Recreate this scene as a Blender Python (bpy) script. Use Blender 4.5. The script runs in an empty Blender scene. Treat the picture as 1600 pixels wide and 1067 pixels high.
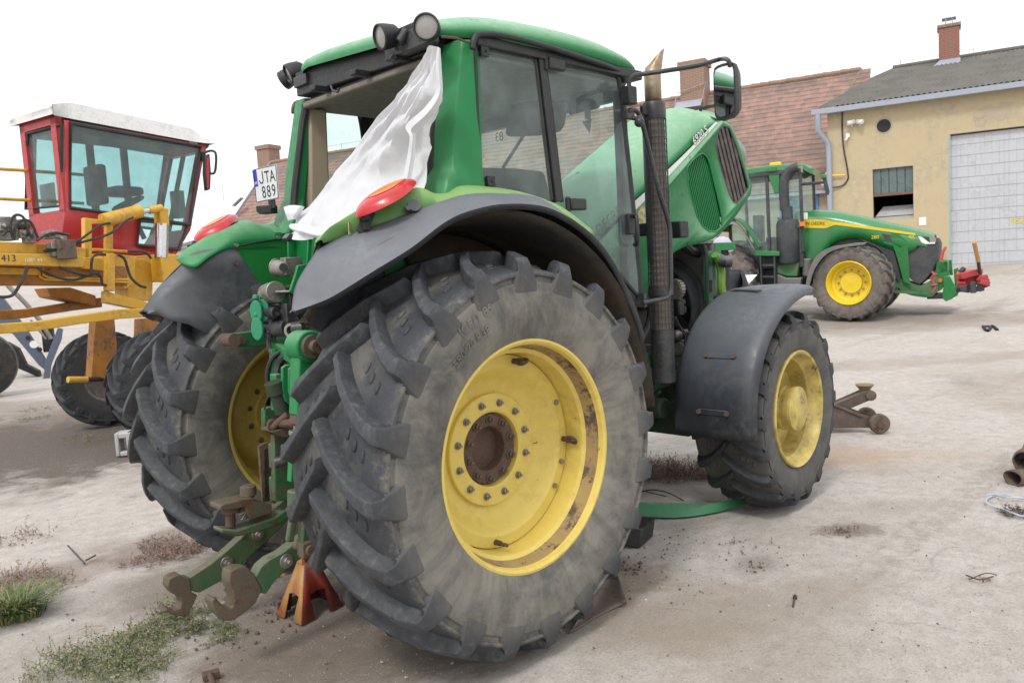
import bpy, bmesh, math, random
from mathutils import Vector as V, Matrix, noise as mnoise
random.seed(7)
SKYV = 16.0
PI = math.pi
scene = bpy.context.scene
COL = scene.collection

# ------------------------------------------------------------------ camera (solved from the photograph)
CAM = V((-2.4377, -3.6508, 1.728)); YAW, PIT, ROL, FPX = .7977, -.0874, -.0556, 1242.5
_f = V((math.cos(YAW)*math.cos(PIT), math.sin(YAW)*math.cos(PIT), math.sin(PIT)))
_r = V((math.sin(YAW), -math.cos(YAW), 0)); _u = _r.cross(_f)
CR = _r*math.cos(ROL)+_u*math.sin(ROL); CU = -_r*math.sin(ROL)+_u*math.cos(ROL); CF = _f
RH = V((math.sin(YAW), -math.cos(YAW), 0)); FH = V((math.cos(YAW), math.sin(YAW), 0)); ZU = V((0, 0, 1))

def ray(px, py): return CF+CR*((px-800)/FPX)-CU*((py-533.5)/FPX)

class Frame:
    def __init__(s, o=(0, 0, 0), ang=0.0):
        s.o = V(o); s.ang = ang
        s.M = Matrix.Translation(s.o) @ Matrix.Rotation(ang, 4, 'Z'); s.I = s.M.inverted()
        s.c = s.I @ CAM; s.I3 = s.I.to_3x3()
    def px(s, x, y, ax, v):
        d = s.I3 @ ray(x, y); i = 'xyz'.index(ax); t = (v-s.c[i])/d[i]
        return s.c+d*t
    def pl(s, pts, ax, v): return [s.px(a, b, ax, v) for a, b in pts]
WF = Frame()
P = WF.px
def PL(pts, ax, v): return WF.pl(pts, ax, v)
def at_depth(px, py, depth): return CAM+ray(px, py)*depth

def smooth(a, b, x):
    t = max(0., min(1., (x-a)/(b-a))); return t*t*(3-2*t)
_Z = [(0, 0), (8.5, 0), (12, .02), (18, .15), (28, .72), (40, 1.6), (60, 2.6), (120, 4.5), (500, 9)]
def gz(x, y):
    d = math.hypot(x-CAM.x, y-CAM.y)
    for (a, za), (b, zb) in zip(_Z, _Z[1:]):
        if d <= b: return za+(zb-za)*(d-a)/(b-a)
    return _Z[-1][1]
def ground_px(px, py):
    z = 0.
    for i in range(12):
        p = P(px, py, 'z', z); z = gz(p.x, p.y)
    return V((p.x, p.y, z))

# ------------------------------------------------------------------ mesh builder
def catmull(pts, n=6, closed=False):
    pts = [V(p) for p in pts]; out = []; m = len(pts)
    rng = range(m if closed else m-1)
    for i in rng:
        if closed: a, b, c, d = pts[i-1], pts[i], pts[(i+1) % m], pts[(i+2) % m]
        else: a, b, c, d = pts[max(i-1, 0)], pts[i], pts[i+1], pts[min(i+2, m-1)]
        for k in range(n):
            t = k/n
            out.append(.5*((2*b)+(-a+c)*t+(2*a-5*b+4*c-d)*t*t+(-a+3*b-3*c+d)*t**3))
    if not closed: out.append(pts[-1])
    return out

NOSPLIT = {'gravel', 'weeds', 'dry_weeds', 'grass_tuft', 'grille_slat', 'gate_joint', 'ridge_tile', 'guard_mesh', 'tyre', 'ground', 'plastic_sheet', 'side_window'}
class MB:
    def __init__(s): s.v = []; s.f = []; s.mi = []; s.cm = 0; s.txt = False
    def clusters(s):
        """connected pieces whose boxes do not touch, largest first"""
        par = list(range(len(s.v)))
        def find(i):
            while par[i] != i: par[i] = par[par[i]]; i = par[i]
            return i
        for f in s.f:
            a = find(f[0])
            for i in f[1:]: par[find(i)] = a
        comp = {}
        for i in range(len(s.v)): comp.setdefault(find(i), []).append(i)
        bx = []
        for k, ids in comp.items():
            p = [s.v[i] for i in ids]; bx.append([[min(q[j] for q in p)-.012 for j in range(3)], [max(q[j] for q in p)+.012 for j in range(3)], {k}])
        ch = True
        while ch:
            ch = False
            for i in range(len(bx)):
                for j in range(len(bx)-1, i, -1):
                    A, B = bx[i], bx[j]
                    if all(A[0][c] <= B[1][c] and B[0][c] <= A[1][c] for c in range(3)):
                        bx[i] = [[min(A[0][c], B[0][c]) for c in range(3)], [max(A[1][c], B[1][c]) for c in range(3)], A[2] | B[2]]; del bx[j]; ch = True
        if len(bx) < 2 or len(bx) > 14: return None
        out = []
        for b in bx:
            m = MB(); mp = {}
            for f, mi in zip(s.f, s.mi):
                if find(f[0]) in b[2]:
                    for i in f:
                        if i not in mp: mp[i] = len(m.v); m.v.append(s.v[i])
                    m.f.append([mp[i] for i in f]); m.mi.append(mi)
            m.txt = True
            if m.f: out.append(m)
        out.sort(key=lambda m: -len(m.v)); return out
    def add(s, vs, fs):
        o = len(s.v); s.v += [V(p) for p in vs]
        for f in fs: s.f.append([i+o for i in f]); s.mi.append(s.cm)
        return s
    def box(s, c, size, R=None):
        c = V(c); h = [x/2 for x in size]
        vs = []
        for x in (-1, 1):
            for y in (-1, 1):
                for z in (-1, 1):
                    p = V((x*h[0], y*h[1], z*h[2])); vs.append(c+(R @ p if R else p))
        return s.add(vs, [(0, 1, 3, 2), (4, 6, 7, 5), (0, 4, 5, 1), (2, 3, 7, 6), (0, 2, 6, 4), (1, 5, 7, 3)])
    def box2(s, a, b):
        a = V(a); b = V(b); return s.box((a+b)/2, [abs(b[i]-a[i]) for i in range(3)])
    def bar(s, p0, p1, w, h, up=(0, 0, 1)):
        p0 = V(p0); p1 = V(p1); d = (p1-p0); L = d.length; d.normalize(); up = V(up)
        sd = d.cross(up)
        if sd.length < 1e-4: sd = d.cross(V((1, 0, 0)))
        sd.normalize(); u = sd.cross(d)
        R = Matrix((d, sd, u)).transposed()
        return s.box((p0+p1)/2, (L, w, h), R)
    def cyl(s, p0, p1, r0, r1=None, n=16, caps=True):
        p0 = V(p0); p1 = V(p1); r1 = r0 if r1 is None else r1
        d = (p1-p0).normalized(); a = d.orthogonal().normalized(); b = d.cross(a)
        vs = []
        for p, r in ((p0, r0), (p1, r1)):
            for i in range(n):
                t = 2*PI*i/n; vs.append(p+(a*math.cos(t)+b*math.sin(t))*r)
        fs = [(i, (i+1) % n, n+(i+1) % n, n+i) for i in range(n)]
        if caps: fs += [tuple(range(n))[::-1], tuple(range(n, 2*n))]
        return s.add(vs, fs)
    def tube(s, path, r, n=8, caps=True, smoothn=0, closed=False):
        path = [V(p) for p in path]
        if smoothn: path = catmull(path, smoothn, closed)
        m = len(path); vs = []; a = None
        for i, p in enumerate(path):
            if closed: d = (path[(i+1) % m]-path[i-1])
            else: d = (path[min(i+1, m-1)]-path[max(i-1, 0)])
            d.normalize()
            if a is None: a = d.orthogonal().normalized()
            a = (a-d*a.dot(d)).normalized(); b = d.cross(a)
            rr = r(i/(m-1)) if callable(r) else r
            for k in range(n):
                t = 2*PI*k/n; vs.append(p+(a*math.cos(t)+b*math.sin(t))*rr)
        fs = []
        for i in range(m if closed else m-1):
            j = (i+1) % m
            for k in range(n): fs.append((i*n+k, i*n+(k+1) % n, j*n+(k+1) % n, j*n+k))
        if caps and not closed: fs += [tuple(range(n))[::-1], tuple(range((m-1)*n, m*n))]
        return s.add(vs, fs)
    def lathe(s, prof, o=(0, 0, 0), axis=(0, 1, 0), n=48, a0=0, a1=None):
        # prof: (radius, height along axis)
        o = V(o); d = V(axis).normalized()
        a = V((1, 0, 0)) if abs(d.x) < .9 else V((0, 0, 1)); a = (a-d*a.dot(d)).normalized(); b = a.cross(d)
        full = a1 is None; m = len(prof); vs = []; cnt = n if full else n+1
        for i in range(cnt):
            t = a0+(2*PI if full else (a1-a0))*i/n
            e = a*math.cos(t)+b*math.sin(t)
            for r, h in prof: vs.append(o+e*r+d*h)
        fs = []
        for i in range(n):
            j = (i+1) % cnt
            for k in range(m-1): fs.append((i*m+k, i*m+k+1, j*m+k+1, j*m+k))
        return s.add(vs, fs)
    def prism(s, pts, vec):
        pts = [V(p) for p in pts]; vec = V(vec); n = len(pts)
        return s.add(pts+[p+vec for p in pts], [tuple(range(n))[::-1], tuple(range(n, 2*n))]+[(i, (i+1) % n, n+(i+1) % n, n+i) for i in range(n)])
    def plate(s, pts, vec, hole):
        # prism with one hole (lists of points with equal length, same winding)
        pts = [V(p) for p in pts]; hole = [V(p) for p in hole]; vec = V(vec); n = len(pts)
        vs = pts+hole+[p+vec for p in pts]+[p+vec for p in hole]; fs = []
        for i in range(n):
            j = (i+1) % n
            fs += [(i, j, n+j, n+i), (2*n+i, 3*n+i, 3*n+j, 2*n+j), (i, 2*n+i, 2*n+j, j), (n+i, n+j, 3*n+j, 3*n+i)]
        return s.add(vs, fs)
    def loft(s, rows, closed=False, caps=False):
        m = len(rows[0]); vs = [V(p) for r in rows for p in r]; fs = []
        for i in range(len(rows)-1):
            for k in range(m if closed else m-1):
                l = (k+1) % m; fs.append((i*m+k, i*m+l, (i+1)*m+l, (i+1)*m+k))
        if caps: fs += [tuple(range(m))[::-1], tuple(range((len(rows)-1)*m, len(rows)*m))]
        return s.add(vs, fs)
    def shell(s, rows, thick):
        # loft with thickness: thick is a vector added to every point for the second skin
        m = len(rows[0]); n = len(rows); a = [V(p) for r in rows for p in r]; t = thick
        b = [p+(t(p) if callable(t) else V(t)) for p in a]; N = len(a); fs = []
        for i in range(n-1):
            for k in range(m-1):
                q = (i*m+k, i*m+k+1, (i+1)*m+k+1, (i+1)*m+k); fs += [q, tuple(N+x for x in q[::-1])]
        for k in range(m-1):
            fs += [(k, N+k, N+k+1, k+1), ((n-1)*m+k, (n-1)*m+k+1, N+(n-1)*m+k+1, N+(n-1)*m+k)]
        for i in range(n-1):
            fs += [(i*m, (i+1)*m, N+(i+1)*m, N+i*m), (i*m+m-1, N+i*m+m-1, N+(i+1)*m+m-1, (i+1)*m+m-1)]
        return s.add(a+b, fs)
    def ball(s, c, r, n=12, R=None):
        c = V(c); r = r if hasattr(r, '__len__') else (r, r, r); vs = []; fs = []; m = n//2
        for i in range(m+1):
            a = PI*i/m
            for k in range(n):
                t = 2*PI*k/n; p = V((math.sin(a)*math.cos(t)*r[0], math.sin(a)*math.sin(t)*r[1], math.cos(a)*r[2]))
                vs.append(c+(R @ p if R else p))
        for i in range(m):
            for k in range(n): fs.append((i*n+k, (i+1)*n+k, (i+1)*n+(k+1) % n, i*n+(k+1) % n))
        return s.add(vs, fs)
    def text(s, txt, o, right, up, size, ext=.001, font_align='LEFT', bend=None):
        s.txt = True; cu = bpy.data.curves.new('t', 'FONT'); cu.body = txt; cu.size = 1; cu.align_x = font_align; cu.resolution_u = 4
        ob = bpy.data.objects.new('t', cu); COL.objects.link(ob)
        dg = bpy.context.evaluated_depsgraph_get(); dg.update()
        me = bpy.data.meshes.new_from_object(ob.evaluated_get(dg))
        o = V(o); right = V(right).normalized(); up = V(up); up = (up-right*up.dot(right)).normalized(); nn = right.cross(up)
        if bend: vs = [bend(v.co.x*size, v.co.y*size) for v in me.vertices]
        else: vs = [o+right*(v.co.x*size)+up*(v.co.y*size)+nn*ext for v in me.vertices]
        s.add(vs, [tuple(p.vertices) for p in me.polygons])
        bpy.data.objects.remove(ob); bpy.data.meshes.remove(me); bpy.data.curves.remove(cu)
        return s
    def mirror_y(s):
        n = len(s.v); s.v += [V((p.x, -p.y, p.z)) for p in s.v[:n]]
        k = len(s.f); s.f += [[i+n for i in f][::-1] for f in s.f[:k]]; s.mi += s.mi[:k]
        return s
    def build(s, name, mats, parent=None, ang=35, bevel=0, loc=None, solid=0):
        if parent and not s.txt and name not in NOSPLIT and len(s.v) < 4000:
            cl = s.clusters()
            if cl: return [m.build(name, mats, parent, ang, bevel, loc, solid) for m in cl][0]
        me = bpy.data.meshes.new(name); me.from_pydata([tuple(p) for p in s.v], [], s.f); me.update()
        if not isinstance(mats, (list, tuple)): mats = [mats]
        for m in mats: me.materials.append(m)
        for p, i in zip(me.polygons, s.mi): p.material_index = min(i, len(mats)-1); p.use_smooth = ang > 0
        bm = bmesh.new(); bm.from_mesh(me); bmesh.ops.recalc_face_normals(bm, faces=bm.faces); bm.to_mesh(me); bm.free()
        if ang > 0: me.set_sharp_from_angle(angle=math.radians(ang))
        ob = bpy.data.objects.new(name, me); COL.objects.link(ob)
        if parent: ob.parent = parent
        if loc is not None: ob.location = loc
        if solid:
            md = ob.modifiers.new('solid', 'SOLIDIFY'); md.thickness = solid; md.offset = 0
        if bevel:
            md = ob.modifiers.new('bevel', 'BEVEL'); md.width = bevel; md.segments = 2; md.limit_method = 'ANGLE'; md.angle_limit = math.radians(40)
        return ob

def tag(o, label=None, cat=None, group=None, kind=None):
    if label: o['label'] = label
    if cat: o['category'] = cat
    if group: o['group'] = group
    if kind: o['kind'] = kind
    return o
def thing(name, label, cat, frame=None, loc=None, group=None):
    o = bpy.data.objects.new(name, None); COL.objects.link(o); o.empty_display_size = .2
    if frame: o.location = frame.o; o.rotation_euler = (0, 0, frame.ang)
    if loc is not None: o.location = loc
    return tag(o, label, cat, group)
def dup(o, parent, loc=None):
    c = o.copy(); COL.objects.link(c); c.parent = parent
    if loc is not None: c.location = loc
    for ch in o.children: dup(ch, c)
    return c

# ------------------------------------------------------------------ materials
def nt_new(name):
    m = bpy.data.materials.new(name); m.use_nodes = True; nt = m.node_tree; nt.nodes.clear()
    out = nt.nodes.new('ShaderNodeOutputMaterial'); return m, nt, out
def N(nt, t, **k):
    n = nt.nodes.new(t)
    for a, b in k.items():
        if a.startswith('i_'): n.inputs[a[2:].replace('_', ' ')].default_value = b
        else: setattr(n, a, b)
    return n
def rgba(c): return (c[0], c[1], c[2], 1)
def mixc(nt, fac, a, b, mode='MIX'):
    n = nt.nodes.new('ShaderNodeMix'); n.data_type = 'RGBA'; n.blend_type = mode
    for sock, v in ((n.inputs[0], fac), (n.inputs[6], a), (n.inputs[7], b)):
        if isinstance(v, (int, float)): sock.default_value = v
        elif isinstance(v, (tuple, list)): sock.default_value = rgba(v)
        else: nt.links.new(v, sock)
    return n.outputs[2]
def math_(nt, op, a, b=None, clamp=False):
    n = nt.nodes.new('ShaderNodeMath'); n.operation = op; n.use_clamp = clamp
    for i, v in enumerate((a, b)):
        if v is None: continue
        if isinstance(v, (int, float)): n.inputs[i].default_value = v
        else: nt.links.new(v, n.inputs[i])
    return n.outputs[0]
def ramp(nt, x, a, b, lo=0., hi=1.):
    n = nt.nodes.new('ShaderNodeMapRange'); n.interpolation_type = 'SMOOTHSTEP'
    nt.links.new(x, n.inputs[0]); n.inputs[1].default_value = a; n.inputs[2].default_value = b; n.inputs[3].default_value = lo; n.inputs[4].default_value = hi
    return n.outputs[0]
def noise_(nt, co, scale, detail=6, rough=.6, dist=0):
    n = nt.nodes.new('ShaderNodeTexNoise'); n.inputs['Scale'].default_value = scale; n.inputs['Detail'].default_value = detail
    n.inputs['Roughness'].default_value = rough; n.inputs['Distortion'].default_value = dist; nt.links.new(co, n.inputs['Vector'])
    return n.outputs['Fac']
def scaled(nt, co, s):
    n = nt.nodes.new('ShaderNodeMapping'); n.inputs['Scale'].default_value = s; nt.links.new(co, n.inputs['Vector']); return n.outputs[0]

def paint(name, base, rough=.45, metal=0., dirt=(.16, .13, .10), dirt_amt=.35, dirt_scale=3., top=None, top_amt=.6, rust=None, rust_amt=.0, rust_scale=14., var=.12, bump=.02, spec=.5, coat=0., streak=0.):
    m, nt, out = nt_new(name); L = nt.links
    tc = N(nt, 'ShaderNodeTexCoord'); co = tc.outputs['Object']
    b = N(nt, 'ShaderNodeBsdfPrincipled')
    n1 = noise_(nt, co, dirt_scale, 8, .65); n2 = noise_(nt, co, dirt_scale*7, 6, .7); n3 = noise_(nt, co, 90, 3, .6)
    dark = tuple(c*(1-var) for c in base); light = tuple(min(1, c*(1+var)) for c in base)
    c = mixc(nt, n1, dark, light)
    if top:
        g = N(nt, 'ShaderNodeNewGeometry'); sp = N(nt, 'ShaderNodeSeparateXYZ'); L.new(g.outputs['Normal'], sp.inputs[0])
        t = ramp(nt, sp.outputs[2], -.05, .9); t = math_(nt, 'MULTIPLY', t, ramp(nt, n1, .25, .7, top_amt*.6, top_amt)); c = mixc(nt, t, c, top)  # upward faces blended paler: dust and fading, plus skylight put into the colour
    if dirt_amt > 0:
        k = math_(nt, 'MULTIPLY', ramp(nt, n1, .40, .62), ramp(nt, n2, .36, .62)); k = math_(nt, 'MULTIPLY', k, min(1., dirt_amt*1.15))
        if dirt_amt > .7: k = math_(nt, 'MAXIMUM', k, math_(nt, 'MULTIPLY', ramp(nt, n1, .36, .56), .55*dirt_amt))
        c = mixc(nt, k, c, dirt)
    if streak > 0:
        st = noise_(nt, scaled(nt, co, (9, 9, .7)), 4, 5, .6); c = mixc(nt, math_(nt, 'MULTIPLY', ramp(nt, st, .5, .75), streak), c, dirt)
    if rust_amt > 0:
        n4 = noise_(nt, co, rust_scale, 8, .75, .3)
        rc = mixc(nt, n2, (rust or (.11, .045, .022)), tuple(x*.45 for x in (rust or (.11, .045, .022))))
        rf = ramp(nt, n4, .67-.42*rust_amt, .72-.42*rust_amt); c = mixc(nt, rf, c, rc)
    L.new(c, b.inputs['Base Color'])
    rr = ramp(nt, n2, .2, .8, max(.05, rough-.12), min(1, rough+.18)); L.new(rr, b.inputs['Roughness'])
    b.inputs['Metallic'].default_value = metal; b.inputs['Specular IOR Level'].default_value = spec
    if coat: b.inputs['Coat Weight'].default_value = coat; b.inputs['Coat Roughness'].default_value = .15
    if bump:
        bp = N(nt, 'ShaderNodeBump'); bp.inputs['Strength'].default_value = min(1., bump*10); bp.inputs['Distance'].default_value = .004
        L.new(math_(nt, 'ADD', n2, math_(nt, 'MULTIPLY', n3, .5)), bp.inputs['Height']); L.new(bp.outputs[0], b.inputs['Normal'])
    L.new(b.outputs[0], out.inputs[0]); return m

def glass(name, tint=(.80, .92, .88), dust_haze=.06, refl=1.0, dust_haze_col=(.55, .58, .56)):
    m, nt, out = nt_new(name); L = nt.links
    tr = N(nt, 'ShaderNodeBsdfTransparent'); tr.inputs[0].default_value = rgba(tint)
    gl = N(nt, 'ShaderNodeBsdfGlossy'); gl.inputs['Roughness'].default_value = .03
    di = N(nt, 'ShaderNodeBsdfDiffuse'); di.inputs[0].default_value = rgba(dust_haze_col)
    lw = N(nt, 'ShaderNodeLayerWeight'); lw.inputs[0].default_value = .5; fr = math_(nt, 'ADD', math_(nt, 'MULTIPLY', math_(nt, 'POWER', lw.outputs['Facing'], 5.), .96), .04)
    tc = N(nt, 'ShaderNodeTexCoord'); nn = noise_(nt, tc.outputs['Object'], 5, 6, .6)
    m1 = N(nt, 'ShaderNodeMixShader'); m2 = N(nt, 'ShaderNodeMixShader')
    L.new(math_(nt, 'MULTIPLY', fr, refl, True), m1.inputs[0]); L.new(tr.outputs[0], m1.inputs[1]); L.new(gl.outputs[0], m1.inputs[2])
    L.new(ramp(nt, nn, .3, .75, dust_haze*.6, dust_haze*1.6), m2.inputs[0]); L.new(m1.outputs[0], m2.inputs[1]); L.new(di.outputs[0], m2.inputs[2])  # pale diffuse film: some dust, plus bright window haze painted into the glass
    L.new(m2.outputs[0], out.inputs[0]); return m

G = (.012, .17, .052)
M = {}
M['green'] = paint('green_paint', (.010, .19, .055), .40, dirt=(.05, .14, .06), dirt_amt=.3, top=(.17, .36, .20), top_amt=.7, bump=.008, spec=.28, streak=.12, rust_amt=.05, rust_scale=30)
M['green_faded'] = paint('green_faded_paint', (.03, .21, .075), .5, dirt=(.05, .11, .05), dirt_amt=.15, top=(.30, .50, .33), top_amt=1.0, spec=.3, streak=.12, bump=.008, rust_amt=.09, rust=(.03, .03, .02), rust_scale=9)  # top tint: chalky fading together with painted-in sunlit brightness
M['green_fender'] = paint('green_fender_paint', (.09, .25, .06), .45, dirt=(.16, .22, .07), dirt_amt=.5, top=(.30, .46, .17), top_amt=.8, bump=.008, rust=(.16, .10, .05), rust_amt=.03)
M['green_inner'] = paint('green_inner_panel_paint', (.010, .16, .03), .45, spec=.3, dirt=(.02, .09, .02), dirt_amt=.5, bump=.008)
M['green_dirty'] = paint('green_dirty_paint', (.025, .12, .042), .6, dirt=(.115, .088, .066), dirt_amt=.95, dirt_scale=7, top=(.22, .19, .14), top_amt=.7, rust_amt=.22, rust_scale=9, var=.3, bump=.04)
M['green_dark'] = paint('green_dark_dirty_paint', (.012, .05, .02), .7, dirt=(.035, .03, .024), dirt_amt=.9, dirt_scale=6, rust_amt=.1, var=.3, bump=.04)
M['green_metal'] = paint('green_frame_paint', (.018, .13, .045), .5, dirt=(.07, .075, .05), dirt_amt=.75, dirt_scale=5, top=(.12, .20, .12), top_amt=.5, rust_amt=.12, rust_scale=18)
M['yellow'] = paint('yellow_wheel_paint', (.66, .51, .115), .45, dirt=(.50, .36, .09), dirt_amt=.5, dirt_scale=3, var=.06, rust=(.10, .05, .025), rust_amt=.06, rust_scale=22, bump=.008)
M['yellow_pale'] = paint('pale_yellow_wheel_paint', (.58, .46, .13), .45, dirt=(.20, .13, .04), dirt_amt=.8, dirt_scale=6, var=.08, rust=(.09, .05, .02), rust_amt=.13, rust_scale=12, bump=.01)
M['yellow_dirty'] = paint('dirty_yellow_wheel_paint', (.32, .22, .03), .6, dirt=(.10, .075, .03), dirt_amt=.9, dirt_scale=5, rust_amt=.12)
M['rusty_yellow'] = paint('rusty_yellow_band', (.36, .25, .085), .7, dirt=(.20, .135, .085), dirt_amt=.9, dirt_scale=5, rust=(.13, .085, .06), rust_amt=.34, rust_scale=6, var=.3)
M['rust'] = paint('rusted_steel', (.115, .068, .05), .8, dirt=(.06, .037, .028), dirt_amt=.6, dirt_scale=12, var=.3, bump=.05)
M['steel'] = paint('worn_steel', (.30, .29, .26), .45, metal=.7, dirt=(.12, .09, .06), dirt_amt=.6, dirt_scale=8, bump=.02)
M['dirty_steel'] = paint('dirty_steel', (.16, .13, .10), .7, metal=.3, dirt=(.10, .065, .045), dirt_amt=.8, dirt_scale=10, rust_amt=.25, rust_scale=10, bump=.05)
M['chrome'] = paint('chrome_rod', (.6, .6, .6), .18, metal=1., dirt_amt=.1, bump=0)
M['plastic'] = paint('grey_fender_plastic', (.043, .047, .055), .5, dirt=(.095, .098, .102), dirt_amt=.5, dirt_scale=2.5, top=(.20, .21, .235), top_amt=.85, bump=.02, var=.15, streak=.12)  # paler top is sky brightness painted into the plastic, besides some fading
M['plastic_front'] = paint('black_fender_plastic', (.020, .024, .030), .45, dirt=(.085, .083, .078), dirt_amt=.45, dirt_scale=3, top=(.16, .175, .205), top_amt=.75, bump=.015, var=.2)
M['underside'] = paint('muddy_fender_underside', (.020, .018, .016), .8, dirt=(.075, .052, .026), dirt_amt=.8, dirt_scale=2.5, bump=.03)
M['black'] = paint('black_plastic', (.014, .015, .017), .45, dirt=(.05, .047, .042), dirt_amt=.35, dirt_scale=6, bump=.01)
M['black_metal'] = paint('black_painted_metal', (.028, .030, .036), .38, dirt=(.12, .10, .08), dirt_amt=.4, dirt_scale=9, bump=.01)
M['rubber_seal'] = paint('rubber_seal', (.022, .022, .024), .6, dirt_amt=.15, bump=.01)
M['engine'] = paint('oily_engine_metal', (.028, .032, .028), .55, dirt=(.07, .055, .04), dirt_amt=.7, dirt_scale=8, bump=.03)
M['dark'] = paint('dark_interior', (.012, .012, .013), .7, dirt_amt=.2)
M['beige'] = paint('beige_trim', (.36, .29, .21), .6, dirt_amt=.1, bump=.01)
M['liner'] = paint('cab_headliner', (.20, .185, .155), .8, dirt=(.12, .105, .08), dirt_amt=.4, dirt_scale=3)
M['seat'] = paint('grey_seat_fabric', (.055, .058, .06), .85, dirt_amt=.2)
M['white_paint'] = paint('white_paint', (.78, .78, .76), .5, dirt=(.45, .42, .36), dirt_amt=.25, bump=0)
M['decal_black'] = paint('black_lettering', (.015, .015, .017), .5, dirt_amt=0, bump=0)
M['decal_yellow'] = paint('yellow_lettering', (.75, .60, .03), .5, dirt_amt=0, bump=0)
M['decal_white'] = paint('white_lettering', (.75, .75, .72), .5, dirt_amt=0, bump=0)
M['decal_blue'] = paint('blue_plate_band', (.012, .03, .36), .4, dirt_amt=0, bump=0)
M['plate_white'] = paint('plate_white', (.62, .64, .66), .35, dirt_amt=.1, bump=0)
M['hose'] = paint('black_hose', (.016, .016, .018), .45, dirt=(.10, .085, .065), dirt_amt=.5, dirt_scale=10)
M['glass'] = glass('cab_glass', (.78, .92, .88), .13, dust_haze_col=(.55, .67, .66))
M['glass_clear'] = glass('clear_cab_glass', (.86, .95, .93), .05)
M['glass_blue'] = glass('blue_tint_glass', (.74, .885, .88), .08, .8)
m_, nt_, o_ = nt_new('mirror_glass'); g_ = N(nt_, 'ShaderNodeBsdfGlossy'); g_.inputs[0].default_value = (.72, .75, .77, 1); g_.inputs['Roughness'].default_value = .01; nt_.links.new(g_.outputs[0], o_.inputs[0]); M['mirror'] = m_
M['lens_clear'] = paint('worklamp_lens', (.28, .27, .25), .25, dirt_amt=.3, bump=.02, coat=.5)
M['lens_red'] = paint('red_lens', (.50, .014, .020), .24, dirt=(.30, .03, .03), dirt_amt=.4, bump=.004, coat=.15, var=.15)
M['lens_orange'] = paint('orange_lens', (.72, .17, .012), .24, dirt_amt=0, bump=.004, coat=.15, var=.15)
M['mesh_guard'] = paint('exhaust_mesh_guard', (.13, .105, .088), .6, dirt_amt=.3)
# ------------------------------------------------------------------ tyres and wheels (axle along local Y, outer face at -Y)
def tyre_mat(name, rd0, rd1, dusty=(.215, .20, .168), clean=(.044, .047, .053), lug=False, amt=1.):
    m, nt, out = nt_new(name); L = nt.links
    tc = N(nt, 'ShaderNodeTexCoord'); co = tc.outputs['Object']; b = N(nt, 'ShaderNodeBsdfPrincipled')
    sp = N(nt, 'ShaderNodeSeparateXYZ'); L.new(co, sp.inputs[0])
    r = math_(nt, 'SQRT', math_(nt, 'ADD', math_(nt, 'MULTIPLY', sp.outputs[0], sp.outputs[0]), math_(nt, 'MULTIPLY', sp.outputs[2], sp.outputs[2])))
    n1 = noise_(nt, co, 5, 8, .7, .4); n2 = noise_(nt, co, 22, 8, .75, .3); n3 = noise_(nt, co, 110, 4, .6)
    c = mixc(nt, ramp(nt, n2, .3, .7), tuple(x*.72 for x in clean), tuple(x*1.35 for x in clean))
    rr = math_(nt, 'ADD', r, math_(nt, 'MULTIPLY', math_(nt, 'SUBTRACT', n2, .5), .16))
    k = ramp(nt, rr, rd1, rd0)
    k = math_(nt, 'MULTIPLY', k, ramp(nt, n1, .30, .62, .35, 1.)); k = math_(nt, 'MULTIPLY', k, amt)
    # radial smears and moulded rings on the sidewall
    an = N(nt, 'ShaderNodeMath'); an.operation = 'ARCTAN2'; L.new(sp.outputs[2], an.inputs[0]); L.new(sp.outputs[0], an.inputs[1])
    cv = N(nt, 'ShaderNodeCombineXYZ'); L.new(math_(nt, 'MULTIPLY', an.outputs[0], 9), cv.inputs[0]); L.new(math_(nt, 'MULTIPLY', r, 2.2), cv.inputs[1]); ns = noise_(nt, cv.outputs[0], 1.3, 6, .7)
    k = math_(nt, 'MULTIPLY', k, ramp(nt, ns, .32, .62, .68, 1.))
    rings = math_(nt, 'POWER', math_(nt, 'ABSOLUTE', math_(nt, 'SINE', math_(nt, 'MULTIPLY', r, 95.))), 24.)
    if not lug:
        ca = math_(nt, 'MULTIPLY', ramp(nt, n1, .38, .62), .46*amt); ya_ = math_(nt, 'ABSOLUTE', sp.outputs[1]); ca = math_(nt, 'MULTIPLY', ca, ramp(nt, ya_, .24, .10, .12, 1.)); k = math_(nt, 'MAXIMUM', k, ca)
    else:
        k = math_(nt, 'MAXIMUM', math_(nt, 'MULTIPLY', k, .5), math_(nt, 'MULTIPLY', ramp(nt, n2, .52, .75), .35*amt))
    dc = mixc(nt, n1, tuple(x*.8 for x in dusty), tuple(x*1.12 for x in dusty))
    c = mixc(nt, k, c, dc); L.new(c, b.inputs['Base Color']); b.inputs['Roughness'].default_value = .62; b.inputs['Specular IOR Level'].default_value = .4
    bp = N(nt, 'ShaderNodeBump'); bp.inputs['Strength'].default_value = .35; bp.inputs['Distance'].default_value = .004
    L.new(math_(nt, 'ADD', math_(nt, 'ADD', n2, math_(nt, 'MULTIPLY', n3, .4)), math_(nt, 'MULTIPLY', rings, 0. if lug else .16)), bp.inputs['Height']); L.new(bp.outputs[0], b.inputs['Normal'])
    L.new(b.outputs[0], out.inputs[0]); return m

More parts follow.
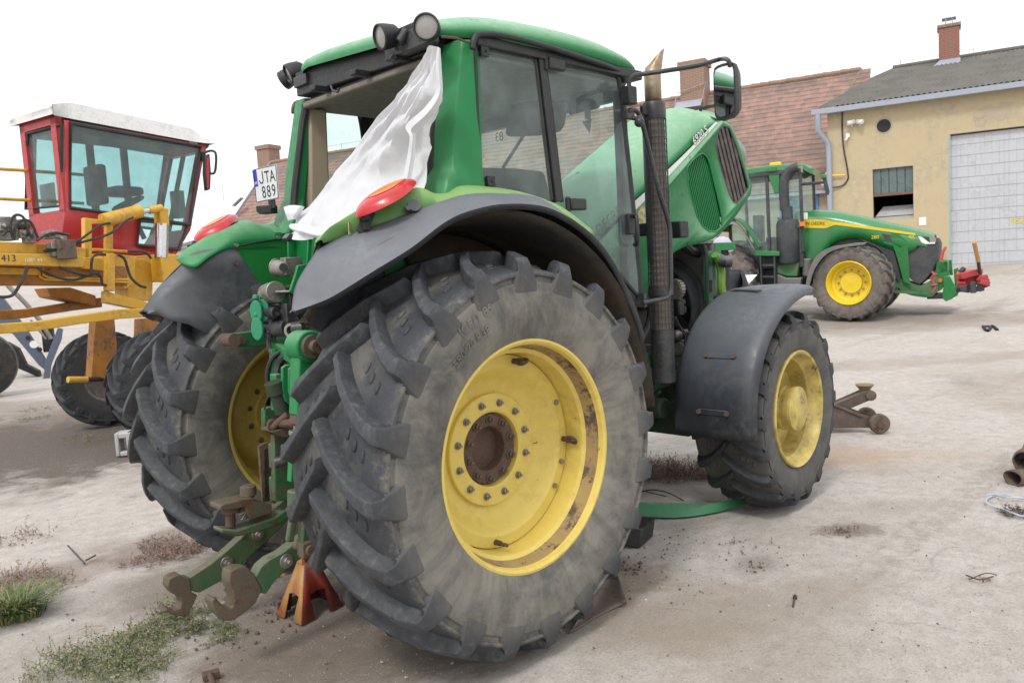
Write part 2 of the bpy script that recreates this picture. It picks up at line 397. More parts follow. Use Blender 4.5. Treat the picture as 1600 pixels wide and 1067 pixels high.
def make_tyre(R, W, rb, nl, h, d=1, wl=.07, crown=.035, nseg=112, sweep=.34, stubs=True):
    """R overall radius, W half width, rb bead radius, nl lugs per side, h lug height, d chevron direction"""
    mb = MB(); Rc = R-h; S = R-rb
    half = [(rb, .86*W), (rb+.05*S, .90*W), (rb+.22*S, .97*W), (rb+.45*S, 1.0*W), (rb+.62*S, .975*W), (Rc-.20*S, .945*W), (Rc-.150*S, .940*W), (Rc-.142*S, .982*W), (Rc-crown-.012, .985*W), (Rc-crown-.002, .95*W), (Rc-crown*.68, .80*W), (Rc-crown*.3, .5*W), (Rc, .2*W)]
    prof = half+[(r, -a) for r, a in half[::-1]]
    mb.lathe(prof, n=nseg)
    mb.cm = 1
    def pt(r, a, th): return V((r*math.cos(th), a, r*math.sin(th)))
    rc = lambda a: Rc-crown*(min(1, abs(a)/(.9*W)))**2
    st = [(-.13, .15, .75, .7), (-.07, 1, .62, 1.0), (.25, 1, .70, 1.05), (.5, .97, .78, 1.15), (.72, .95, .88, 1.3), (.885, .90, .98, 1.5)]
    for s in (-1, 1):
        for k in range(nl):
            t0 = 2*PI*(k+(.5 if s > 0 else 0))/nl
            rows = []
            for a, hh, wt, wb in st:
                u = max(0, (a+.13)/1.02); th = t0+d*sweep*(1-(1-u)**1.3)
                ya = s*a*W; rt = rc(ya)+h*hh; r0 = rc(ya)-.012
                A = wl*wt/R; B = wl*wb/R
                sk = d*.012/R
                rows.append([pt(r0, ya, th-B*.62), pt(rt-.006, ya, th-A*.55), pt(rt, ya, th-A*.42), pt(rt, ya, th+A*.42), pt(rt-.006, ya, th+A*.55), pt(r0, ya, th+B*.62)])
            th = t0+d*sweep*1.01
            # shoulder corner and skirt running down the sidewall
            for a, rt, r0, ia, A, B in ((.955, R-crown-.014, Rc-crown-.022, .90, 1.0, 1.55), (.990, R-crown-.036, Rc-crown-.035, .915, 1.05, 1.7), (1.008, Rc-.085*S, Rc-.10*S, .925, 1.35, 2.0), (1.012, Rc-.17*S, Rc-.18*S, .935, 1.8, 2.4), (1.0, Rc-.27*S, Rc-.275*S, .945, 2.25, 2.7), (.972, Rc-.38*S, Rc-.38*S, .95, 2.6, 2.9)):
                A *= wl/R; B *= wl/R
                rows.append([pt(r0, s*ia*W, th-B*.55), pt(rt, s*a*W*.995, th-A*.55), pt(rt, s*a*W, th-A*.42), pt(rt, s*a*W, th+A*.42), pt(rt, s*a*W*.995, th+A*.55), pt(r0, s*ia*W, th+B*.55)])
            if s > 0: rows = [r[::-1] for r in rows]
            mb.loft(rows, closed=True, caps=True)
            if stubs:   # small rubber stubs between the lugs
                for q, (a, du) in enumerate(((.36, .30), (.50, .36), (.64, .43))):
                    tm = t0+d*sweep*(1-(1-(a+.13)/1.02)**1.3)+PI/nl
                    c0 = pt(rc(a*W)+.001, s*a*W, tm); e = V((-math.sin(tm), 0, math.cos(tm))); up = V((math.cos(tm), 0, math.sin(tm)))
                    Rm = Matrix((e, V((0, 1, 0)), up)).transposed()
                    mb.cm = 0; mb.ball(c0, (.028, .012, .009), 8, Rm); mb.cm = 1
    return mb

T_REAR = [tyre_mat('dusty_tyre_sidewall', .765, .83, clean=(.030, .034, .041)), tyre_mat('rubber_lug', .70, .84, lug=True)]
T_FRONT = [tyre_mat('grey_tyre_sidewall', .62, .66, dusty=(.13, .125, .112), clean=(.035, .037, .04), amt=.75), tyre_mat('front_rubber_lug', .50, .66, dusty=(.17, .16, .14), clean=(.026, .028, .031), lug=True, amt=.65)]
T_FAR = [tyre_mat('brown_dusty_tyre', .95, 1.1, dusty=(.19, .155, .125)), tyre_mat('brown_dusty_lug', .95, 1.1, dusty=(.21, .18, .15), lug=True)]
T_OLD = [tyre_mat('old_tyre_sidewall', .62, .70, dusty=(.085, .075, .06), clean=(.035, .037, .04), amt=.5), tyre_mat('old_tyre_lug', .5, .7, dusty=(.10, .09, .075), clean=(.032, .035, .04), lug=True, amt=.6)]

def nuts(mb, c, rad, n, size, h, y, phase=0, stud=True):
    pass

# ---- rear wheel of the tractor
def rear_wheel(parent, y, d):
    """y = centre of the wheel; the outer side is -Y (mirrored for the left wheel)"""
    s = 1 if d > 0 else -1
    def prof(p): return [(r, s*h) for r, h in p]
    YC = -.9385
    f = lambda yw: yw-YC      # world y of the right wheel -> local
    mb = MB()
    mb.lathe(prof([(.515, f(-1.243)), (.522, f(-1.236)), (.522, f(-1.20)), (.505, f(-1.19))]), n=96)
    mb.lathe(prof([(.515, f(-1.243)), (.505, f(-1.244)), (.494, f(-1.235)), (.488, f(-1.213))]), n=96)
    mb.cm = 1; mb.lathe(prof([(.488, f(-1.213)), (.478, f(-1.165)), (.470, f(-1.150))]), n=96); mb.cm = 0
    mb.lathe(prof([(.470, f(-1.150)), (.452, f(-1.138)), (.446, f(-1.10)), (.443, f(-1.03)), (.443, f(-.75)), (.47, f(-.70)), (.488, f(-.67)), (.494, f(-.645)), (.515, f(-.634)), (.522, f(-.642)), (.522, f(-.68)), (.505, f(-.69))]), n=96)
    mb.cm = 0
    mb.lathe(prof([(.442, f(-1.038)), (.438, f(-1.048)), (.388, f(-1.050)), (.380, f(-1.045)), (.366, f(-1.032)), (.332, f(-.985)), (.300, f(-.967)), (.262, f(-.965)), (.260, f(-.982)), (.256, f(-.986)), (.182, f(-.986)), (.172, f(-.98)), (.168, f(-.962)), (.168, f(-.90))]), n=96)
    w = mb.build('rear_wheel', [M['yellow'], M['rusty_yellow']], parent, ang=28, loc=(0, y, .919))
    make_tyre(.915, .345, .505, 20, .068, d=1, wl=.064).build('tyre', T_REAR, w, ang=38, bevel=.0025)
    # rusty axle hub with ten wheel bolts, then twelve disc bolts
    hb = MB(); hb.lathe(prof([(.166, f(-.955)), (.160, f(-.962)), (.108, f(-.962)), (.102, f(-.955)), (.098, f(-.90)), (.092, f(-.893)), (.03, f(-.890)), (.0, f(-.889))]), n=64)
    hb.build('hub_plate', M['rust'], w, ang=30)
    proto = None
    def bolt(kind, rad, y0, n, ph, mt, hx, hl, stud):
        nonlocal proto
        p0 = None
        for i in range(n):
            t = 2*PI*i/n+ph; c = V((rad*math.cos(t), s*f(y0), rad*math.sin(t)))
            if p0 is None:
                b = MB(); o = V((0, -s, 0)); b.cyl((0, s*.003, 0), o*.006, hx*1.35, n=18); b.cyl(o*.006, o*hl, hx, n=6); b.cyl(o*hl, o*(hl+.004), hx*.8, hx*.55, n=12); b.cyl(o*(hl+.003), o*(hl+stud), hx*.5, n=10)
                p0 = b.build(kind, mt, w, ang=30, loc=c)
            else: dup(p0, w, c)
    bolt('axle_bolt', .137, -.962, 10, .25, M['dirty_steel'], .017, .020, .014)
    bolt('wheel_bolt', .216, -.986, 12, .26, M['steel'], .013, .014, .014)
    # rusted lashing eyes and loose studs on the outer ring
    p0 = None
    for t, eye in ((1.32, 1), (-.05, 1), (-1.75, 0)):
        c = V((.412*math.cos(t), s*f(-1.05), .412*math.sin(t))); b = MB(); o = V((0, -s, 0))
        b.cyl(c-o*.01, c+o*.03, .013, n=10)
        if eye:
            b.cyl(c+o*.03, c+o*.042, .018, n=10)
            e = V((-math.sin(t+.7), 0, math.cos(t+.7))); cc = c+o*.062
            b.tube([cc+(o*math.cos(q)+e*math.sin(q))*.021 for q in [2*PI*k/14 for k in range(14)]], .008, 8, closed=True)
        else: b.cyl(c+o*.03, c+o*.075, .009, n=10)
        b.build('lashing_eye' if eye else 'stud', M['rust'], w, loc=(0, 0, 0))
    for t in (.42, -.62, -.32, 2.6, 3.6):
        c = V((.408*math.cos(t), s*f(-1.05), .408*math.sin(t))); b = MB(); o = V((0, -s, 0)); b.cyl(c-o*.01, c+o*.012, .013, n=8); b.build('rim_bolt', M['steel'], w)
    return w

def tyre_text(w, txt, r0, size, a0, y):
    """raised lettering bent round the sidewall, reading clockwise from angle a0 (measured from the top)"""
    mb = MB()
    def bend(x, yy):
        t = PI/2-(a0+x/r0); r = r0+yy
        return V((r*math.cos(t), y-.0*(r-r0), r*math.sin(t)))
    mb.text(txt, (0, 0, 0), (1, 0, 0), (0, 0, 1), size, bend=bend)
    return mb

def front_wheel(parent, loc, ang, d, tm, side=1):
    s = side
    def prof(p): return [(r, s*h) for r, h in p]
    mb = MB()
    # outer face at local y = -.24
    mb.lathe(prof([(.40, -.19), (.400, -.235), (.392, -.243), (.378, -.236), (.368, -.20), (.350, -.17), (.335, -.155), (.328, -.10), (.325, .12), (.35, .18), (.385, .235), (.40, .235), (.40, .19)]), n=72)
    mb.lathe(prof([(.327, -.04), (.315, -.02), (.22, .03), (.17, .035), (.12, .035)]), n=48)
    w = mb.build('front_wheel', M['yellow_pale'], parent, ang=30, loc=loc); w.rotation_euler = (0, 0, ang)
    make_tyre(.692, .25, .392, 18, .055, d=1, wl=.055, crown=.03, nseg=88).build('tyre', tm, w, ang=38, bevel=.003)
    hb = MB(); hb.lathe(prof([(.17, .03), (.165, .02), (.150, -.06), (.148, -.12), (.152, -.125), (.152, -.14), (.146, -.15), (.146, -.20), (.152, -.204), (.152, -.225), (.140, -.232), (.02, -.234), (0, -.234)]), n=48)
    hb.build('planetary_hub', M['yellow_pale'], w, ang=30)
    p0 = None
    for i in range(8):
        t = 2*PI*i/8+.2; c = V((.21*math.cos(t), s*.03, .21*math.sin(t)))
        if p0 is None:
            b = MB(); b.cyl((0, 0, 0), (0, -s*.03, 0), .018, n=6); p0 = b.build('wheel_nut', M['dirty_steel'], w, loc=c)
        else: dup(p0, w, c)
    return w
# ================================================================== the dismantled green tractor in the middle
TR = thing('tractor', 'large faded green tractor with raised hood and yellow wheels, standing nearest the camera', 'tractor', loc=(0, 0, 0))
wR = rear_wheel(TR, -.9385, 1); wL = rear_wheel(TR, .9385, -1)
for t, r0, sz, a0 in (('ICE/T 85', .690, .055, -.62), ('580/70 R38', .620, .050, -.78)):
    tyre_text(wR, t, r0, sz, a0, -.3465).build('sidewall_lettering', T_REAR[0], wR, ang=0, solid=.0024)
fwR = front_wheel(TR, (2.671, -.937, .69), .0577, 1, T_FRONT)
fwL = front_wheel(TR, (2.671, .937, .69), .0577, 1, T_FRONT, -1)

# ------------------------------------------------ rear fenders: grey plastic flare + green cap + inner panel
def fender_parts(side):
    def mir(pts): return [V((p.x, p.y*side*-1, p.z)) for p in pts]     # data is for the right side (y<0)
    O = [P(457, 487, 'y', -.82), P(488, 476, 'y', -.86), P(520, 462, 'y', -.92), P(580, 425, 'y', -1.02), P(640, 388, 'y', -1.08), P(690, 350, 'y', -1.12), P(727, 332, 'y', -1.14), P(780, 320, 'y', -1.15), P(840, 322, 'y', -1.15), P(880, 337, 'y', -1.15), P(920, 365, 'y', -1.14), P(950, 400, 'y', -1.14), P(975, 445, 'y', -1.13), P(990, 480, 'y', -1.13), P(1003, 520, 'y', -1.12), P(1003, 538, 'y', -1.10)]
    I = [P(457, 485, 'y', -.80), P(461, 455, 'y', -.76), P(470, 432, 'y', -.74), P(500, 390, 'y', -.72), P(540, 366, 'y', -.715), P(585, 353, 'y', -.78), P(632, 336, 'y', -.86), P(690, 317, 'y', -.92), P(745, 311, 'y', -.96), P(815, 313, 'y', -1.02)]
    I += [V((p.x*.985, -.86, p.z+.012)) for p in O[10:]]
    n = len(O)
    rows = []
    for i in range(n):
        o = O[i]; q = I[i]
        c = (o+q)/2; out = V((c.x, 0, c.z-.919)).normalized()
        row = [o+V((0, .004, 0))-out*.022, o-V((0, .008, 0))]
        for t in (.12, .3, .5, .7, .88): row.append(o.lerp(q, t)+out*(.035 if i > 6 else (.003 if i > 2 else .003*i))*math.sin(PI*t))
        row.append(q)
        rows.append(row)
    out_rows = [[V((p.x, p.y*(-side), p.z)) for p in r] for r in rows]
    rr = []
    for k in range(len(out_rows[0])):
        rr.append(catmull([r[k] for r in out_rows], 4))
    mb = MB(); mb.loft([list(c) for c in zip(*rr)])
    # inner plastic panel hanging down behind, between tyre and transmission
    B = [V((-.80, -.72, 1.60)), V((-.74, -.66, 1.56)), V((-.68, -.64, 1.54)), V((-.58, -.625, 1.475)), V((-.48, -.62, 1.44)), V((-.34, -.618, 1.52)), V((-.20, -.615, 1.63))]
    Tt = [I[0], I[1], I[2], I[3]+V((0, .02, 0)), V((-.62, -.66, 1.925)), V((-.50, -.63, 1.945)), V((-.39, -.62, 1.945))]
    Tt = [V((p.x, p.y, p.z)) for p in Tt]
    mid = [(a.lerp(b, .5)+V((-.02, .0, 0)) if i < 3 else a.lerp(b, .5)) for i, (a, b) in enumerate(zip(Tt, B))]
    rows = [[V((p.x, p.y*-side, p.z)) for p in catmull(r, 4)] for r in (Tt, [a.lerp(b, .25) for a, b in zip(Tt, B)], mid, [a.lerp(b, .75) for a, b in zip(Tt, B)], B)]
    mb.loft(rows)
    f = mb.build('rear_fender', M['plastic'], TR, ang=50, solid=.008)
    for q in (V((-.40, -.608, 1.86)), V((-.27, -.608, 1.70)), V((-.52, -.61, 1.60))):
        b = MB(); q = V((q.x, q.y*-side, q.z)); b.cyl(q+V((0, .01*side, 0)), q-V((0, .008*side, 0)), .012, n=10); b.build('fender_screw', M['dirty_steel'], f)
    # dark underside shell over the wheel
    mb = MB(); rows = []
    for k in range(33):
        a = math.radians(139-k*139/32+2); r = 1.035
        x, z = r*math.cos(a), .919+r*math.sin(a)
        dg_ = math.degrees(a); yo = 1.125-.27*smooth(85, 139, dg_); yi = .645+.10*smooth(105, 139, dg_); rows.append([V((x*q, side*(yo+(yi-yo)*t), .919+(z-.919)*q)) for t, q in ((0, 1.045), (.12, 1.02), (.35, 1.0), (.65, 1.0), (.92, 1.0), (1, .98))])
    mb.loft(rows)
    # wall beside the wheel
    wall = [[V((1.02*math.cos(a), side*.642, .919+1.02*math.sin(a))), V((.6*math.cos(a), side*.64, .919+.6*math.sin(a)))] for a in [math.radians(100-k*4) for k in range(25)]]
    mb.loft(wall)
    mb.build('fender_liner', M['underside'], TR, ang=40, solid=.006)
    # green cap: seam side -> ridge -> outer boundary
    st = []
    ridge = [V((-.66, -.72, 1.915)), V((-.58, -.715, 1.965)), V((-.48, -.725, 2.02)), V((-.36, -.76, 2.075)), V((-.24, -.80, 2.115)), V((-.19, -.81, 2.105)), V((-.13, -.82, 2.09)), V((-.05, -.82, 2.095)), P(720, 291, 'y', -.83), P(760, 294, 'y', -.84), P(800, 301, 'y', -.86), P(835, 311, 'y', -.92), P(865, 323, 'y', -1.0), P(890, 338, 'y', -1.06), P(925, 366, 'y', -1.09)]
    outr = [P(540, 366, 'y', -.725), P(556, 364, 'y', -.75), P(585, 352, 'y', -.79), P(620, 340, 'y', -.85), P(650, 330, 'y', -.88), P(672, 323, 'y', -.90), P(690, 318, 'y', -.92), P(718, 313, 'y', -.94), P(745, 311, 'y', -.96), P(780, 311, 'y', -.99), P(815, 313, 'y', -1.02), P(845, 320, 'y', -1.06), P(870, 329, 'y', -1.09), P(893, 343, 'y', -1.12), P(928, 370, 'y', -1.13)]
    inner = [V((min(r.x, 1.) + (.03 if i < 3 else 0), -.63, min(r.z-.05, 1.93+.05*i if i < 3 else 2.03))) for i, r in enumerate(ridge)]
    rows = []
    for r, o, q in zip(ridge, outr, inner):
        bul = V((0, -.35, .9))*.022
        rows.append([V((q.x, -.612, min(q.z-.02, 1.94))), q, q.lerp(r, .5)+V((0, 0, .02)), r, r.lerp(o, .3)+bul*(1.5 if len(rows) < 6 else .8), r.lerp(o, .65)+bul*(1.7 if len(rows) < 6 else .7), o+V((0, 0, .004)), o+V((0, .01, -.02))])
    e0 = V((-.69, -.73, 1.885)); rows.insert(0, [e0.lerp(p, .25) for p in rows[0]])
    cols = [catmull(c, 4) for c in zip(*rows)]
    rows = [[V((p.x, p.y*-side, p.z)) for p in c] for c in zip(*cols)]
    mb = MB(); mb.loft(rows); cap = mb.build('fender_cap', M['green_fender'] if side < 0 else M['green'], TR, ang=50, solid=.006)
    # inner green panel
    ip = [V((-.39, -.618, 1.945)), V((-.20, -.612, 1.985)), V((.03, -.605, 1.99)), V((.03, -.605, 1.3)), V((-.02, -.605, 1.30)), V((-.21, -.612, 1.64))]
    mb = MB(); mb.prism([V((p.x, p.y*-side, p.z)) for p in ip], (0, side*.012, 0)); mb.build('fender_inner_panel', M['green_inner'], TR, ang=30)
    # tail lamp: teardrop dome on the ridge
    Lx = V((.27, -.045, .145)); Lh = Lx.length/2+.012; Lx.normalize(); Ny = V((-.42, 0, .8)); Ny = (Ny-Lx*Ny.dot(Lx)).normalized(); Wy = Ny.cross(Lx)
    def lampmesh(u0, u1, v0, v1, c, inset=0):
        mb = MB(); rows = []
        for i in range(21):
            u = u0+(u1-u0)*i/20; w = (max(0, 1-abs(u)**1.8))**.80*.118*(1-.12*u); row = []
            for j in range(13):
                tp_ = 1 if v1 > .9 else max(0., 1-((u-(u0+u1)/2)/((u1-u0)/2))**2)**.45; v = (v0+(v1-v0)*j/12)*tp_
                hgt = (max(0, 1-abs(u)**2.6)**.6)*(max(0, 1-v*v)**.5)*.050
                p = c+Lx*(u*Lh)+Wy*(v*w)+Ny*(hgt-.012)
                row.append(V((p.x, p.y*-side, p.z)))
            rows.append(row)
        mb.loft(rows); return mb
    c = V((-.395, -.835, 2.075))
    tl = lampmesh(-1, 1, -1, 1, c).build('tail_light', M['lens_red'], TR, ang=60)
    lampmesh(-.45, .78, -.52, .52, c+Ny*.0022).build('indicator_lens', M['lens_orange'], tl, ang=60)
    # small fittings on the cap
    def onp(p): return V((p.x, p.y*-side, p.z))
    rf = MB(); q = onp(P(573, 347, 'y', -.80)) if side < 0 else P(302, 392, 'y', .765); rf.bar(q+V((-.02, side*-.01, -.045)), q+V((.02, side*-.004, .045)), .05, .014, (-.5, side, .2)); sw = rf.build('switch_panel', M['black'], cap, ang=30)
    for dz in (-.02, .02):
        b = MB(); b.box(q+V((-.010, side*.010, dz)), (.03, .02, .028)); b.build('switch_button', M['rubber_seal'], sw)
    st_ = MB(); q = onp(P(549, 357, 'y', -.745)) if side < 0 else P(314, 392, 'y', .735); st_.box(q+V((-.004, side*.006, .0)), (.05, .004, .05), Matrix.Rotation(-.5*side, 3, 'Z')); st_.build('worn_sticker', M['sticker'], cap, ang=0)
    if side < 0:
        for (a, b_, rr) in ((646, 322, .028), (637, 326, .012)):
            q = P(a, b_, 'y', -.905); m_ = MB(); n_ = V((-.25, -.85, .4)).normalized(); m_.cyl(q-n_*.01, q+n_*.008, rr, n=20); m_.build('rubber_plug', M['plastic'], cap)
    return cap
M['sticker'] = paint('worn_sticker', (.62, .55, .30), .6, dirt=(.06, .10, .04), dirt_amt=1., dirt_scale=26, bump=0)
fender_parts(-1); fender_parts(1)

# ------------------------------------------------ cab
CY = .80
pil = MB()
def pillar(sy):
    # C pillar: rounded corner section swept from the fender to the roof
    rows = []
    for z, xo, xi, w in ((2.02, -.10, .22, .83), (2.10, -.06, .20, .83), (2.17, -.03, .195, .825), (2.24, .01, .20, .815), (2.4, .035, .21, .81), (2.6, .08, .225, .805), (2.78, .12, .24, .80), (2.83, .13, .245, .80)):
        inn = .64 if z > 2.25 else (.655 if z > 2.2 else (.62 if z > 2.12 else .56))
        row = [(xo+.015, inn), (xo, inn+.012), (xo, w-.06), (xo+.018, w-.02), (xo+.06, w), (xi, w), (xi, w-.05), (xo+.08, inn)]
        rows.append([V((x, sy*y, z)) for x, y in row])
    pil.loft(rows, closed=True, caps=True)
pillar(-1); pillar(1)
# lower rear wall of the cab and front posts
pil.box2((-.02, -.62, 1.35), (.06, .62, 2.03))
pil.box2((.06, -.60, 1.25), (1.2, .60, 1.33))
frame_o = pil.build('cab_frame', M['green'], TR, ang=40, bevel=.006)
# roof
rf = MB(); rows = []
for x, zt, w, zb in ((.03, 2.885, .56, 2.87), (.035, 2.915, .63, 2.862), (.06, 2.95, .70, 2.855), (.12, 2.975, .76, 2.845), (.22, 2.995, .815, 2.84), (.4, 3.015, .845, 2.84), (.8, 3.03, .855, 2.85), (1.15, 3.02, .85, 2.85), (1.38, 2.985, .83, 2.845), (1.50, 2.945, .78, 2.84), (1.56, 2.90, .70, 2.835), (1.57, 2.87, .62, 2.84)):
    h = zt-zb
    half = [(0, zt), (.5*w, zt-.004), (.78*w, zt-.018), (.90*w, zt-.25*h), (.97*w, zt-.5*h), (1.0*w, zt-.74*h), (.995*w, zt-.9*h), (.97*w, zb)]
    rows.append([V((x, -a, b)) for a, b in half[::-1]]+[V((x, a, b)) for a, b in half[1:]])
cols = [catmull(c, 3) for c in zip(*rows)]; rf.loft([list(c) for c in zip(*cols)], caps=True)
rf.v = [V((p.x, p.y*(1-.13*smooth(1.3, .5, p.x)) if p.y > 0 else p.y, p.z)) for p in rf.v]
rf.v = [p+V((.0, 0, .05*max(0, (p.y+.5)/1.3)*smooth(1.4, .2, p.x))) for p in rf.v]
rf.v = [V((p.x, p.y*(1-.13*smooth(1.3, .5, p.x)) if p.y > 0 else p.y, p.z)) for p in rf.v]
rf.v = [p+V((.0, 0, .05*max(0, (p.y+.5)/1.3)*smooth(1.4, .2, p.x))) for p in rf.v]
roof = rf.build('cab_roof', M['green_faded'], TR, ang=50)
# black gutter under the roof edge on both sides and the rear work-light bar
gt = MB()
for s in (-1, 1):
    g0 = [P(738, 78, 'y', -.83), P(741, 62, 'y', -.835), P(752, 54, 'y', -.84), P(790, 57, 'y', -.85), P(850, 72, 'y', -.855), P(905, 89, 'y', -.85), P(950, 104, 'y', -.84), P(975, 114, 'y', -.80)]
    gt.tube([V((p.x, p.y*-s, p.z)) for p in catmull(g0, 5)], .016, 8)
    gt.box2((.20, s*.72, 2.80), (1.5, s*.83, 2.852))
gt.add([(x, y, z+.04*max(0, (y+.5)/1.3)) for x in (.07, .20) for y in (-.66, .62) for z in (2.79, 2.925)], [(0, 1, 3, 2), (4, 6, 7, 5), (0, 4, 5, 1), (2, 3, 7, 6), (0, 2, 6, 4), (1, 5, 7, 3)]); gt.box2((1.42, -.70, 2.80), (1.52, .70, 2.85))
gt.box2((.0, -.72, 2.80), (.05, -.36, 2.93))
for yy in (-.45, -.1, .3): gt.box((.03, yy, 2.80), (.10, .05, .03))
gt.build('roof_gutter', M['black'], TR, ang=40, bevel=.006)
# ceiling
hl = MB(); hl.box2((.15, -.74, 2.775), (1.46, .74, 2.80)); hl.box2((.09, -.60, 2.755), (.16, .60, 2.79)); hl.build('headliner', M['liner'], TR, bevel=.01)
# window seals / posts, right and left: B post, A post, sills
for s in (-1, 1):
    mb = MB()
    def W(x, z, o=0): return V((x, s*(CY+o), z))
    p = lambda a, b: (lambda q: V((q.x, q.y*-s, q.z)))(P(a, b, 'y', -CY))
    mb.tube([p(742, 74), p(745, 170), p(752, 294)], .012, 6)
    mb.tube(catmull([p(742, 74), p(790, 75), p(826, 84), p(836, 96), p(845, 170), p(862, 312)], 4), .010, 6)
    mb.tube([p(850, 88), p(862, 180), p(878, 316)], .012, 6)
    mb.tube(catmull([p(850, 88), p(900, 100), p(955, 117), p(966, 124), p(976, 200), p(990, 330), p(1000, 440), p(1001, 468)], 4), .014, 6)
    mb.tube([p(752, 294), p(800, 303), p(862, 320), p(900, 345), p(960, 420), p(1001, 468)], .012, 6)
    mb.build('window_seal', M['rubber_seal'], TR, ang=40)
    mb = MB(); mb.bar(p(843, 90), p(870, 316), .04, .05, (1, 0, 0)); mb.build('door_post', M['black'], TR, bevel=.004)
    q = [p(744, 76), p(826, 84), p(838, 98), p(864, 314), p(800, 303), p(752, 293)]
    mb = MB(); mb.add(q, [tuple(range(6))]); mb.build('side_window', M['glass'], TR, ang=0)
    q = [p(850, 90), p(955, 118), p(966, 126), p(1000, 440), p(1000, 466), p(960, 420), p(902, 347), p(876, 322)]
    mb = MB(); mb.add(q, [tuple(range(8))]); dr = mb.build('door_glass', M['glass'], TR, ang=0)
    # hinges and latches
    for a, b_, w_, h_ in ((748, 81, .05, .05), (758, 284, .05, .05)):
        mb = MB(); c = p(a, b_); mb.box(c+V((.02, s*.016, 0)), (w_, .02, h_)); mb.cyl(c+V((.025, s*.024, 0)), c+V((.025, s*.032, 0)), .007, n=8); mb.build('window_hinge', M['black'], TR, bevel=.003)
    for a, b_ in ((853, 101), (887, 320)):
        mb = MB(); c = p(a, b_); mb.box(c+V((.045, s*.028, 0)), (.125, .035, .062)); mb.cyl(c+V((-.02, s*.02, -.04)), c+V((-.02, s*.02, .04)), .014, n=10); mb.build('door_hinge', M['black'], dr, bevel=.008)
    mb = MB(); c = p(982, 356)
    mb.box(c+V((0, s*.015, .02)), (.06, .03, .12)); mb.tube(catmull([c+V((.03, s*.02, .06)), c+V((.0, s*.06, .06)), c+V((-.01, s*.07, -.02)), c+V((0, s*.06, -.09)), c+V((.02, s*.02, -.10))], 4), .013, 8); mb.build('door_handle', M['black'], dr, bevel=.004)
mb = MB(); mb.tube([P(690, 58, 'y', -.815), P(712, 60, 'y', -.82), P(738, 69, 'y', -.825)], .006, 6); mb.build('pillar_seam', M['rust'], TR)
for s in (-1, 1):
    mb = MB(); mb.tube([V((-.40, s*.612, 1.948)), V((-.28, s*.608, 1.972)), V((-.15, s*.606, 1.988)), V((-.02, s*.604, 1.99))], .005, 6); mb.build('panel_seam', M['dark'], TR)
    for x_, z_ in ((-.39, 1.96), (-.13, 2.0)): mb = MB(); mb.cyl((x_, s*.615, z_), (x_, s*.598, z_), .011, n=10); mb.build('panel_screw', M['steel'], TR)
# mirrored number sticker and badge stuck on the far window
mb = MB(); mb.text('83', P(787, 219, 'x', 1.43), (0, 1, 0), (0, 0, 1), .085, 0); 
mb.build('window_number', M['decal_black'], TR, ang=0)
# rear window seal and beige inner pillars
mb = MB(); mb.tube(catmull([V((.02, -.65, 2.25)), V((.07, -.645, 2.5)), V((.12, -.63, 2.74)), V((.12, -.5, 2.785)), V((.12, .5, 2.785)), V((.12, .63, 2.74)), V((.07, .645, 2.5)), V((.02, .65, 2.25)), V((-.02, .60, 2.08)), V((-.02, .5, 2.045)), V((-.02, -.5, 2.045)), V((-.02, -.60, 2.08))], 5, True), .022, 8, closed=True)
mb.build('rear_window_seal', M['rubber_seal'], TR, ang=40)
mb = MB()
for s in (-1, 1):
    mb.prism([(.10, s*.62, 2.06), (.24, s*.62, 2.06), (.27, s*.62, 2.77), (.15, s*.62, 2.77)], (0, s*.13, 0))
mb.build('pillar_trim', M['beige'], TR, bevel=.015)
mb = MB(); mb.box2((1.40, -.74, 1.4), (1.46, -.68, 2.78)); mb.box2((1.40, .68, 1.4), (1.46, .74, 2.78)); mb.box2((1.41, -.7, 2.70), (1.46, .7, 2.78)); mb.build('windscreen_frame', M['black'], TR, bevel=.006)
mb = MB(); mb.add([(1.45, -.7, 1.5), (1.45, .7, 1.5), (1.45, .7, 2.74), (1.45, -.7, 2.74)], [(0, 1, 2, 3)]); mb.build('windscreen', M['glass_clear'], TR, ang=0)
mb = MB(); mb.box((.62, .60, 2.5), (.012, .07, .45)); mb.build('warning_decal', M['sticker'], TR)
# interior: seat, console, dashboard, steering wheel
mb = MB(); mb.box((.50, .02, 1.72), (.50, .50, .14)); mb.box((.26, .02, 2.00), (.13, .50, .56), Matrix.Rotation(-.15, 3, 'Y')); mb.box((.20, .02, 2.40), (.09, .28, .20)); seat = mb.build('driver_seat', M['seat'], TR, bevel=.04)
mb = MB(); mb.box2((.1, .40, 1.33), (1.3, .60, 2.0)); mb.box2((.1, -.60, 1.33), (.9, -.40, 1.86)); mb.box2((1.1, -.3, 1.3), (1.42, .3, 2.0)); mb.build('side_console', M['dark'], TR, bevel=.03)
mb = MB(); c = V((1.0, 0, 2.02)); ax = V((-.5, 0, .87)).normalized(); a = V((0, 1, 0)); b = a.cross(ax)
mb.tube([c+(a*math.cos(t)+b*math.sin(t))*.20 for t in [2*PI*k/28 for k in range(28)]], .016, 8, closed=True); mb.bar(c-a*.2, c+a*.2, .04, .02, ax); mb.bar(c, c-ax*.5, .05, .05); mb.build('steering_wheel', M['black'], TR)
mb = MB(); mb.prism(PL([(745, 262), (800, 263), (843, 268), (858, 318), (745, 318)], 'x', 1.22), (.05, 0, 0)); mb.build('dashboard', M['seat'], TR, bevel=.02)
mb = MB(); mb.prism(PL([(797, 163), (840, 157), (884, 160), (878, 196), (872, 206), (840, 212), (792, 214), (788, 208)], 'x', .95), (.03, 0, 0)); mb.build('sun_visor', M['seat'], TR, bevel=.02)
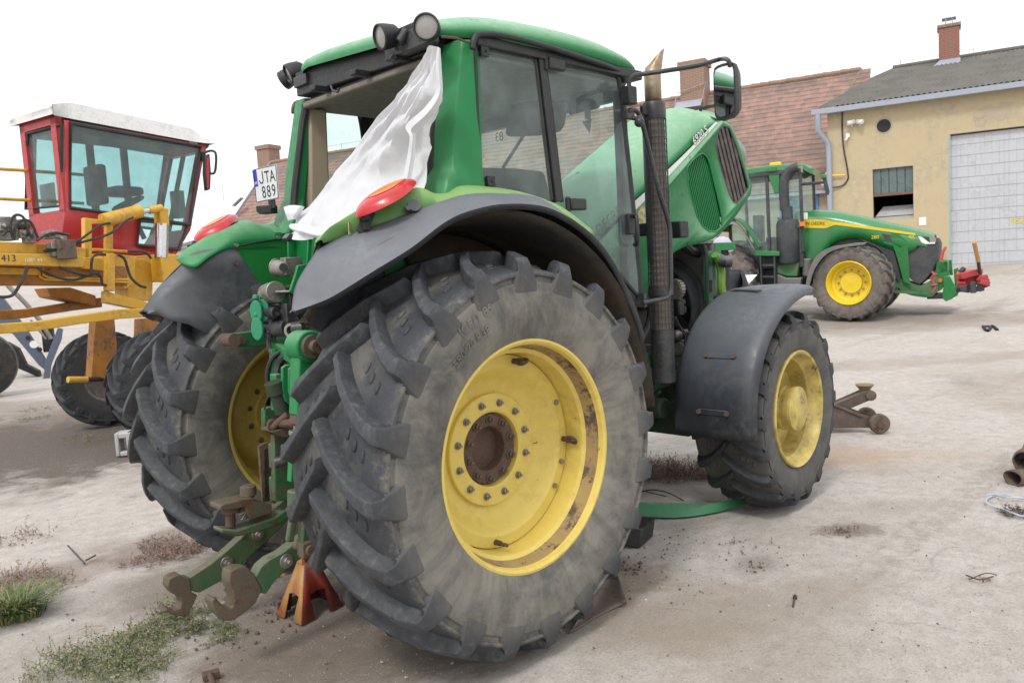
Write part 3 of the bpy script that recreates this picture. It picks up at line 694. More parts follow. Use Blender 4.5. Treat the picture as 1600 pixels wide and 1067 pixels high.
mb = MB(); mb.tube([P(818, 212, 'x', 1.40), P(800, 240, 'x', 1.40), P(786, 262, 'x', 1.40)], .012, 6); mb.build('wiper', M['black'], TR)
mb = MB(); mb.box((.95, .35, 2.66), (.30, .25, .16)); mb.build('ceiling_console', M['seat'], TR, bevel=.02)
mb = MB(); q = P(919, 195, 'x', 1.25); mb.cyl(q, q+V((0, .004, 0)), .05, .05, 3); mb.box(q+V((0, 0, .06)), (.05, .004, .06)); mb.box(q+V((0, 0, .2)), (.003, .003, .25)); mb.build('air_freshener', M['seat'], TR)
# interior mirror and wiper motor behind glass
mb = MB(); mb.box(P(912, 158, 'x', 1.35), (.03, .24, .13)); mb.build('interior_mirror', M['black'], TR, bevel=.02)
# grab rail and wiper on rear right
mb = MB(); mb.tube(catmull([V((1.42, .86, 2.75)), V((1.42, 1.1, 2.78)), V((1.42, 1.28, 2.76)), V((1.42, 1.30, 2.6))], 5), .013, 8); ma = mb.build('mirror_arm', M['black_metal'], TR)
mb = MB(); mb.box((1.43, 1.22, 2.44), (.05, .19, .36)); mb.build('mirror_housing', M['black'], ma, bevel=.03)
mb = MB(); mb.box((1.40, 1.22, 2.44), (.012, .165, .33)); mb.build('mirror_glass', M['mirror'], ma, bevel=.02)

# right mirror on its long arm
a0 = P(985, 142, 'y', -.86)
mb = MB(); path = [P(975, 150, 'y', -.82), P(984, 148, 'y', -.87), P(983, 128, 'y', -.88), P(990, 119, 'y', -.90), P(1005, 116, 'y', -.93), P(1040, 111, 'y', -1.04), P(1090, 103, 'y', -1.14), P(1125, 93, 'y', -1.20), P(1137, 94, 'x', 1.60), P(1141, 104, 'x', 1.60)]
mb.tube(path, .013, 8, smoothn=4); ma = mb.build('mirror_arm', M['black_metal'], TR)
mb = MB(); mb.box(P(983, 150, 'y', -.865), (.075, .06, .10)); mb.cyl(P(979, 160, 'y', -.86), P(979, 152, 'y', -.86), .02); mb.build('mirror_bracket', M['black'], ma, bevel=.006)
XM = 1.60
outl = [(1121, 103), (1128, 100), (1142, 97), (1146, 99), (1148, 106), (1149.5, 140), (1150, 172), (1148, 179), (1142, 184), (1126, 189), (1121, 188), (1117, 181), (1115, 150), (1114.5, 115), (1116, 107)]
ring = PL(outl, 'x', XM); cen = sum(ring, V())/len(ring)
mb = MB(); mb.prism(ring, (.035, 0, 0)); back = [cen+(p-cen)*.8+V((.085, 0, 0)) for p in ring]; n = len(ring)
mb.loft([[p+V((.035, 0, 0)) for p in ring], back], closed=True); mb.add(back, [tuple(range(n))]); mb.box(P(1151, 147, 'x', XM+.05), (.05, .03, .08))
mb.build('mirror_housing', M['black'], ma, ang=40)
mb = MB(); mb.prism([cen+(p-cen)*.88+V((-.003, 0, 0)) for p in ring], (.004, 0, 0)); mg = mb.build('mirror_glass', M['mirror'], ma, ang=30)

# lower mirror bracket lamp near the A post
mb = MB(); mb.tube([P(975, 176, 'y', -.83), P(981, 183, 'y', -.84), P(990, 186, 'y', -.86), P(1003, 182, 'y', -.9)], .012, 6); mb.ball(P(999, 191, 'y', -.9), (.03, .03, .03)); mb.box(P(983, 180, 'y', -.85), (.07, .03, .05)); mb.build('lamp_bracket', M['black_metal'], TR, bevel=.004)

# work lights on the rear roof edge
def worklight(c, aim, r=.066, par=TR):
    aim = V(aim).normalized(); c = V(c); mb = MB()
    mb.lathe([(0, -.085), (.6*r, -.082), (.9*r, -.06), (1.02*r, -.02), (1.06*r, .0), (1.06*r, .022), (.95*r, .026), (.90*r, .012)], c, aim, 28)
    o = mb.build('work_light', M['black'], par, ang=40)
    mb = MB(); mb.lathe([(.92*r, .012), (.6*r, .016), (0, .018)], c, aim, 24); mb.build('lamp_lens', M['lens_clear'], o, ang=40)
    return o
def on_x(px, py, x): return P(px, py, 'x', x)
worklight(on_x(667, 43, -.05), (-.78, -.60, -.12), .058)
worklight(on_x(599, 58, -.08), (-.95, .12, -.22), .058)
worklight(on_x(455, 115, .12), (-.86, .30, -.42), .058)
worklight(on_x(447, 124, .17), (-.5, .75, -.45), .056)
mb = MB()
for a, b in (((622, 62), (640, 52)), ((628, 78), (640, 60)), ((612, 96), (624, 82)), ((655, 60), (668, 68)), ((470, 118), (490, 128)), ((505, 140), (512, 124))):
    X_ = -.02 if a[0] > 540 else .10
    mb.bar(on_x(*a, X_), on_x(*b, X_+.04), .035, .035)
mb.cyl(on_x(624, 66, -.05), on_x(636, 48, -.02), .022); mb.box(on_x(480, 128, .10), (.10, .14, .06)); mb.tube([on_x(517, 134, .02), on_x(520, 142, .02), on_x(528, 144, .02), on_x(530, 138, .02)], .008, 6)
mb.box(on_x(650, 62, .0), (.05, .28, .09))
mb.build('work_light_bracket', M['black_metal'], TR, bevel=.004)

# licence plate on a short stalk on the left fender
XP = -.10
ob = PL([(395, 264), (431, 256.5), (434, 260), (436, 306), (433, 309), (400, 317.5), (397, 314)], 'y', .72)
o0 = P(395.5, 264.5, 'y', .76); tr_ = P(431.5, 256.5, 'y', .60); bl = P(400, 317.5, 'y', .76)
right = (tr_-o0).normalized(); up = V((0, 0, 1)); up = (o0-bl).normalized(); nn = right.cross(up).normalized(); upn = nn.cross(right)
LW = (tr_-o0).length; LH = (o0-bl).length
mb = MB(); pts = [bl, bl+right*LW, o0+right*LW, o0]; mb.prism(pts, -nn*.008); lp = mb.build('licence_plate', M['plate_white'], TR, bevel=.004)
mb = MB(); e = .05*LW
for a, b in zip(pts, pts[1:]+pts[:1]):
    c = (pts[0]+pts[2])/2; mb.bar(a+(c-a)*.045+nn*.0005, b+(c-b)*.045+nn*.0005, .0035, .002, nn)
mb.build('plate_border', M['decal_black'], lp, ang=0)
mb = MB(); b0 = bl+upn*LH*.47+right*LW*.03; mb.prism([b0, b0+right*LW*.17, b0+right*LW*.17+upn*LH*.49, b0+upn*LH*.49], nn*.0012); mb.build('country_band', M['decal_blue'], lp, ang=0)
mb = MB(); mb.text('H', b0+right*LW*.035+upn*LH*.06, right, upn, LH*.14, .0022); mb.build('country_letter', M['decal_white'], lp, ang=0)
mb = MB()
jo_ = bl+right*LW*.27+upn*LH*.53; hw_ = LW*.045; pc = [(.20, .37), (.20, .08), (.175, .03), (.12, .005), (.06, .02), (.025, .07), (.02, .11)]
outer_ = []; inner_ = []
for i, (a, b) in enumerate(pc):
    p0 = V(pc[max(i-1, 0)]); p1 = V(pc[min(i+1, len(pc)-1)]); d_ = (p1-p0).normalized(); n_ = V((-d_.y, d_.x)); outer_.append(V((a, b))+n_*.022); inner_.append(V((a, b))-n_*.022)
for i in range(len(pc)-1): mb.add([jo_+right*(q.x*LW*.85)+upn*(q.y*LH*.97)+nn*.0015 for q in (outer_[i], outer_[i+1], inner_[i+1], inner_[i])], [(0, 1, 2, 3)])
mb.txt = True
for ch, u, v in (('T', .52, .52), ('A', .73, .52), ('8', .32, .10), ('8', .53, .10), ('9', .74, .10)):
    k = len(mb.v); mb.text(ch, bl+right*LW*u+upn*LH*v, right, upn, LH*.50, .0015)
    base = bl+right*LW*u
    for i in range(k, len(mb.v)):
        q = mb.v[i]; d = (q-base).dot(right); mb.v[i] = q-right*d*.38
mb.build('plate_characters', M['decal_black'], lp, ang=0)
cb = (bl+(bl+right*LW))/2
mb = MB(); mb.bar(cb+right*LW*.12+upn*.02-nn*.012, cb+right*LW*.12-upn*.05-nn*.012, .05, .012, nn); mb.prism([P(399, 322, 'y', .75), P(423, 320, 'y', .66), P(424, 333, 'y', .66), P(405, 335, 'y', .74), P(400, 331, 'y', .75)], (.06, .03, 0)); mb.build('plate_bracket', M['black'], TR, bevel=.006)
# ------------------------------------------------ raised hood
HY = -.42
S0 = P(985, 322, 'y', HY); S1 = P(1117, 192, 'y', HY)
ha = (S1-S0).normalized(); hn = V((-ha.z, 0, ha.x))       # along the hood, and upward normal
def hs(p): d = p-S0; return d.dot(ha), d.dot(hn)
def H(s, y, n): return S0+ha*s+hn*n+V((0, y-HY, 0))
def hp(px, py, y=HY):
    return hs(P(px, py, 'y', y))
SN = hs(P(1128, 182, 'y', HY))[0]          # where the nose begins
bot = [hp(*q) for q in ((992, 470), (1003, 468), (1018, 445), (1038, 412), (1052, 396), (1068, 386), (1090, 381), (1110, 374), (1130, 357), (1150, 334), (1166, 314))]
bot.sort()
def botn(s):
    if s <= bot[0][0]: return bot[0][1]
    for (a, na), (b, nb) in zip(bot, bot[1:]):
        if s <= b: return na+(nb-na)*(s-a)/max(1e-6, b-a)
    return bot[-1][1]
send = hp(1166, 314)[0]
# side outline polygon in hood coordinates, right side
side_top = [(-.35, 0.0), (.2, 0), (.6, 0.0), (SN-.1, 0.0)]
mb = MB()
ss = [-.45+(SN+.10+.45)*i/26 for i in range(27)]
rows = []
for s in ss:
    t = smooth(SN-.35, SN+.12, s); dn = -.05*t*t
    half = [(0, .215), (.10, .212), (.20, .195), (.29, .155), (.355, .10), (.395, .045), (.415, 0)]
    row = [H(s, -a, b+dn*(1 if a < .4 else 0)-(.10*t*t if a < .36 else .04*t)) for a, b in half[::-1]]+[H(s, a, b+dn-(.10*t*t if a < .36 else .04*t)) for a, b in half[1:]]
    rows.append(row)
mb.loft(rows)
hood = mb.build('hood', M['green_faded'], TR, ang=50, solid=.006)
# side panels as profiles in the plane y = +-HY
nose = [hp(*q) for q in ((1116, 193), (1130, 188), (1141, 196), (1150, 215), (1160, 243), (1168, 275), (1174, 290), (1172, 303), (1160, 322), (1143, 346), (1128, 362), (1112, 374), (1092, 381), (1070, 385), (1054, 393), (1042, 404), (1030, 424), (1016, 448), (1004, 466), (985, 472), (940, 500), (890, 470), (900, 415))]
# grille opening outlined for the nose grille and the side grille
g_nose = [hp(*q) for q in ((1121, 205), (1128, 197), (1138, 200), (1147, 222), (1158, 255), (1166, 283), (1168, 294), (1158, 309), (1150, 317), (1145, 316), (1139, 305), (1131, 280), (1122, 250), (1118, 228))]
g_side = [hp(*q) for q in ((1073, 262), (1080, 252), (1090, 243), (1097, 240), (1103, 245), (1108, 256), (1116, 290), (1124, 322), (1128, 345), (1127, 355), (1118, 362), (1106, 361), (1096, 353), (1088, 338), (1080, 312), (1074, 288))]
def poly3(pts, y): return [H(s, y, n) for s, n in pts]
def tess(outer, holes, y, th, name, mat, par, bevel=0):
    from mathutils.geometry import tessellate_polygon
    allp = [outer]+holes; flat = [p for l in allp for p in l]
    tri = tessellate_polygon([[V((a, b, 0)) for a, b in l] for l in allp])
    mb = MB(); mb.add([H(s, y, n) for s, n in flat], [tuple(t) for t in tri])
    return mb.build(name, mat, par, ang=30, solid=th)
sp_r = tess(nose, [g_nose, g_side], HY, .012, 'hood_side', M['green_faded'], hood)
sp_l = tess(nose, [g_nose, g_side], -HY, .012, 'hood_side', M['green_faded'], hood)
# front of the nose: wraps between both sides
mb = MB()
fr = [hp(*q) for q in ((1118, 186), (1130, 186), (1141, 195), (1150, 215), (1160, 243), (1168, 275), (1174, 290), (1172, 303), (1160, 322), (1143, 346))]
rows = []
for s, n in fr:
    rows.append([H(s+.10*(1-(y/.42)**4), y, n+.02*(1-(y/.42)**4)) for y in (-.42, -.40, -.34, -.2, 0, .2, .34, .40, .42)])
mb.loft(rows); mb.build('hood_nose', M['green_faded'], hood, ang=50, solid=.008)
# slats of the nose grille and side grille (vertical ribs on a dark backing)
def grille(pts, y, name, matb, mats, nsl, ps, pe, dep=.02, w=.012):
    mb = MB(); cen = (sum(a for a, b in pts)/len(pts), sum(b for a, b in pts)/len(pts))
    tri = [tuple(range(len(pts)))]
    mb.add([H(a, y+.03, b) for a, b in pts], tri)
    o = mb.build(name, matb, hood, ang=0)
    # rim
    mb = MB(); mb.tube([H(a, y-.004, b) for a, b in pts], .007, 6, closed=True); mb.build('grille_rim', mats, o, ang=40)
    # slats run between two edges of the outline, direction ps->pe in hood coordinates
    d = V((pe[0]-ps[0], pe[1]-ps[1])).normalized(); q = V((-d.y, d.x))
    vals = [a*q.x+b*q.y for a, b in pts]; lo, hi = min(vals), max(vals)
    mb = MB()
    for i in range(1, nsl):
        v = lo+(hi-lo)*i/nsl; xs = []
        for (a, b), (c, e) in zip(pts, pts[1:]+pts[:1]):
            va, vb = a*q.x+b*q.y, c*q.x+e*q.y
            if (va-v)*(vb-v) < 0:
                t = (v-va)/(vb-va); xs.append((a+(c-a)*t)*d.x+(b+(e-b)*t)*d.y)
        if len(xs) < 2: continue
        a, b = min(xs), max(xs)
        A = (d.x*a+q.x*v, d.y*a+q.y*v); B = (d.x*b+q.x*v, d.y*b+q.y*v)
        mb.bar(H(A[0], y+.012, A[1]), H(B[0], y+.012, B[1]), dep, w, H(q.x, y, q.y)-H(0, y, 0))
    s = mb.build('grille_slat', mats, o, ang=30); s['kind'] = 'stuff'; s['label'] = 'row of upright grille slats'
    return o
M['nose_grille'] = paint('nose_grille_plastic', (.05, .042, .04), .5, dirt=(.16, .12, .10), dirt_amt=.7, dirt_scale=12)
for yy in (HY, -HY-.03):
    grille(g_side, yy, 'side_grille', M['green_dark'], M['green'], 15, hp(1085, 258), hp(1106, 355), .016, .009)
    grille(g_nose, yy, 'nose_grille', M['dark'], M['nose_grille'], 6, hp(1128, 205), hp(1152, 305), .03, .034)
mb = MB(); c1 = P(1153, 240, 'y', -.30)
mb.lathe([(0, -.02), (.04, -.02), (.055, .0), (.06, .03), (.05, .045), (0, .055)], (0, 0, 0), ha, 20)
mb.v = [c1+V((p.x*1.0, p.y*.9, p.z*1.0))+hn*(p.dot(hn)*.9) for p in mb.v]; mb.build('headlight', M['lens_clear'], hood, ang=40)
# torn crack at the top of the hood and chipped paint
mb = MB(); cr = [P(a, b, 'y', -.22)+V((0, -.035, .012)) for a, b in ((1062, 182), (1072, 179), (1082, 174), (1098, 169), (1111, 167), (1112, 172), (1103, 173), (1094, 176), (1087, 175), (1078, 178))]
mb.add(cr, [tuple(range(len(cr)))])
cr2 = [P(a, b, 'y', -.22)+V((0, -.035, .01)) for a, b in ((1086, 174), (1091, 174), (1090, 182), (1093, 186), (1091, 189), (1088, 183))]
mb.add(cr2, [tuple(range(len(cr2)))]); mb.build('hood_crack', M['dark'], hood, ang=0, solid=.004)
# white stripe with lettering along the hood
mb = MB()
def strip(px_a, px_b, y, off=0): return [P(*q, 'y', y) for q in px_a+px_b]
q = strip([(988, 318), (1008, 300), (1045, 264), (1080, 231), (1119, 190)], [(1121, 193), (1085, 232), (1050, 270), (1010, 311), (990, 332)], HY-.008)
mb.add(q, [tuple(range(len(q)))]); mb.build('hood_stripe', M['decal_white'], hood, ang=0)
mb = MB(); o = P(1009, 305, 'y', HY-.011); r_ = ha; u_ = hn
k = P(962, 341, 'y', HY-.012); mb.text('JOHN DEERE', k-ha*.52-hn*.012, ha, hn, .105, 0)
mb.build('hood_lettering', M['decal_black'], hood, ang=0)
mb = MB(); k = P(1085, 227.5, 'y', HY-.012); mb.text('6920 S', k, ha, hn, .082, 0); mb.build('model_number', M['decal_white'], hood, ang=0, solid=.002)
mb = MB(); k = P(1085, 227.5, 'y', HY-.010); mb.text('6920 S', k+ha*.006-hn*.006, ha, hn, .082, 0); mb.build('number_shadow', M['decal_black'], hood, ang=0)
# round worn badge on the hood side, mostly behind the exhaust
mb = MB(); c = P(1007, 342, 'y', HY-.008); mb.cyl(c, c+V((0, -.003, 0)), .085, n=24); mb.build('worn_badge', M['sticker'], hood)

# ------------------------------------------------ exhaust stack and guard
EX = P(1031, 420, 'y', -.70); ex, ey = EX.x, -.70
def ez(py): return P(1030, py, 'y', -.70).z
mb = MB()
mb.lathe([(.070, ez(598)), (.073, ez(594)), (.073, ez(515))], (ex, ey, 0), (0, 0, 1), 28)
mb.lathe([(.075, ez(462)), (.079, ez(462)), (.079, ez(448)), (.075, ez(448))], (ex, ey, 0), (0, 0, 1), 28)
mb.lathe([(.073, ez(188)), (.075, ez(184)), (.075, ez(165)), (.070, ez(163)), (.05, ez(163))], (ex, ey, 0), (0, 0, 1), 28)
stack = mb.build('exhaust_guard', M['black_metal'], TR, ang=40)
mb = MB(); mb.lathe([(.064, ez(596)), (.064, ez(165))], (ex, ey, 0), (0, 0, 1), 24); mb.build('silencer', M['mesh_guard'], stack)
mb = MB()   # perforated guard: rings and uprights
for i in range(34):
    z = ez(515)+(ez(188)-ez(515))*i/33
    mb.lathe([(.072, z-.0022), (.0745, z-.0022), (.0745, z+.0022), (.072, z+.0022), (.072, z-.0022)], (ex, ey, 0), (0, 0, 1), 26)
for i in range(20):
    t = 2*PI*i/20; c, s_ = math.cos(t), math.sin(t)
    mb.bar((ex+.073*c, ey+.073*s_, ez(515)), (ex+.073*c, ey+.073*s_, ez(188)), .0035, .004, (c, s_, 0))
mb.build('guard_mesh', M['black_metal'], stack, ang=30)
mb = MB(); mb.lathe([(.075, ez(410)), (.0762, ez(180))], (ex, ey, 0), (0, 0, 1), 12, a0=3.05, a1=4.75); mb.build('guard_shield', M['black_metal'], stack)
zt = [(ez(163)-.05, 0, 0), (ez(110), 0, 0), (ez(104), .004, 0), (ez(96), .018, 0), (ez(86), .05, .0)]
pipe = MB(); rows = []
M['pipe'] = paint('heat_stained_pipe', (.36, .31, .22), .4, metal=.6, dirt=(.22, .13, .06), dirt_amt=.9, dirt_scale=9, rust=(.10, .05, .03), rust_amt=.1, rust_scale=16, streak=.6)
for z, dx, dy in [(ez(165), 0, 0), (ez(135), 0, 0), (ez(122), 0, 0), (ez(114), .006, 0), (ez(108), .016, 0)]:
    rows.append([V((ex+dx+.050*math.cos(2*PI*k/24), ey+dy+.050*math.sin(2*PI*k/24), z)) for k in range(24)])
tip = []
for k in range(24):
    c, s_ = math.cos(2*PI*k/24), math.sin(2*PI*k/24)
    tip.append(V((ex+.03+.050*c, ey-.012+.050*s_, ez(106)+(ez(80)-ez(106))*(.5+.5*(c*.7155-s_*.6986))**.85)))
rows.append(tip); pipe.loft(rows, closed=True); pp = pipe.build('exhaust_pipe', M['pipe'], stack, ang=50, solid=.004)
mb = MB(); mb.add([p+V((0, 0, -.02)) for p in tip], [tuple(range(24))]); mb.build('pipe_shade_disc', M['rust'], pp)  # dark disc closing the mouth, painted shade for the pipe's inside
mb = MB(); mb.box((ex-.10, ey, ez(177)), (.06, .03, .06)); mb.box((ex+.0, ey+.2, ez(357)), (.06, .5, .08)); mb.box(P(1060, 359, 'y', -.62), (.10, .10, .11)); mb.build('stack_bracket', M['black'], TR, bevel=.008)
# hand rail
mb = MB(); YR = -.86
mb.tube([P(a, b, 'y', YR) for a, b in ((981, 174), (990, 172), (998, 178), (1004, 195), (1014, 235), (1030, 300), (1044, 345), (1047, 370), (1048, 420), (1048, 452), (1045, 462), (1036, 467), (1020, 470), (1004, 473))], .014, 10, smoothn=3)
mb.box(P(1002, 469, 'y', -.82), (.03, .06, .08)); mb.build('hand_rail', M['green_rail'] if 'green_rail' in M else M['black_metal'], TR, ang=40)

# ------------------------------------------------ chassis, engine bay
mb = MB()
fr_ = [(985, 573), (1050, 560), (1088, 548), (1088, 583), (1062, 596), (1015, 615), (985, 622)]
mb.prism(PL(fr_, 'y', -.36), (0, .03, 0)); mb.prism([V((p.x, -p.y, p.z)) for p in PL(fr_, 'y', -.36)], (0, -.03, 0))
rail = mb.build('frame_rail', M['green_metal'], TR, bevel=.004)
mb = MB()
for a, b, r in ((995, 576, .012), (1006, 600, .014), (1016, 598, .014), (1022, 597, .014), (1029, 595, .014), (1034, 585, .008), (1056, 574, .018), (1063, 577, .012), (1066, 583, .008), (1078, 569, .02)):
    c = P(a, b, 'y', -.361); mb.cyl(c+V((0, .002, 0)), c+V((0, -.003, 0)), r, n=12)
mb.build('rail_hole', M['dark'], rail, ang=30)
mb = MB(); q = PL([(986, 541), (998, 545), (1022, 555), (1028, 571), (1026, 575), (1012, 574), (986, 571)], 'y', -.62); mb.prism(q, (0, .012, 0)); mb.prism([q[0], q[0]+V((0, .25, 0)), q[-1]+V((0, .25, 0)), q[-1]], (.01, 0, 0)); br = mb.build('step_bracket', M['green_metal'], TR, bevel=.003)
mb = MB(); mb.prism(PL([(997, 538), (1020, 538), (1023, 556), (998, 546)], 'y', -.58), (0, .1, 0)); mb.build('bracket_guard', M['plastic_front'], br, bevel=.004)
mb = MB(); mb.box(P(1046, 588, 'y', -.45), (.08, .05, .10)); mb.build('rail_clamp', M['dirty_steel'], TR, bevel=.004)
# gearbox / engine block
mb = MB(); mb.box2((.35, -.25, .55), (1.5, .25, 1.25)); mb.box2((1.45, -.30, .62), (2.35, .30, 1.10)); mb.box2((1.4, -.22, 1.05), (2.45, .22, 1.50)); mb.box2((1.2, -.2, .8), (1.6, .2, 1.6))
for k in range(5): mb.cyl((1.55+.17*k, -.24, 1.40), (1.55+.17*k, -.24, 1.55), .05, n=12)
mb.build('engine_block', M['engine'], TR, bevel=.02)
mb = MB(); mb.box2((1.9, -.33, .58), (2.3, .33, .90)); mb.cyl((2.0, -.3, .75), (2.0, -.55, .75), .07); mb.box2((2.2, -.6, .52), (2.75, .6, .72)); mb.box2((2.5, -.72, .5), (2.82, -.5, .86)); mb.box2((2.5, .5, .5), (2.82, .72, .86)); mb.box2((2.2, -.30, .6), (3.3, .30, 1.0))
mb.cyl((.6, -.28, .70), (1.2, -.28, .70), .16); mb.prism(PL([(985, 600), (1020, 616), (1050, 602), (1076, 595), (1076, 645), (1060, 650), (1036, 654), (1023, 662), (1000, 661), (985, 665)], 'y', -.27), (0, .25, 0))
mb.build('front_axle', M['green_dark'], TR, bevel=.015)
mb = MB(); mb.tube([P(1002, 640, 'y', -.38), P(1008, 645, 'y', -.40), P(1016, 640, 'y', -.40), P(1024, 620, 'y', -.40), P(1030, 612, 'y', -.38)], .016, 8, smoothn=4); mb.tube([P(1058, 604, 'y', -.45), P(1078, 606, 'y', -.45)], .03, 10)
mb.tube([P(1012, 470, 'y', -.45), P(1016, 490, 'y', -.45), P(1012, 510, 'y', -.45), P(1002, 530, 'y', -.45)], .022, 8, smoothn=4)
mb.tube([P(1053, 495, 'y', -.40), P(1064, 520, 'y', -.42), P(1076, 540, 'y', -.40)], .018, 8, smoothn=4); mb.tube([P(1062, 512, 'y', -.40), P(1072, 525, 'y', -.42), P(1080, 545, 'y', -.38)], .014, 8, smoothn=4)
mb.build('hydraulic_hose', M['hose'], TR)
# fan shroud, fan ring, radiator pack
FX = 2.80; FZ = 1.38
mb = MB(); mb.lathe([(.34, 0), (.40, .0), (.40, .06), (.355, .09), (.34, .14)], (FX, 0.02, FZ), (1, 0, 0), 56); mb.lathe([(.345, -.10), (.36, -.10), (.365, .0), (.345, .0)], (FX, .02, FZ), (1, 0, 0), 56); M['fanblack'] = paint('fan_plastic', (.05, .053, .058), .38, dirt=(.11, .10, .09), dirt_amt=.5, dirt_scale=6); mb.build('fan_shroud', M['fanblack'], TR, ang=40)
mb = MB(); pl_ = [(FX+.05, -.43, .95), (FX+.05, .43, .95), (FX+.05, .43, 1.84), (FX+.05, -.43, 1.84)]
cir = []
sq = []
for k in range(32):
    t = 2*PI*k/32+PI/4; c, s_ = math.cos(t), math.sin(t); m_ = 1/max(abs(c), abs(s_)); cir.append(V((FX+.05, .02+.385*c, FZ+.385*s_))); sq.append(V((FX+.05, .43*c*m_, 1.40+.45*s_*m_)))
mb.plate(sq, (.04, 0, 0), cir); M['shroud'] = paint('dusty_shroud_metal', (.10, .105, .105), .6, dirt=(.15, .13, .11), dirt_amt=.6, dirt_scale=5); mb.build('radiator_shroud', M['shroud'], TR, ang=30)
mb = MB()
for k in range(7):
    t = 2*PI*k/7+.3; e = V((0, math.cos(t), math.sin(t))); f_ = V((0, -math.sin(t), math.cos(t))); c = V((FX+.02, .02, FZ))
    mb.prism([c+e*.08-f_*.05, c+e*.33-f_*.09, c+e*.335+f_*.06+V((.05, 0, 0)), c+e*.08+f_*.05+V((.05, 0, 0))], (.006, 0, 0))
mb.cyl((FX-.05, .02, FZ), (FX+.06, .02, FZ), .10, n=20); mb.build('cooling_fan', M['fanblack'], TR, ang=30)
mb = MB(); mb.box2((FX+.10, -.40, .95), (FX+.34, .40, 1.82)); mb.build('radiator', M['dark'], TR)
mb = MB()
q = PL([(1104, 393), (1127, 391), (1127, 397), (1116, 490), (1106, 492)], 'y', -.43); mb.prism(q, (0, .03, 0)); mb.box2((FX+.08, -.43, 1.80), (FX+.40, .43, 1.86)); rfm = mb.build('radiator_frame', M['green'], TR, bevel=.004)
mb = MB(); mb.tube([P(1110.5, 438, 'y', -.437), P(1110, 456, 'y', -.437)], .014, 8)
for a, b in ((1108, 410), (1113, 410), (1108, 470), (1112, 472)): mb.cyl(P(a, b, 'y', -.43), P(a, b, 'y', -.436), .006, n=8)
mb.build('frame_slot', M['dark'], rfm)
mb = MB(); mb.tube([P(1117, 398, 'y', -.50), P(1124, 412, 'y', -.50), P(1127, 425, 'y', -.5), P(1127, 445, 'y', -.5), P(1129, 458, 'y', -.5), P(1132, 464, 'y', -.5)], .030, 8, smoothn=3)
M['lime'] = paint('lime_green_tube', (.16, .33, .045), .45, dirt=(.10, .12, .04), dirt_amt=.4); mb.build('frame_tube', M['lime'], TR)
mb = MB(); mb.tube([P(1113, 399, 'y', -.3), P(1122, 405, 'y', -.45), P(1132, 409, 'y', -.55), P(1140, 409, 'y', -.58)], .045, 12, smoothn=3); mb.build('intake_pipe', M['plastic'], TR)
mb = MB(); mb.tube([P(1100, 383, 'y', -.42), P(1104, 400, 'y', -.44), P(1105, 440, 'y', -.45), P(1105, 490, 'y', -.45)], .016, 8, smoothn=4); mb.tube([P(1068, 382, 'y', -.40), P(1078, 392, 'y', -.35), P(1093, 397, 'y', -.3)], .035, 8); mb.build('seal_strip', M['black'], TR)
# alternator pulley, generator, misc
mb = MB(); c = P(1055, 452, 'y', -.40)
for k in range(20):
    t = 2*PI*k/20; mb.box(c+V((0, .066*math.cos(t), .066*math.sin(t))), (.05, .012, .015), Matrix.Rotation(t, 3, 'X'))
mb.lathe([(.0, -.03), (.062, -.03), (.062, .03), (0, .03)], c, (1, 0, 0), 20); mb.build('alternator', M['steel'], TR, ang=30)
mb = MB(); mb.box(P(1058, 482, 'y', -.38), (.07, .08, .10)); mb.cyl(P(1067, 478, 'y', -.40), P(1067, 490, 'y', -.40), .025); mb.cyl(P(1056, 468, 'y', -.36), P(1066, 474, 'y', -.36), .035); mb.box(P(1081, 535, 'y', -.48), (.16, .02, .17)); mb.build('filter_housing', M['black'], TR, bevel=.01)
mb = MB(); mb.cyl(P(1058, 545, 'y', -.40), P(1072, 535, 'y', -.32), .05); mb.cyl(P(1066, 530, 'y', -.40), P(1066, 550, 'y', -.40), .04); mb.box(P(1063, 528, 'y', -.36), (.12, .06, .12)); mb.ball(P(1058, 524, 'y', -.42), (.04, .04, .04)); mb.build('fuel_pump', M['steel'], TR, bevel=.004)

# ------------------------------------------------ front fenders
def front_fender(side):
    cx, cz, R = 2.70, .72, .78; mb = MB(); rows = []
    for k in range(29):
        a = math.radians(188-k*(188-82)/28); c, s_ = math.cos(a), math.sin(a); row = []
        curl = .02*smooth(20, 28, k)
        for y, dr in ((-.66, -.035), (-.675, -.008), (-.70, 0), (-.85, .016), (-1.0, .02), (-1.14, .016), (-1.205, .004), (-1.23, -.012), (-1.238, -.05), (-1.215, -.055), (-1.20, -.02)):
            r = R+dr+curl; row.append(V((cx+r*c, -side*y, cz+r*s_)))
        rows.append(row)
    mb.loft(rows); f = mb.build('front_fender', M['plastic_front'], TR, ang=50, solid=.008)
    for a in (176, 150):
        a = math.radians(a); c, s_ = math.cos(a), math.sin(a); r = R+.024
        b = MB(); p0 = V((cx+r*c, side*.88, cz+r*s_)); p1 = V((cx+r*c, side*1.08, cz+r*s_)); b.bar(p0, p1, .035, .008, (c, 0, s_)); o = b.build('fender_strap', M['plastic_front'], f, bevel=.003)
        b = MB()
        for p in (p0, p1): b.cyl(p, p+V((c, 0, s_))*.012, .016, n=10)
        b.build('strap_bolt', M['rust'], o)
    b = MB(); b.tube([V((2.7, side*.62, .85)), V((2.72, side*.66, 1.3)), V((2.6, side*.7, 1.48)), V((2.5, side*1.0, 1.49))], .025, 8, smoothn=3); b.build('fender_bracket', M['black_metal'], f)
front_fender(-1); front_fender(1)

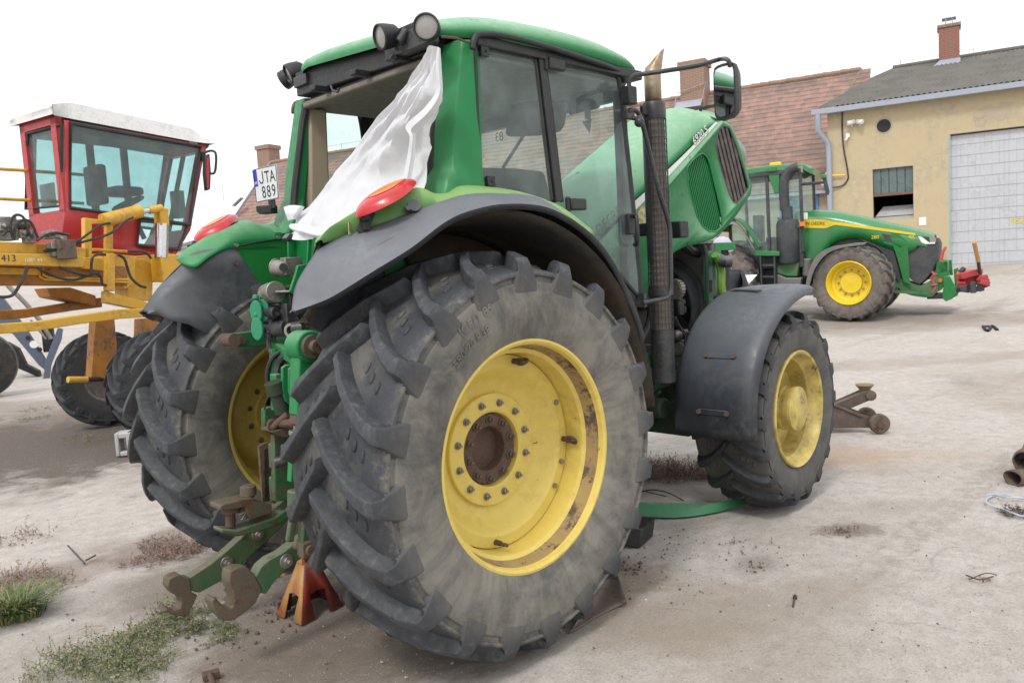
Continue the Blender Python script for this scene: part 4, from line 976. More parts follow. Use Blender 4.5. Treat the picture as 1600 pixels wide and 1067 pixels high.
# ------------------------------------------------ rear linkage
mb = MB()
mb.box2((-.30, -.30, .52), (.05, .30, 1.52)); mb.box2((-.36, -.22, .60), (-.28, .22, 1.12)); mb.cyl((0, -.62, .919), (0, .62, .919), .15, n=24); mb.cyl((0, -.62, .919), (0, -.48, .919), .22, n=24); mb.cyl((0, .48, .919), (0, .62, .919), .22, n=24)
mb.box2((-.25, -.24, 1.5), (.02, .24, 1.72)); mb.build('transmission_housing', M['green_dark'], TR, bevel=.02)
# rockshaft with lift arms
mb = MB(); mb.cyl((-.22, -.40, 1.45), (-.22, .52, 1.45), .07, n=20); mb.build('rock_shaft', M['green_metal'], TR)
YL = .36
mb = MB(); q = PL([(353, 527), (358, 521), (372, 519), (400, 515), (425, 513), (425, 538), (400, 541), (370, 542), (358, 541), (353, 535)], 'y', YL); mb.prism(q, (0, -.05, 0)); la = mb.build('lift_arm', M['green_metal'], TR, bevel=.006)
mb = MB(); c = P(377, 531, 'y', YL-.055); mb.cyl(c, c+V((0, -.012, 0)), .022, n=14); c = P(360, 531, 'y', YL-.03); mb.cyl(c+V((0, .05, 0)), c+V((0, -.05, 0)), .035, n=14); mb.build('arm_pin', M['rust'], la)
YRR = -.36
mb = MB(); c0 = P(476, 541, 'y', YRR); mb.cyl(c0+V((0, .06, 0)), c0+V((0, -.06, 0)), .075, n=22); mb.bar(c0+V((.05, 0, .0)), V((-.2, YRR, 1.46)), .08, .10)
p1 = P(473, 648, 'y', YRR); p2 = P(472, 704, 'y', YRR)
mb.bar(c0, p1, .085, .10, (1, 0, 0)); ra = mb.build('lift_arm', M['green'], TR, bevel=.008)
mb = MB(); mb.cyl(c0+V((0, -.06, 0)), c0+V((0, -.085, 0)), .055, n=18); mb.cyl(c0+V((0, -.085, 0)), c0+V((0, -.12, 0)), .032, n=14); mb.build('arm_pin', M['dirty_steel'], ra)
p3 = P(470, 704, 'y', YRR); p4 = P(469, 746, 'y', YRR); p5 = P(468, 768, 'y', YRR)
mb = MB(); mb.bar(p1, P(471, 664, 'y', YRR), .08, .09, (1, 0, 0)); mb.build('lift_rod_clevis', M['rust'], TR, bevel=.006)
mb = MB(); mb.cyl(P(471, 664, 'y', YRR), p3, .036, n=16); mb.cyl(P(470, 672, 'y', YRR), P(470, 679, 'y', YRR), .055, n=18); lr = mb.build('lift_rod', M['steel'], TR, bevel=.003)
mb = MB(); mb.bar(P(458, 706, 'y', YRR), P(456, 752, 'y', YRR), .04, .03, (1, 0, 0)); mb.bar(P(474, 700, 'y', YRR), P(473, 760, 'y', YRR), .06, .06, (1, 0, 0)); mb.build('rod_sleeve', M['green'], lr, bevel=.004)
mb = MB(); mb.cyl(P(468, 765, 'y', YRR), P(467, 795, 'y', YRR), .055, .052, n=18)
mb.bar(P(460, 793, 'y', YRR-.02), P(452, 846, 'y', YRR-.02), .03, .035, (1, 0, 0)); mb.bar(P(478, 793, 'y', YRR-.02), P(475, 868, 'y', YRR-.02), .05, .05, (1, 0, 0)); mb.bar(P(459, 795, 'y', YRR), P(480, 795, 'y', YRR), .09, .05)
fk = mb.build('lift_rod_fork', M['green_dirty'], TR, bevel=.008)
mb = MB(); c = P(480, 857, 'y', YRR-.05); mb.cyl(c+V((0, .10, 0)), c+V((0, -.04, 0)), .024, n=14); mb.box(c+V((0, -.0, 0)), (.07, .05, .07)); mb.build('fork_pin', M['dirty_steel'], fk, bevel=.004)
# lower links with hook ends
def link(pts_arm, pts_hook, y, th, bolts, name='lower_link'):
    mb = MB(); mb.prism(PL(pts_arm, 'y', y), (0, th, 0)); o = mb.build(name, M['green_dirty'], TR, bevel=.006)
    mb = MB(); mb.prism(PL(pts_hook, 'y', y-.006), (0, th+.012, 0)); h = mb.build('link_hook', M['hook'], o, bevel=.006)
    for a, b in bolts:
        mb = MB(); c = P(a, b, 'y', y-.002); mb.cyl(c, c+V((0, -.008, 0)), .034, n=18); mb.cyl(c, c+V((0, -.022, 0)), .021, n=6); mb.cyl(c, c+V((0, -.045, 0)), .012, n=10); mb.build('link_bolt', M['steel'], o, bevel=.002)
    return o, h
M['hook'] = paint('worn_hook_steel', (.13, .095, .07), .6, metal=.2, dirt=(.035, .10, .045), dirt_amt=.5, dirt_scale=9, rust=(.16, .085, .05), rust_amt=.3, rust_scale=14, var=.3, bump=.04)
link([(296, 902), (330, 880), (352, 862), (392, 826), (420, 800), (455, 772), (470, 770), (462, 800), (436, 828), (404, 858), (372, 886), (345, 908), (312, 926), (296, 922)],
     [(262, 917), (264, 904), (274, 899), (282, 897), (287, 903), (297, 902), (300, 925), (309, 930), (302, 945), (296, 958), (286, 963), (276, 961), (253, 955), (262, 950), (272, 954), (281, 950), (284, 942), (281, 932), (271, 928)], .27, .06, ((402, 834), (354, 879)))
link([(398, 903), (408, 885), (422, 873), (440, 864), (470, 841), (500, 825), (520, 820), (520, 842), (486, 862), (455, 884), (430, 907), (416, 928), (402, 925)],
     [(358, 903), (360, 893), (370, 887), (386, 886), (397, 896), (402, 905), (410, 920), (400, 942), (384, 956), (366, 969), (350, 970), (338, 958), (331, 943), (332, 936), (337, 934), (343, 940), (352, 950), (362, 950), (366, 940), (364, 925), (358, 912)], -.30, .07, ((447, 876),))
# pick-up hitch / drawbar on the centre line
YD = .10
mb = MB(); mb.prism(PL([(346, 826), (372, 828), (400, 818), (430, 808), (450, 793), (470, 786), (470, 800), (452, 808), (432, 822), (400, 832), (372, 838), (358, 836), (346, 832)], 'y', YD-.05), (0, .10, 0)); mb.build('drawbar', M['green_dirty'], TR, bevel=.008)
mb = MB(); mb.prism(PL([(344, 790), (350, 787), (395, 777), (398, 783), (425, 788), (425, 802), (392, 812), (386, 803), (384, 792), (352, 798), (344, 797)], 'y', YD-.06), (0, .12, 0)); hc = mb.build('hitch_clevis', M['hook'], TR, bevel=.006)
mb = MB(); c = P(360, 800, 'y', YD); d_ = P(360, 822, 'y', YD); mb.cyl(c, d_, .024, n=14); mb.cyl(P(361, 788, 'y', YD), P(361, 800, 'y', YD), .045, n=16); mb.build('hitch_pin', M['rust'], hc)
mb = MB()
for k in range(6): mb.lathe([(.03, 0), (.04, .004), (.04, .012), (.03, .016)], P(388, 774-2.2*k, 'y', YD), (0, 0, 1), 16)
mb.cyl(P(388, 776, 'y', YD), P(388, 757, 'y', YD), .03, n=14); mb.build('hitch_spring', M['dirty_steel'], hc, ang=40)
mb = MB(); mb.tube([P(373, 805, 'y', YD-.05), P(384, 799, 'y', YD-.05), P(378, 811, 'y', YD-.05), P(388, 812, 'y', YD-.05)], .008, 6); mb.build('hitch_clip', M['steel'], hc)
# plates and brackets of the hitch frame
YF = .17
mb = MB(); mb.prism(PL([(402, 696), (407, 693), (418, 690), (418, 700), (411, 702), (412, 780), (408, 784), (402, 700)], 'y', YF), (0, -.02, 0)); mb.prism(PL([(411, 700), (425, 697), (427, 782), (413, 784)], 'y', YF+.01), (0, .015, 0)); mb.build('guide_plate', M['dirty_steel'], TR, bevel=.003)
mb = MB(); mb.prism(PL([(413, 639), (418, 636), (440, 634), (445, 660), (440, 668), (420, 676), (413, 674)], 'y', YF-.02), (0, .04, 0)); mb.prism(PL([(418, 693), (424, 690), (426, 730), (420, 731)], 'y', .12), (0, -.03, 0)); mb.prism(PL([(419, 745), (425, 742), (428, 785), (421, 785)], 'y', .12), (0, -.03, 0)); mb.prism(PL([(428, 680), (466, 672), (466, 776), (452, 782), (430, 784)], 'y', .04), (0, .04, 0)); mb.build('hitch_frame', M['green_dirty'], TR, bevel=.006)
mb = MB(); mb.tube([P(431, 722, 'y', 0), P(456, 715, 'y', -.05)], .028, 14); mb.build('pto_shaft', M['black_metal'], TR)
mb = MB(); mb.tube([P(425, 668, 'y', -.02), P(450, 647, 'y', -.08)], .018, 10); mb.tube([P(433, 661, 'y', -.02), P(465, 661, 'y', -.15)], .022, 10); mb.tube([P(426+7*math.cos(t), 664+7*math.sin(t), 'y', -.02) for t in [k*.5 for k in range(13)]], .010, 6); mb.build('hitch_chain', M['rust'], TR)
mb = MB(); mb.prism(PL([(424, 675), (445, 668), (462, 678), (458, 685), (440, 682)], 'y', -.05), (0, .12, .01)); mb.build('hitch_lever', M['dirty_steel'], TR, bevel=.003)
mb = MB(); mb.prism(PL([(441, 574), (447, 570), (463, 568), (463, 628), (455, 634), (446, 626), (441, 612)], 'y', -.08), (0, .02, 0)); mb.prism(PL([(452, 576), (457, 572), (463, 572), (463, 632), (458, 628), (452, 612)], 'y', -.16), (0, .02, 0)); mb.prism(PL([(430, 585), (440, 583), (440, 600), (452, 640), (443, 646), (432, 630)], 'y', -.0), (0, .06, 0)); mb.build('top_link_bracket', M['green'], TR, bevel=.006)
mb = MB(); mb.cyl(P(428, 596, 'y', -.03), P(434, 615, 'y', -.03), .05, n=16); mb.cyl(P(434, 615, 'y', -.03), P(443, 645, 'y', -.03), .04, n=16); mb.build('lift_cylinder', M['green_dark'], TR, bevel=.004)
# hydraulic couplers, socket and brackets
mb = MB(); mb.prism(PL([(448, 375), (454, 372), (459, 374), (454, 412), (449, 412)], 'y', .12), (0, -.012, 0)); mb.prism(PL([(480, 371), (486, 370), (484, 408), (478, 412)], 'y', -.05), (0, -.012, 0)); mb.prism(PL([(462, 415), (480, 412), (478, 425), (464, 445), (456, 460), (450, 456), (458, 432)], 'y', .0), (0, -.02, 0)); mb.prism(PL([(434, 458), (458, 455), (458, 472), (440, 474)], 'y', .05), (0, .08, 0)); mb.build('valve_bracket', M['green'], TR, bevel=.004)
mb = MB(); mb.cyl(P(430, 418, 'y', .14), P(449, 420, 'y', .06), .040, n=18); mb.cyl(P(431, 418, 'y', .15), P(433, 418, 'y', .14), .048, n=18); mb.box(P(456, 416, 'y', .06), (.10, .05, .09)); mb.cyl(P(443, 418, 'y', .04), P(444, 418, 'y', .02), .028, n=14); tb = mb.build('trailer_socket', M['steel'], TR, bevel=.004)
mb = MB(); c = P(443.5, 418, 'y', .035); mb.cyl(c, c+V((-.02, -.03, 0)), .02, n=12); mb.build('socket_hole', M['dark'], tb)
mb = MB(); mb.cyl(P(418, 460, 'y', .16), P(432, 456, 'y', .05), .055, n=20); mb.ball(P(420, 460, 'y', .15), (.05, .05, .05), 14); mb.bar(P(432, 456, 'y', .05), P(456, 455, 'y', 0), .06, .012); mb.build('trailer_coupling', M['steel'], TR, bevel=.004)
M['cap_green'] = paint('green_dust_cap', (.02, .24, .12), .45, dirt_amt=.2)
for a, b in ((402.5, 487), (413.5, 485), (404, 514)):
    mb = MB(); c = P(a, b, 'y', .13); nn_ = V((-.8, -.55, .05)).normalized(); u1 = nn_.orthogonal().normalized(); 
    e = V((.55, -.8, 0)).normalized(); zz = V((0, 0, 1))
    ring = [c+e*(.033*math.cos(t))+zz*(.062*math.sin(t)*(1 if abs(math.sin(t)) < .7 else .94)) for t in [2*PI*k/20 for k in range(20)]]
    mb.prism(ring, nn_*.02); mb.cyl(c+zz*.062+nn_*.01, c+zz*.085+nn_*.005, .015, n=10); mb.build('coupler_cap', M['cap_green'], TR, bevel=.005)
mb = MB(); mb.cyl(P(405, 488, 'y', .19), P(432, 488, 'y', .06), .032, n=14); mb.cyl(P(416, 486, 'y', .18), P(450, 488, 'y', .05), .032, n=14); mb.cyl(P(415, 516, 'y', .16), P(448, 512, 'y', .03), .042, n=16); mb.cyl(P(406, 514, 'y', .19), P(440, 512, 'y', .08), .036); mb.box(P(432, 498, 'y', .12), (.08, .06, .10)); mb.box(P(450, 492, 'y', .05), (.06, .08, .12)); mb.box(P(456, 470, 'y', .05), (.05, .05, .10)); mb.cyl(P(456, 514, 'y', -.08), P(475, 512, 'y', -.12), .035, n=14); mb.build('hydraulic_coupler', M['black_metal'], TR, bevel=.006)
mb = MB(); c = P(414.5, 516, 'y', .18); mb.lathe([(.026, .0), (.034, .0), (.034, .012), (.026, .012)], c, V((-.8, -.55, .05)), 16); c = P(457, 516, 'y', -.08); mb.lathe([(.022, 0), (.036, 0), (.036, .02), (.022, .02)], c, V((-.8, -.5, .05)), 16); mb.build('coupler_ring', M['steel'], TR)
mb = MB()
mb.tube([P(421, 522, 'y', .1), P(420, 540, 'y', .1), P(428, 560, 'y', .06)], .012, 6, smoothn=4)
mb.tube([P(457, 543, 'y', -.02), P(440, 548, 'y', .03), P(425, 560, 'y', .06), P(418, 580, 'y', .08), P(419, 600, 'y', .08), P(430, 615, 'y', .05)], .012, 8, smoothn=5)
mb.tube([P(462, 556, 'y', -.06), P(447, 556, 'y', 0), P(436, 568, 'y', .04), P(431, 590, 'y', .04)], .022, 8, smoothn=5)
mb.tube([P(434, 490, 'y', .05), P(425, 500, 'y', .1), P(420, 520, 'y', .1)], .012, 6, smoothn=4); mb.tube([P(430, 613, 'y', .05), P(418, 622, 'y', .1), P(413, 640, 'y', .12)], .006, 6, smoothn=4)
mb.build('hydraulic_hose', M['hose'], TR)
mb = MB(); mb.tube([P(427, 545, 'y', .08), P(430, 640, 'y', .08)], .022, 8); mb.bar(P(430, 540, 'y', .15), P(462, 560, 'y', -.1), .05, .05); mb.build('support_rod', M['green'], TR)
mb = MB()
for k in range(5): mb.lathe([(.02, 0), (.032, .004), (.032, .016), (.02, .02)], P(494, 588+8*k, 'y', -.33), (0, 0, 1), 14); mb.box(P(488+4*(k % 2), 590+8*k, 'y', -.31), (.03, .03, .025))
mb.build('valve_block', M['dirty_steel'], TR, bevel=.002)
mb = MB(); mb.prism(PL([(447, 434), (457, 431), (460, 439), (450, 440)], 'y', .1), (0, .02, 0)); q = PL([(448, 436), (457, 428), (470, 432), (455, 443)], 'y', .1); mb.build('rear_wiper', M['black'], TR) if 0 else None
mb = MB(); q = PL([(447, 372), (453, 364), (468, 368), (466, 374), (450, 377)], 'y', .1); mb.prism(q, (0, .05, 0)); mb.build('rear_lamp', M['plastic_front'], TR, bevel=.004)
# ================================================================== loose things close to the tractor
# white plastic sheet draped over the open rear window
LE = [(671, 71, -.13), (655, 95, -.12), (636, 122, -.11), (610, 155, -.11), (580, 193, -.11), (550, 232, -.11), (520, 268, -.12), (492, 300, -.15), (468, 330, -.20), (456, 347, -.24), (452, 366, -.30)]
RE = [(684, 74, -.13), (686, 100, -.12), (687, 128, -.12), (689, 152, -.12), (676, 180, -.11), (669, 205, -.10), (667, 230, -.10), (666, 255, -.11), (663, 285, -.15), (640, 330, -.24), (610, 385, -.30)]
L3 = catmull([P(a, b, 'x', x) for a, b, x in LE], 4); R3 = catmull([P(a, b, 'x', x) for a, b, x in RE], 4)
rows = []; n = len(L3)
for i in range(n):
    v = i/(n-1); row = []
    for j in range(33):
        u = j/32; p = L3[i].lerp(R3[i], u); w = min(1, 5*u)*min(1, 5*(1-u))
        w2 = .5+.5*w
        dx = -.05*math.sin(PI*u)*smooth(.1, .9, v)
        dx += (.016*math.sin(u*13+v*3)+.010*math.sin(u*27-v*7+1)+.022*math.sin(u*5.5+v*2.2)+.007*math.sin(u*46+v*11))*w2*smooth(0, .25, v)
        dx += -.035*math.exp(-((u-.80+.18*(v-.4))/.035)**2)*smooth(.1, .4, v)
        nz = mnoise.noise(V((u*5, v*9, 1)))*.022+mnoise.noise(V((u*14, v*24, 5)))*.010+abs(mnoise.noise(V((u*9+v*4, v*7, 2))))*.02
        row.append(p+V((dx+nz, 0, -.02*math.sin(u*9)*smooth(.85, 1, v))))
    rows.append(row)
mb = MB(); mb.loft(rows)
# turned-over corner at the lower left and the folded lower hem
fl = [[P(a, b, 'x', x) for a, b, x in r] for r in (((443, 324, -.24), (452, 321, -.24), (465, 321, -.25), (476, 323, -.22)), ((446, 334, -.27), (453, 332, -.29), (463, 332, -.29), (471, 333, -.23)), ((450, 345, -.28), (456, 343, -.30), (462, 343, -.28), (466, 344, -.24)))]
fc = [catmull(r, 4) for r in fl]; mb.loft([list(c) for c in zip(*[catmull(c, 4) for c in zip(*fc)])])
hem = [[P(a, b, 'x', x) for a, b, x in r] for r in (((454, 348, -.27), (480, 352, -.33), (510, 356, -.36), (540, 352, -.38), (575, 340, -.38)), ((453, 356, -.31), (480, 364, -.37), (510, 368, -.40), (540, 366, -.42), (575, 356, -.42)), ((462, 364, -.30), (482, 369, -.35), (512, 374, -.37), (540, 374, -.39), (570, 370, -.39)))]
fc = [catmull(r, 5) for r in hem]; mb.loft([[p+V((mnoise.noise(p*14)*.012, 0, mnoise.noise(p*9)*.008)) for p in c] for c in zip(*[catmull(c, 5) for c in zip(*fc)])])
# loose vertical fold strip on the right
st = [((683, 74, -.14), (688, 76, -.14)), ((681, 110, -.17), (690, 108, -.15)), ((683, 140, -.18), (691, 152, -.16)), ((662, 170, -.19), (676, 182, -.17)), ((634, 196, -.19), (652, 206, -.15)), ((640, 214, -.20), (650, 214, -.15)), ((636, 245, -.19), (648, 246, -.15)), ((630, 278, -.20), (642, 282, -.16))]
rr = [[P(*a[:2], 'x', a[2]), P((a[0]+b[0])/2, (a[1]+b[1])/2, 'x', (a[2]+b[2])/2-.025), P(*b[:2], 'x', b[2])] for a, b in st]
mb.loft([list(c) for c in zip(*[catmull(c, 4) for c in zip(*rr)])])
m, nt, out = nt_new('white_plastic_sheet'); b = N(nt, 'ShaderNodeBsdfPrincipled'); tl = N(nt, 'ShaderNodeBsdfTranslucent'); mx = N(nt, 'ShaderNodeMixShader')
b.inputs['Base Color'].default_value = (.72, .72, .75, 1); b.inputs['Roughness'].default_value = .68; b.inputs['Specular IOR Level'].default_value = .25; tl.inputs[0].default_value = (.80, .80, .82, 1); mx.inputs[0].default_value = .22
tc = N(nt, 'ShaderNodeTexCoord'); bp = N(nt, 'ShaderNodeBump'); bp.inputs['Strength'].default_value = .35; bp.inputs['Distance'].default_value = .02
nt.links.new(noise_(nt, tc.outputs['Object'], 9, 6, .55, .8), bp.inputs['Height']); nt.links.new(bp.outputs[0], b.inputs['Normal']); nt.links.new(b.outputs[0], mx.inputs[1]); nt.links.new(tl.outputs[0], mx.inputs[2]); nt.links.new(mx.outputs[0], out.inputs[0]); M['sheet'] = m
sh = mb.build('plastic_sheet', M['sheet'], ang=60)
tag(sh, 'white plastic sheet hanging from the roof lamp across the open rear cab window', 'plastic sheet')

# jack stand
M['stand_red'] = paint('worn_red_paint', (.30, .028, .018), .5, dirt=(.05, .03, .025), dirt_amt=.95, dirt_scale=9, rust_amt=.12, rust_scale=15, var=.25, bump=.03)
M['stand_yellow'] = paint('worn_yellow_paint', (.50, .30, .11), .5, dirt=(.42, .06, .03), dirt_amt=.8, dirt_scale=6, rust_amt=.08)
JO = V((-.41, .06, 0)); js = thing('jack_stand', 'red and yellow jack stand under the drawbar behind the rear wheels', 'jack stand', loc=JO)
F1 = V((-.53, -.05, 0))-JO; F2 = V((-.26, -.01, 0))-JO; F3 = V((-.55, .17, 0))-JO; F4 = V((-.28, .20, 0))-JO
ht = .30; T = [V((f.x*.22, f.y*.22, ht)) for f in (F1, F2, F4, F3)]; Fl = [F1, F2, F4, F3]
faces = MB(); yf = MB()
for i in range(4):
    j = (i+1) % 4; a, b = Fl[i], Fl[j]; ta, tb = T[i], T[j]; m = yf if i == 3 else faces
    # each face is a trapezoid with an arched opening
    L0 = a.lerp(b, .46); R0 = a.lerp(b, .54); la = a.lerp(ta, .40); lb = b.lerp(tb, .40)
    k1 = la.lerp(lb, .22); k2 = la.lerp(lb, .5)+V((0, 0, .012)); k3 = la.lerp(lb, .78)
    pts = [a, L0*.7+a*.3, k1, k2, k3, R0*.7+b*.3, b, tb, ta]
    outd = ((a+b)/2+(ta+tb)/2).normalized(); outd.z = 0; outd.normalize()
    from mathutils.geometry import tessellate_polygon as _tp
    e = (b-a).normalized(); up = V((0, 0, 1)); tri = _tp([[V((p.dot(e), p.z, 0)) for p in pts]])
    m.add(pts, [tuple(t) for t in tri])
faces.box((0, 0, ht+.03), (.075, .06, .10)); faces.cyl((.0, -.03, ht+.02), (0, -.07, ht+.02), .018, n=12); faces.box((0, 0, ht+.085), (.10, .05, .02))
faces.build('stand_body', M['stand_red'], js, ang=30, solid=.006)
yf.box((-.04, .0, ht+.03), (.012, .062, .10)); yf.tube([V((-.035, .02, ht+.02)), V((-.10, .05, ht-.01)), V((-.13, .06, ht-.05)), V((-.11, .05, ht-.08))], .008, 8, smoothn=4); yf.build('stand_side', M['stand_yellow'], js, ang=30, solid=.006)
mb = MB()
for a, b in ((Fl[1], Fl[2]), (Fl[2], Fl[3])): mb.bar(a*.96+V((0, 0, .04)), b*.96+V((0, 0, .04)), .010, .05)
mb.build('stand_brace', M['rust'], js, bevel=.003)

# sheet of scrap metal under the tyre, rubber wedge, green panel
M['scrap'] = paint('brown_scrap_sheet', (.17, .135, .115), .55, metal=.3, dirt=(.09, .055, .04), dirt_amt=.8, dirt_scale=5, rust=(.18, .07, .035), rust_amt=.2, rust_scale=7, streak=.5)
g = [[(888, 988), (905, 981), (935, 962), (979, 942)], [(900, 972), (915, 958), (943, 940), (978, 937)], [(915, 945), (930, 925), (950, 905), (968, 905)], [(935, 900), (948, 890), (958, 888), (962, 895)]]
hz = [[.004, .004, .004, .004], [.02, .02, .02, .03], [.06, .06, .05, .06], [.10, .10, .09, .09]]
rows = [catmull([P(a, b, 'z', h) for (a, b), h in zip(r, z)], 4) for r, z in zip(g, hz)]
mb = MB(); mb.loft([list(c) for c in zip(*[catmull(c, 4) for c in zip(*rows)])]); tag(mb.build('scrap_sheet', M['scrap'], ang=60, solid=.005), 'bent rusty sheet of metal lying under the big rear tyre', 'scrap metal')
mb = MB(); q = [P(974, 855, 'z', 0), P(1000, 856, 'z', 0), P(1004, 826, 'y', P(1000, 856, 'z', 0).y), P(972, 822, 'y', P(974, 855, 'z', 0).y)]; mb.prism(q, (.22, .06, 0)); tag(mb.build('wheel_chock', M['black'], ang=30, bevel=.008), 'black rubber wheel chock on the ground in front of the big rear tyre', 'wheel chock')
mb = MB(); rows = []
top = [(960, 790), (1000, 785), (1040, 785), (1080, 787), (1115, 789), (1140, 785), (1165, 778), (1185, 772)]; bo = [(960, 805), (1000, 806), (1040, 808), (1070, 807), (1100, 803), (1130, 797), (1160, 788), (1185, 775)]
for (a, b), (c, d) in zip(top, bo):
    p = P(a, b, 'z', .05); q = P(c, d, 'z', .012); rows.append([q+V((0, .02, -.01)), q, q.lerp(p, .35)+V((0, 0, .025)), q.lerp(p, .7)+V((0, 0, .03)), p, p+V((.05, .05, -.03))])
mb.loft([list(c) for c in zip(*[catmull(c, 4) for c in zip(*rows)])]); 
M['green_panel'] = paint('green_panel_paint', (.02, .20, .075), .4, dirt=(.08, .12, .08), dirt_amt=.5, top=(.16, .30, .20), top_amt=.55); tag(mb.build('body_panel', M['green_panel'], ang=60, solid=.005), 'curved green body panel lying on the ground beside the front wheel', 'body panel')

# trolley jack by the front wheel
jo = ground_px(1340, 676); jf = Frame(jo, math.atan2(RH.y, RH.x)-math.radians(6)); jk = thing('trolley_jack', 'grimy brown trolley jack with raised arm behind the front wheel', 'jack', jf)
M['saddle'] = paint('worn_saddle', (.22, .17, .06), .6, dirt=(.14, .11, .08), dirt_amt=.9, dirt_scale=12); M['jack'] = paint('grimy_jack_paint', (.10, .075, .06), .55, metal=.2, dirt=(.19, .15, .12), dirt_amt=.6, dirt_scale=7, rust=(.35, .05, .035), rust_amt=.06, rust_scale=9)
mb = MB()
for y in (0, .26):
    q = jf.pl([(1270, 640), (1300, 633), (1308, 633), (1366, 653), (1378, 664), (1366, 668), (1300, 669), (1270, 668)], 'y', 0); mb.prism([p+V((0, y, 0)) for p in q], (0, .012, 0))
    q = jf.pl([(1300, 633), (1306, 632), (1350, 650), (1346, 652)], 'y', -.02); mb.prism([p+V((0, y, 0)) for p in q], (0, .05, 0))
mb.build('jack_frame', M['jack'], jk, bevel=.003)
mb = MB(); a = jf.px(1285, 648, 'y', .08); b = jf.px(1360, 616, 'y', .08)
for y in (0, .12): mb.bar(a+V((0, y, 0)), b+V((0, y, 0)), .015, .10)
mb.bar(a+V((0, .06, .03)), b+V((0, .06, .03)), .12, .02); mb.cyl(b+V((0, -.03, -.01)), b+V((0, .16, -.01)), .05, n=16); mb.build('lift_arm', M['jack'], jk, bevel=.004)
mb = MB(); c = jf.px(1351, 608, 'y', .14); mb.lathe([(0, -.03), (.05, -.03), (.05, 0), (.075, .03), (.085, .04), (.08, .05), (0, .045)], c+V((0, 0, 0)), (0, 0, 1), 20); mb.build('saddle', M['saddle'], jk, ang=40)
for px_, py_, yy in ((1374, 665, -.07), (1388, 658, .29)):
    c = jf.px(px_, py_, 'y', yy) if yy < 0 else jf.px(1374, 665, 'y', -.07)+V((0, .36, 0)); mb = MB(); mb.lathe([(.0, 0), (.085, 0), (.095, .012), (.095, .05), (.085, .062), (0, .062)], (c.x, c.y-.03, .097), (0, 1, 0), 28); w = mb.build('jack_wheel', M['dirty_steel'], jk, ang=40)
    mb = MB(); mb.cyl((c.x, c.y-.032, .097), (c.x, c.y-.045, .097), .035, n=14); mb.build('wheel_hub', M['rust'], w)

# rolled brown tarpaulin at the right edge
to = ground_px(1600, 760); mb = MB(); rows = []
M['tarp'] = paint('brown_tarpaulin', (.10, .075, .055), .8, dirt=(.17, .14, .11), dirt_amt=.6, dirt_scale=8, bump=.05)
ax0 = ground_px(1606, 757); e = (RH*.95-FH*.15).normalized(); sd = V((-e.y, e.x, 0))
def roll(o, e, R, L, th0, th1, sq):
    sd = V((-e.y, e.x, 0)); rows = []
    for i in range(13):
        l = L*i/12; row = []
        for k in range(27):
            t = th0+(th1-th0)*k/26; r = R*(1-.10*k/26)*(1+.06*math.sin(3*t+l*9)); row.append(o+e*l+sd*(r*math.cos(t))+V((0, 0, R*sq+r*sq*math.sin(t)))+V((0, 0, .01*math.sin(l*11+t))))
        rows.append(row)
    return rows
mb.loft(roll(ax0-e*.10, (e+FH*.45).normalized(), .075, .8, -1.6, 6.6, .62)); mb.loft([[p+V((0, 0, .06))+FH*.10+e*.05 for p in r] for r in roll(ax0, (e*.6+FH*.8).normalized(), .085, .6, -1, 5.5, .9)])
tag(mb.build('tarpaulin', M['tarp'], ang=60, solid=.01), 'rolled up brown tarpaulin at the right edge of the yard', 'tarpaulin')
# wire loop
wp = [(1600, 779), (1580, 775), (1560, 773), (1547, 776), (1540, 783), (1550, 790), (1568, 796), (1585, 802), (1600, 806), (1625, 800), (1625, 786)]
mb = MB(); mb.tube([P(a, b, 'z', .015+.012*math.sin(i*2)) for i, (a, b) in enumerate(wp)], .006, 6, smoothn=4, closed=True); mb.tube([P(1540, 774, 'z', .02), P(1552, 772, 'z', .02), P(1570, 776, 'z', .03), P(1600, 778, 'z', .02)], .005, 6, smoothn=3)
M['wire'] = paint('pale_wire', (.42, .50, .58), .4, dirt_amt=.2); tag(mb.build('wire_loop', M['wire']), 'pale blue loop of wire lying near the right edge', 'wire')
# T shaped steel piece at the lower edge, sticks, small bolt
mb = MB(); mb.bar(P(316, 1057, 'z', .02), P(343, 1050, 'z', .02), .04, .03); mb.cyl(P(328, 1053, 'z', .03), P(336, 1075, 'z', .02), .013, n=10); tag(mb.build('steel_peg', M['rust'], bevel=.003), 'rusty T shaped steel peg on the ground at the bottom edge', 'steel peg')
mb = MB(); mb.tube([P(106, 852, 'z', .03), P(120, 867, 'z', .02), P(132, 880, 'z', .01)], .006, 6); tag(mb.build('steel_rod', M['black_metal']), 'thin grey steel rod lying on the ground at left', 'rod')
mb = MB(); mb.tube([P(134, 875, 'z', .012), P(142, 871, 'z', .016), P(149, 867, 'z', .012)], .006, 6); M['twig'] = paint('dry_twig', (.10, .07, .045), .8, dirt_amt=.2); tag(mb.build('twig', M['twig']), 'short brown twig beside the grey steel rod', 'twig')
mb = MB(); mb.cyl(P(1239, 947, 'z', .006), P(1242, 933, 'z', .006), .005, n=8); mb.cyl(P(1242, 934, 'z', .006), P(1242.5, 931, 'z', .006), .011, n=8); tag(mb.build('bolt', M['black_metal']), 'small dark bolt lying on the concrete at lower right', 'bolt')
mb = MB(); q = ground_px(203, 712); cbf = Frame(q, YAW-PI/2+.15)
outer = [(-.13, 0, 0), (.13, 0, 0), (.13, 0, .27), (-.13, 0, .27)]
def hole(x): return [(x-.045, z) for z in ()]
mb = MB()
for x0, x1 in ((-.14, -.10), (-.025, .025), (.10, .14)): mb.box2((x0, 0, 0), (x1, .20, .25))
mb.box2((-.10, .002, 0), (.10, .198, .05)); mb.box2((-.10, .002, .19), (.10, .198, .25))
